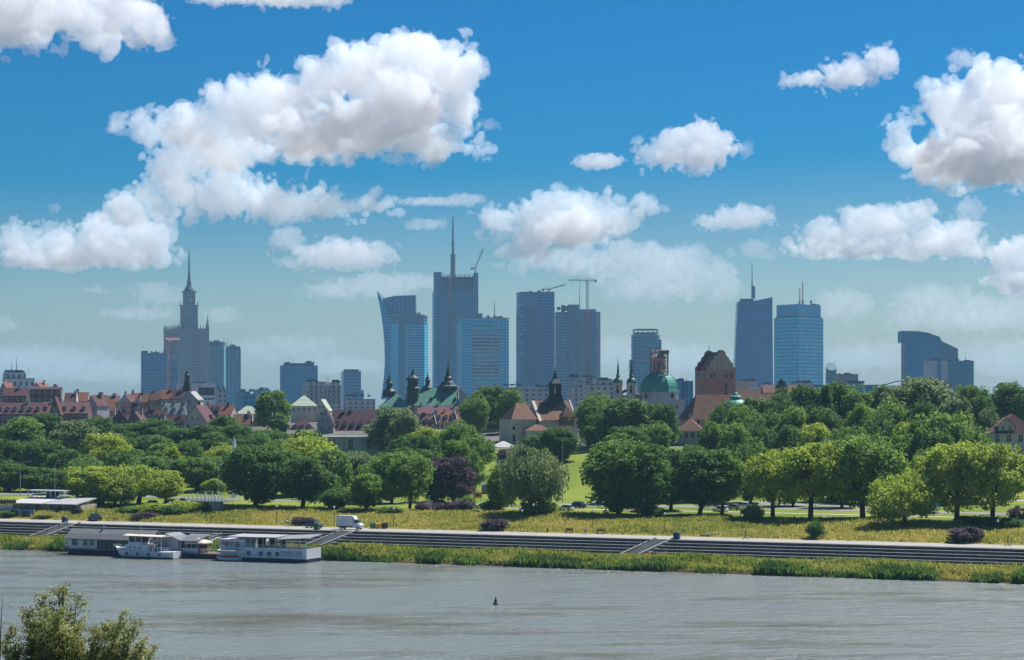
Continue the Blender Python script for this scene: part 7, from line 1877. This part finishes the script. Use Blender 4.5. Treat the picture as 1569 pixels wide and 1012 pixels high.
# ---- pavilion and small structures
v0 = 40
def ub(px, v=v0): return u_at(px, v)
up = ub(60); zg = ground(up, v0) - .2
th = thing("pavilion", bank(up, v0, zg), -BA, "low pavilion with flat white roofs and a glass box on top", "pavilion")
X = lambda px: ub(px) - up
mmp = bank(up, v0).y / FPX
Zp = lambda py: CH - (py - HY) * mmp - zg
m = MB(); m.box(X(20), X(75), 0, 9, 0, Zp(772)); m.box(X(75), X(120), 1, 8, 0, Zp(773)); m.build("wall", CREAM, th)
m = MB(); m.add([(X(17), -2.2, Zp(771)), (X(72), -2.2, Zp(771)), (X(72), 9.5, Zp(763)), (X(17), 9.5, Zp(763)), (X(17), -2.2, Zp(772.5)), (X(72), -2.2, Zp(772.5)), (X(72), 9.5, Zp(764.5)), (X(17), 9.5, Zp(764.5))], [(0, 1, 2, 3), (7, 6, 5, 4), (0, 4, 5, 1), (1, 5, 6, 2), (2, 6, 7, 3), (3, 7, 4, 0)]); m.build("roof", PALEST, th)
m = MB(); m.add([(X(72.5), -1.5, Zp(771.5)), (X(122), -1.5, Zp(771.5)), (X(118), 8.5, Zp(764)), (X(72.5), 8.5, Zp(764)), (X(72.5), -1.5, Zp(772.8)), (X(122), -1.5, Zp(772.8)), (X(118), 8.5, Zp(765.3)), (X(72.5), 8.5, Zp(765.3))], [(0, 1, 2, 3), (7, 6, 5, 4), (0, 4, 5, 1), (1, 5, 6, 2), (2, 6, 7, 3), (3, 7, 4, 0)]); m.build("roof", GCANV, th)
for k in range(10):
    x = X(19 + 11 * k); m = MB(); m.cbox(x, -1.4 if k > 5 else -2.0, Zp(772.6) / 2, .14, .14, Zp(772.6)); m.build("veranda_post", BLKP, th)
for px in (42, 60): window(th, X(px), -.02, 1.0, 1.6, 1.6)
for px in (88, 98, 110): window(th, X(px), .98, .9, 1.3, 1.6)
m = MB(); m.box(X(95), X(100), .93, .99, .1, 2.3); m.build("door", DKGL, th)
m = MB(); m.box(X(100), X(103), -.2, .9, 1.5, 1.9); m.build("air_conditioner", BWHITE, th)
m = MB(); z0, z1 = Zp(763), Zp(754.5)
for k in range(9):
    x = X(19 + 7 * k); m.cbox(x, 6.5, (z0 + z1) / 2, .16, .16, z1 - z0)
m.box(X(18.5), X(75.5), 6.2, 9.2, z1, z1 + .25); m.build("roof_terrace_frame", BWHITE, th)
m = MB(); m.box(X(45), X(57), 6.8, 9, z0 - .6, z1 - .02); m.build("glass_box", DKGL, th)
for px, mt, w_, lb in ((25, BLUP, 2.6, "left dark blue container at the promenade edge before the pavilion"), (42, BLUP, 2.6, "right dark blue container at the promenade edge before the pavilion"), (117, BLKP, 2.5, "black container at the right end of the pavilion")):
    v_ = 31 if px < 100 else 36
    c_ = thing("storage_container", on_bank(px, v_), -BA, lb, "container", "storage containers by the pavilion")
    m = MB(); m.box(-w_ / 2, w_ / 2, -.8, .8, .05, 1.7); m.build("body", mt, c_)
    m = MB(); [m.box(-w_ / 2 + w_ * k / 8 - .03, -w_ / 2 + w_ * k / 8 + .03, -.84, -.802, .1, 1.65) for k in range(1, 8)]; m.build("ribs", mt, c_)["kind"] = "stuff"
th = thing("white_wall_fence", on_bank(4, 38), -BA, "low brownish slatted fence left of the pavilion at the edge", "fence")
m = MB(); [m.box(-4 + k * .9, -3.9 + k * .9 + .1, -.06, .06, 0, 3.6) for k in range(9)]; m.build("post", WOODM, th)["kind"] = "stuff"
m = MB(); m.box(-4.2, 4.3, -.08, .08, 2.2, 3.2); m.build("panel", WOODM, th); m = MB(); m.box(-4.2, 3.2, -.12, .12, 0, 1.9); m.build("base_wall", BWHITE, th)
th = thing("utility_kiosk", on_bank(333, 49), -BA + R(8), "grey metal utility kiosk at the left of the dark round tree", "kiosk")
m = MB(); m.box(-1.2, 1.2, -.9, .9, 0, 2.4); m.build("cabinet", BGREY, th); m = MB(); m.box(-1.35, 1.35, -1.05, 1.05, 2.41, 2.6); m.build("roof", SLATE, th)
m = MB(); m.box(-1.0, -.1, -.94, -.91, .15, 2.2); m.box(.1, 1.0, -.94, -.91, .15, 2.2); m.build("doors", GREYR, th)
th = thing("grey_hut", on_bank(749, 142), -BA + R(10), "grey boarded hut on the mown slope left of the birch", "hut")
m = MB(); m.box(-1.9, 1.9, -1, 1.4, 0, 2.5); m.build("wall", BGREY, th); m = MB(); roof_gable(m, -2, 2, -1.1, 1.5, 2.5, .5, 'x', .2, .1); m.build("roof", SLATE, th); m = MB(); m.box(-.4, .4, -1.04, -1.01, 0, 2.0); m.build("door", SLATE, th)
th = thing("road_sign", on_bank(732, 100), -BA, "square orange road works sign behind the purple bushes", "sign")
m = MB(); m.tube([(-.9, 0, 0), (-.9, 0, 3.2)], .06, 5); m.tube([(.9, 0, 0), (.9, 0, 3.2)], .06, 5); m.build("posts", POLE, th); m = MB(); m.box(-1.3, 1.3, -.08, -.04, 1.6, 3.1); m.build("panel", plain("sign_orange", (.62, .24, .03), .6, .05, .5), th)
m = MB(); m.cbox(0, -.1, 2.35, .9, .03, .5); m.build("symbol", BLKP, th)
th = thing("notice_board", on_bank(726, 116), -BA, "small white notice board on the lawn right of the copper beeches", "sign")
m = MB(); m.tube([(0, 0, 0), (0, 0, 1.6)], .05, 5); m.build("post", POLE, th); m = MB(); m.box(-.55, .55, -.06, .0, 1.2, 2.5); m.build("board", BWHITE, th)
# steps of stone through the meadow and low meadow fence posts
us_ = u_at(1080, 28)
th = thing("meadow_steps", bank(us_, 28, 5.5), -BA, "old stone steps climbing through the meadow right of the blue bin", "steps")
m = MB()
for k in range(16): m.cbox(k * .55, .4 + k * 1.15, ground(us_ + k * .55, 28.4 + k * 1.15) - 5.5 + .16, 2.2, .7, .42)
m.build("stone_treads", CONC, th)
r2 = random.Random(9)
for px, v, lb in ((839, 28.2, "small dark post at the promenade edge in the middle of the quay"), (872, 28.2, "dark bench on the promenade edge left of the runner"), (920, 28.2, "dark bench in the shadow right of the runner")):
    th = thing("bench" if "bench" in lb else "low_post", on_bank(px, v), -BA, lb, "bench" if "bench" in lb else "post")
    if "bench" in lb:
        m = MB(); m.box(-.9, .9, -.25, .25, .42, .5); m.build("seat", WOODM, th); m = MB(); m.box(-.9, .9, .22, .28, .55, .95); m.build("backrest", WOODM, th)
        for x in (-.75, .75): m = MB(); m.box(x - .05, x + .05, -.25, .3, 0, .41); m.build("leg", BLKP, th)
    else:
        m = MB(); m.lathe([(.16, 0), (.16, .8), (.12, .9)], 8); m.build("body", BLKP, th)

# ------------------------------------------------------------------ clouds: real volumes several kilometres away
def vapour(dens, shade_tint=False):
    k = "cloud_vapour_%.5f_%d" % (dens, shade_tint)
    if k in MATS: return MATS[k]
    t = NT("cloud_vapour")
    t.n.remove(t.p)
    vs = t.node("ShaderNodeVolumeScatter")
    vs.inputs["Color"].default_value = (0.80, 0.905, 0.988, 1) if shade_tint else (0.950, 0.973, 0.992, 1)  # absorbing blue tint puts shade into the thick parts, stronger when set
    vs.inputs["Density"].default_value = dens
    vs.inputs["Anisotropy"].default_value = 0.3
    t.link(vs.outputs[0], t.out.inputs["Volume"])
    MATS[k] = t.m
    return t.m
def surface_nets(Fd):
    nx, ny, nz = Fd.shape
    S = Fd > 0
    acc = np.zeros((nx - 1, ny - 1, nz - 1, 3), np.float32); cnt = np.zeros((nx - 1, ny - 1, nz - 1), np.float32)
    cs = lambda a, d: a[d[0]:nx - 1 + d[0], d[1]:ny - 1 + d[1], d[2]:nz - 1 + d[2]]
    for ax in range(3):
        o = [i for i in range(3) if i != ax]
        for a in (0, 1):
            for b in (0, 1):
                d0 = [0, 0, 0]; d0[o[0]] = a; d0[o[1]] = b
                d1 = list(d0); d1[ax] = 1
                f0, f1 = cs(Fd, d0), cs(Fd, d1)
                x = (cs(S, d0) != cs(S, d1))
                tt = np.where(x, f0 / np.where(x, f0 - f1, 1), 0)
                cnt += x
                for k in range(3):
                    acc[..., k] += np.where(x, d0[k] + (tt if k == ax else 0), 0)
    act = cnt > 0
    idx = -np.ones(act.shape, np.int64); idx[act] = np.arange(act.sum())
    ii = np.argwhere(act)
    V = ii + acc[act] / cnt[act][:, None]
    quads = []
    for ax in range(3):
        o = [(ax + 1) % 3, (ax + 2) % 3]
        sl0 = [slice(1, -1)] * 3; sl1 = [slice(1, -1)] * 3
        sl0[ax] = slice(0, -1); sl1[ax] = slice(1, None)
        a, b = S[tuple(sl0)], S[tuple(sl1)]
        e = np.argwhere(a != b)
        if not len(e): continue
        flip = a[tuple(e.T)]
        off = np.array([1, 1, 1]); off[ax] = 0
        c = e + off
        def cell(da, db):
            q = c.copy(); q[:, o[0]] += da; q[:, o[1]] += db
            return idx[tuple(q.T)]
        q = np.stack([cell(-1, -1), cell(0, -1), cell(0, 0), cell(-1, 0)], 1)
        q[~flip] = q[~flip][:, ::-1]
        quads.append(q)
    return V, np.concatenate(quads)
def band_noise(shape, cell, wl_, nr, squash=1.0):
    """smooth random field whose bumps are about wl_ wide"""
    g = nr.standard_normal(shape).astype(np.float32)
    f = np.fft.rfftn(g)
    k = [np.fft.fftfreq(n, cell) for n in shape[:2]] + [np.fft.rfftfreq(shape[2], cell)]
    kk = np.sqrt(k[0][:, None, None] ** 2 + k[1][None, :, None] ** 2 + (k[2][None, None, :] * squash) ** 2) * wl_
    f *= np.exp(-((kk - 1.0) / 0.45) ** 2)
    g = np.fft.irfftn(f, s=shape, axes=(0, 1, 2)).astype(np.float32)
    return g / (g.std() + 1e-9)
def cloud(blobs, Y, label, seed, cell=2.2, ragged=1.0, depth=0.7, flat=None, islands=7, thick=1.0, shade_tint=False):
    """blobs: (px, py, half width, half height) of its masses; carved into a billowing skin"""
    nr = np.random.default_rng(seed)
    m = 46
    x0 = min(b[0] - b[2] for b in blobs) - m; x1 = max(b[0] + b[2] for b in blobs) + m
    z0 = min(b[1] - b[3] for b in blobs) - m; z1 = max(b[1] + b[3] for b in blobs) + m
    dm = max(b[5] + abs(b[4]) if len(b) > 5 else max(b[2] * 0.75, b[3]) * depth for b in blobs)
    gx = np.arange(x0, x1, cell); gyy = np.arange(-dm - m, dm + m, cell); gzz = np.arange(z0, z1, cell)
    X, Yd, Z = gx[:, None, None], gyy[None, :, None], gzz[None, None, :]
    acc = np.zeros((len(gx), len(gyy), len(gzz)), np.float32)
    for b in blobs:
        bx, by, rx, rz = b[:4]
        ry = b[5] if len(b) > 5 else max(rx * 0.75, rz) * depth
        oy = b[4] if len(b) > 4 else nr.uniform(-0.25, 0.25) * (dm - ry)
        d = np.sqrt(((X - bx) / rx) ** 2 + ((Yd - oy) / ry) ** 2 + ((Z - by) / rz) ** 2)
        s = (1.0 - d) * min(rx, rz)
        acc += np.exp(np.clip(s / 4.5, -40, 40)).astype(np.float32)
    fld = 4.5 * np.log(acc + 1e-9)
    shp = fld.shape
    size = max(min(b[2], b[3]) for b in blobs)
    w0 = min(64.0, max(12.0, size * 1.1))
    a = w0 * 0.17 * ragged
    w = w0
    warp = band_noise(shp, cell, w0 * 1.5, nr)
    fld += a * 0.55 * warp
    while w > 3.4 * cell:
        fld += a * (np.abs(band_noise(shp, cell, w, nr)) - 0.75)
        w *= 0.5; a *= 0.60
    if flat is not None:
        fld = np.minimum(fld, (flat - Z) * 0.9 + 3.0 * warp)
    fld[0], fld[-1] = -5, -5
    fld[:, 0], fld[:, -1] = -5, -5
    fld[:, :, 0], fld[:, :, -1] = -5, -5
    V, Q = surface_nets(fld.astype(np.float32))
    # only the largest shreds stay
    lab = np.arange(len(V))
    E = np.concatenate([Q[:, [0, 1]], Q[:, [1, 2]], Q[:, [2, 3]], Q[:, [3, 0]]])
    for _ in range(400):
        mn = np.minimum(lab[E[:, 0]], lab[E[:, 1]])
        old = lab.copy()
        np.minimum.at(lab, E[:, 0], mn); np.minimum.at(lab, E[:, 1], mn)
        lab = lab[lab]
        if (lab == old).all(): break
    u, c = np.unique(lab, return_counts=True)
    keep = set(u[np.argsort(-c)][:islands].tolist())
    kv = np.isin(lab, list(keep)); Q = Q[kv[Q[:, 0]]]
    remap = np.cumsum(kv) - 1
    V = V[kv]; Q = remap[Q]
    s = Y / FPX
    px, dy, py = x0 + V[:, 0] * cell, -dm - m + V[:, 1] * cell, z0 + V[:, 2] * cell
    cxm, czm = (x0 + x1) / 2, (z0 + z1) / 2
    W = np.stack([(px - cxm) * s, dy * s, -(py - czm) * s], 1)
    me = np_mesh("cloud", W, Q[:, ::-1], vapour(round(thick * 0.0125 * 9000.0 / Y, 5), shade_tint))
    o = put(bpy.data.objects.new("cloud", me))
    o.location = ((cxm - CX) * s, Y, CH - (czm - HY) * s)
    tag(o, label, "cloud", "cumulus clouds")
    return o
BIG = [(228, 192, 42, 13, 0, 18), (290, 195, 55, 34, 0, 34), (370, 165, 58, 40, 0, 40), (430, 160, 55, 46, 0, 46), (500, 125, 48, 38, 0, 44), (560, 108, 58, 38, 0, 50), (630, 90, 62, 44, 0, 50), (688, 108, 40, 48, 0, 44), (706, 175, 24, 46, 0, 30),
       (625, 160, 58, 46, 10, 120), (560, 195, 86, 30, 10, 120), (470, 214, 66, 24, 10, 90), (650, 222, 74, 18, 0, 26), (330, 222, 66, 42, 30, 40), (258, 250, 46, 34, 50, 30), (330, 285, 86, 34, 75, 30), (430, 304, 76, 24, 85, 24), (520, 308, 70, 14, 85, 16), (228, 302, 58, 24, 75, 26), (190, 320, 38, 22, 75, 22)]
cloud(BIG, 9000, "largest cloud, long white heap with a blue shaded hollow", 11, flat=338, shade_tint=True)
cloud([(30, 372, 38, 28), (90, 380, 50, 32), (160, 360, 50, 30, 0, 34), (215, 368, 52, 36, 0, 36), (160, 390, 75, 18, 10, 60), (60, 398, 50, 12, 0, 50)], 11000, "low white heap with a grey blue base left of the spired palace", 12, flat=411, shade_tint=True)
cloud([(20, 20, 70, 55), (90, 10, 70, 45), (150, 40, 50, 35), (200, 20, 50, 45), (230, 55, 22, 20), (40, 10, 60, 36, 0, 80)], 7500, "greyish ragged cloud filling the upper left corner of the sky", 13)
cloud([(330, -14, 60, 18), (420, -12, 70, 20), (500, -10, 40, 20)], 7500, "flat bottomed strip of cloud along the top edge of the sky", 14)
cloud([(1245, 124, 34, 11), (1300, 114, 40, 20), (1350, 95, 30, 26)], 8500, "slanting white cloud alone in the upper right blue", 15)
cloud([(920, 247, 34, 11), (905, 252, 20, 7)], 10000, "small flat cloud left of the round topped white one", 16)
cloud([(1000, 238, 26, 20), (1045, 225, 42, 32), (1090, 222, 34, 38), (1060, 240, 40, 16, 0, 46)], 10000, "round topped white cloud in the clear blue of the sky", 17)
cloud([(1390, 190, 34, 18), (1412, 240, 32, 44), (1470, 170, 60, 50), (1530, 145, 60, 46), (1590, 180, 70, 90), (1520, 235, 90, 46, 0, 130), (1590, 240, 60, 40, 0, 130)], 8500, "tall cloud cut off by the right edge, with a blue shaded base", 18, flat=284, shade_tint=True)
cloud([(1475, 92, 24, 14)], 8000, "little puff above the tall cloud at the right edge", 19, ragged=1.3, thick=.6)
cloud([(845, 325, 45, 34), (890, 325, 50, 32), (985, 315, 26, 12), (940, 335, 40, 26), (815, 360, 34, 34), (870, 350, 60, 26, 0, 80), (800, 385, 40, 18), (765, 337, 38, 16)], 14000, "heaped cloud with a blue centre between the mast tower and the cranes", 20, flat=396, shade_tint=True, islands=2)
cloud([(850, 396, 60, 12), (905, 398, 60, 22), (965, 402, 60, 34), (1030, 412, 70, 38), (1090, 425, 46, 34), (990, 440, 80, 20)], 21000, "wide pale cloud bank behind the level jib of the tower crane", 21, thick=.30)
cloud([(1140, 332, 44, 18), (1098, 342, 32, 8)], 13000, "flat based white cloud above the tapered tower", 22, thick=.7)
cloud([(1155, 382, 24, 15), (1178, 390, 10, 9)], 15000, "small faint puff right above the mast of the tapered tower", 23, thick=.35)
cloud([(1270, 362, 46, 26), (1345, 348, 60, 34), (1400, 330, 34, 26), (1450, 368, 70, 26), (1330, 382, 90, 12)], 13000, "long white cloud over the right towers, under the tall shaded cloud", 24, flat=394, thick=.8)
cloud([(1482, 325, 20, 20)], 12000, "ragged wisp just above the long white cloud at right", 25, ragged=1.5, thick=.5)
cloud([(1560, 392, 46, 32), (1530, 425, 28, 20), (1580, 430, 50, 22, 0, 60)], 12500, "cloud with a grey base cut off by the right edge, lower one", 26, flat=450)
cloud([(1430, 462, 56, 28), (1500, 482, 80, 24), (1400, 484, 50, 16), (1560, 480, 50, 26)], 27000, "broad faint cloud above the stepped glass tower", 27, thick=.22)
cloud([(1298, 466, 44, 24), (1265, 476, 30, 12)], 26000, "faint rounded cloud right of the pale glass tower", 28, thick=.25)
cloud([(440, 368, 24, 20), (520, 388, 60, 22), (560, 392, 46, 18), (480, 402, 40, 9)], 14000, "two headed white cloud left above the curved sail tower", 29, thick=.7)
cloud([(515, 444, 44, 15), (580, 438, 50, 20), (632, 434, 40, 11)], 19000, "pale flat cloud passing behind the sail tip", 30, thick=.33)
cloud([(655, 309, 48, 6), (718, 306, 24, 9)], 11000, "thin streak of cloud at the tip of the tall antenna mast", 31, thick=.5)
cloud([(645, 345, 22, 7), (664, 343, 16, 5)], 12000, "tiny flat cloud left of the tall antenna mast", 32, thick=.5)
cloud([(235, 448, 32, 16), (212, 481, 48, 9), (260, 456, 20, 10)], 20000, "faint cloud touching the left of the palace clock stage", 34, thick=.3)
cloud([(338, 482, 32, 13)], 22000, "faint small cloud right of the palace corner turret", 35, thick=.28)
cloud([(148, 444, 20, 5)], 16000, "tiny faint streak between the low heap and the palace", 36, thick=.4)
cloud([(84, 318, 11, 8)], 10000, "tiny puff above the low white heap at left", 37, thick=.5)
cloud([(0, 497, 28, 13)], 24000, "small faint cloud low at the left edge", 38, thick=.3)
cloud([(1143, 230, 9, 14)], 10000, "tiny wisp right of the round topped white cloud", 39, ragged=1.3, thick=.4)
cloud([(750, 191, 14, 10)], 9500, "tiny wisp right of the largest cloud", 40, ragged=1.3, thick=.5)
for k, (bl, lb) in enumerate((([(60, 556, 110, 26), (170, 570, 90, 16)], "very faint cloud bank on the horizon left of the palace"), ([(400, 535, 50, 18), (460, 530, 60, 16), (520, 560, 70, 14)], "very faint cloud bank on the horizon between palace and sail tower"),
                              ([(940, 540, 60, 24), (1040, 550, 80, 24)], "very faint cloud bank on the horizon by the round cornered tower"), ([(1330, 545, 70, 22), (1540, 550, 70, 30)], "very faint cloud bank on the horizon at the right"))):
    cloud(bl, 38000, lb, 50 + k, cell=3.6, thick=.15)

# ------------------------------------------------------------------ haze over the town
hm = NT("haze_air")
hm.n.remove(hm.p)
pv = hm.node("ShaderNodeVolumePrincipled")
pv.inputs["Color"].default_value = (0.43, 0.76, 1.0, 1)
pv.inputs["Density"].default_value = 0.58e-4
pv.inputs["Anisotropy"].default_value = 0.2
hm.link(pv.outputs[0], hm.out.inputs["Volume"])
hz = MB().box(-6500, 6500, -3600, 13000, -5.0, 372.0).build("haze", hm.m)
tag(hz, "thin blue summer haze lying over the river and the town", "haze", None, "stuff")
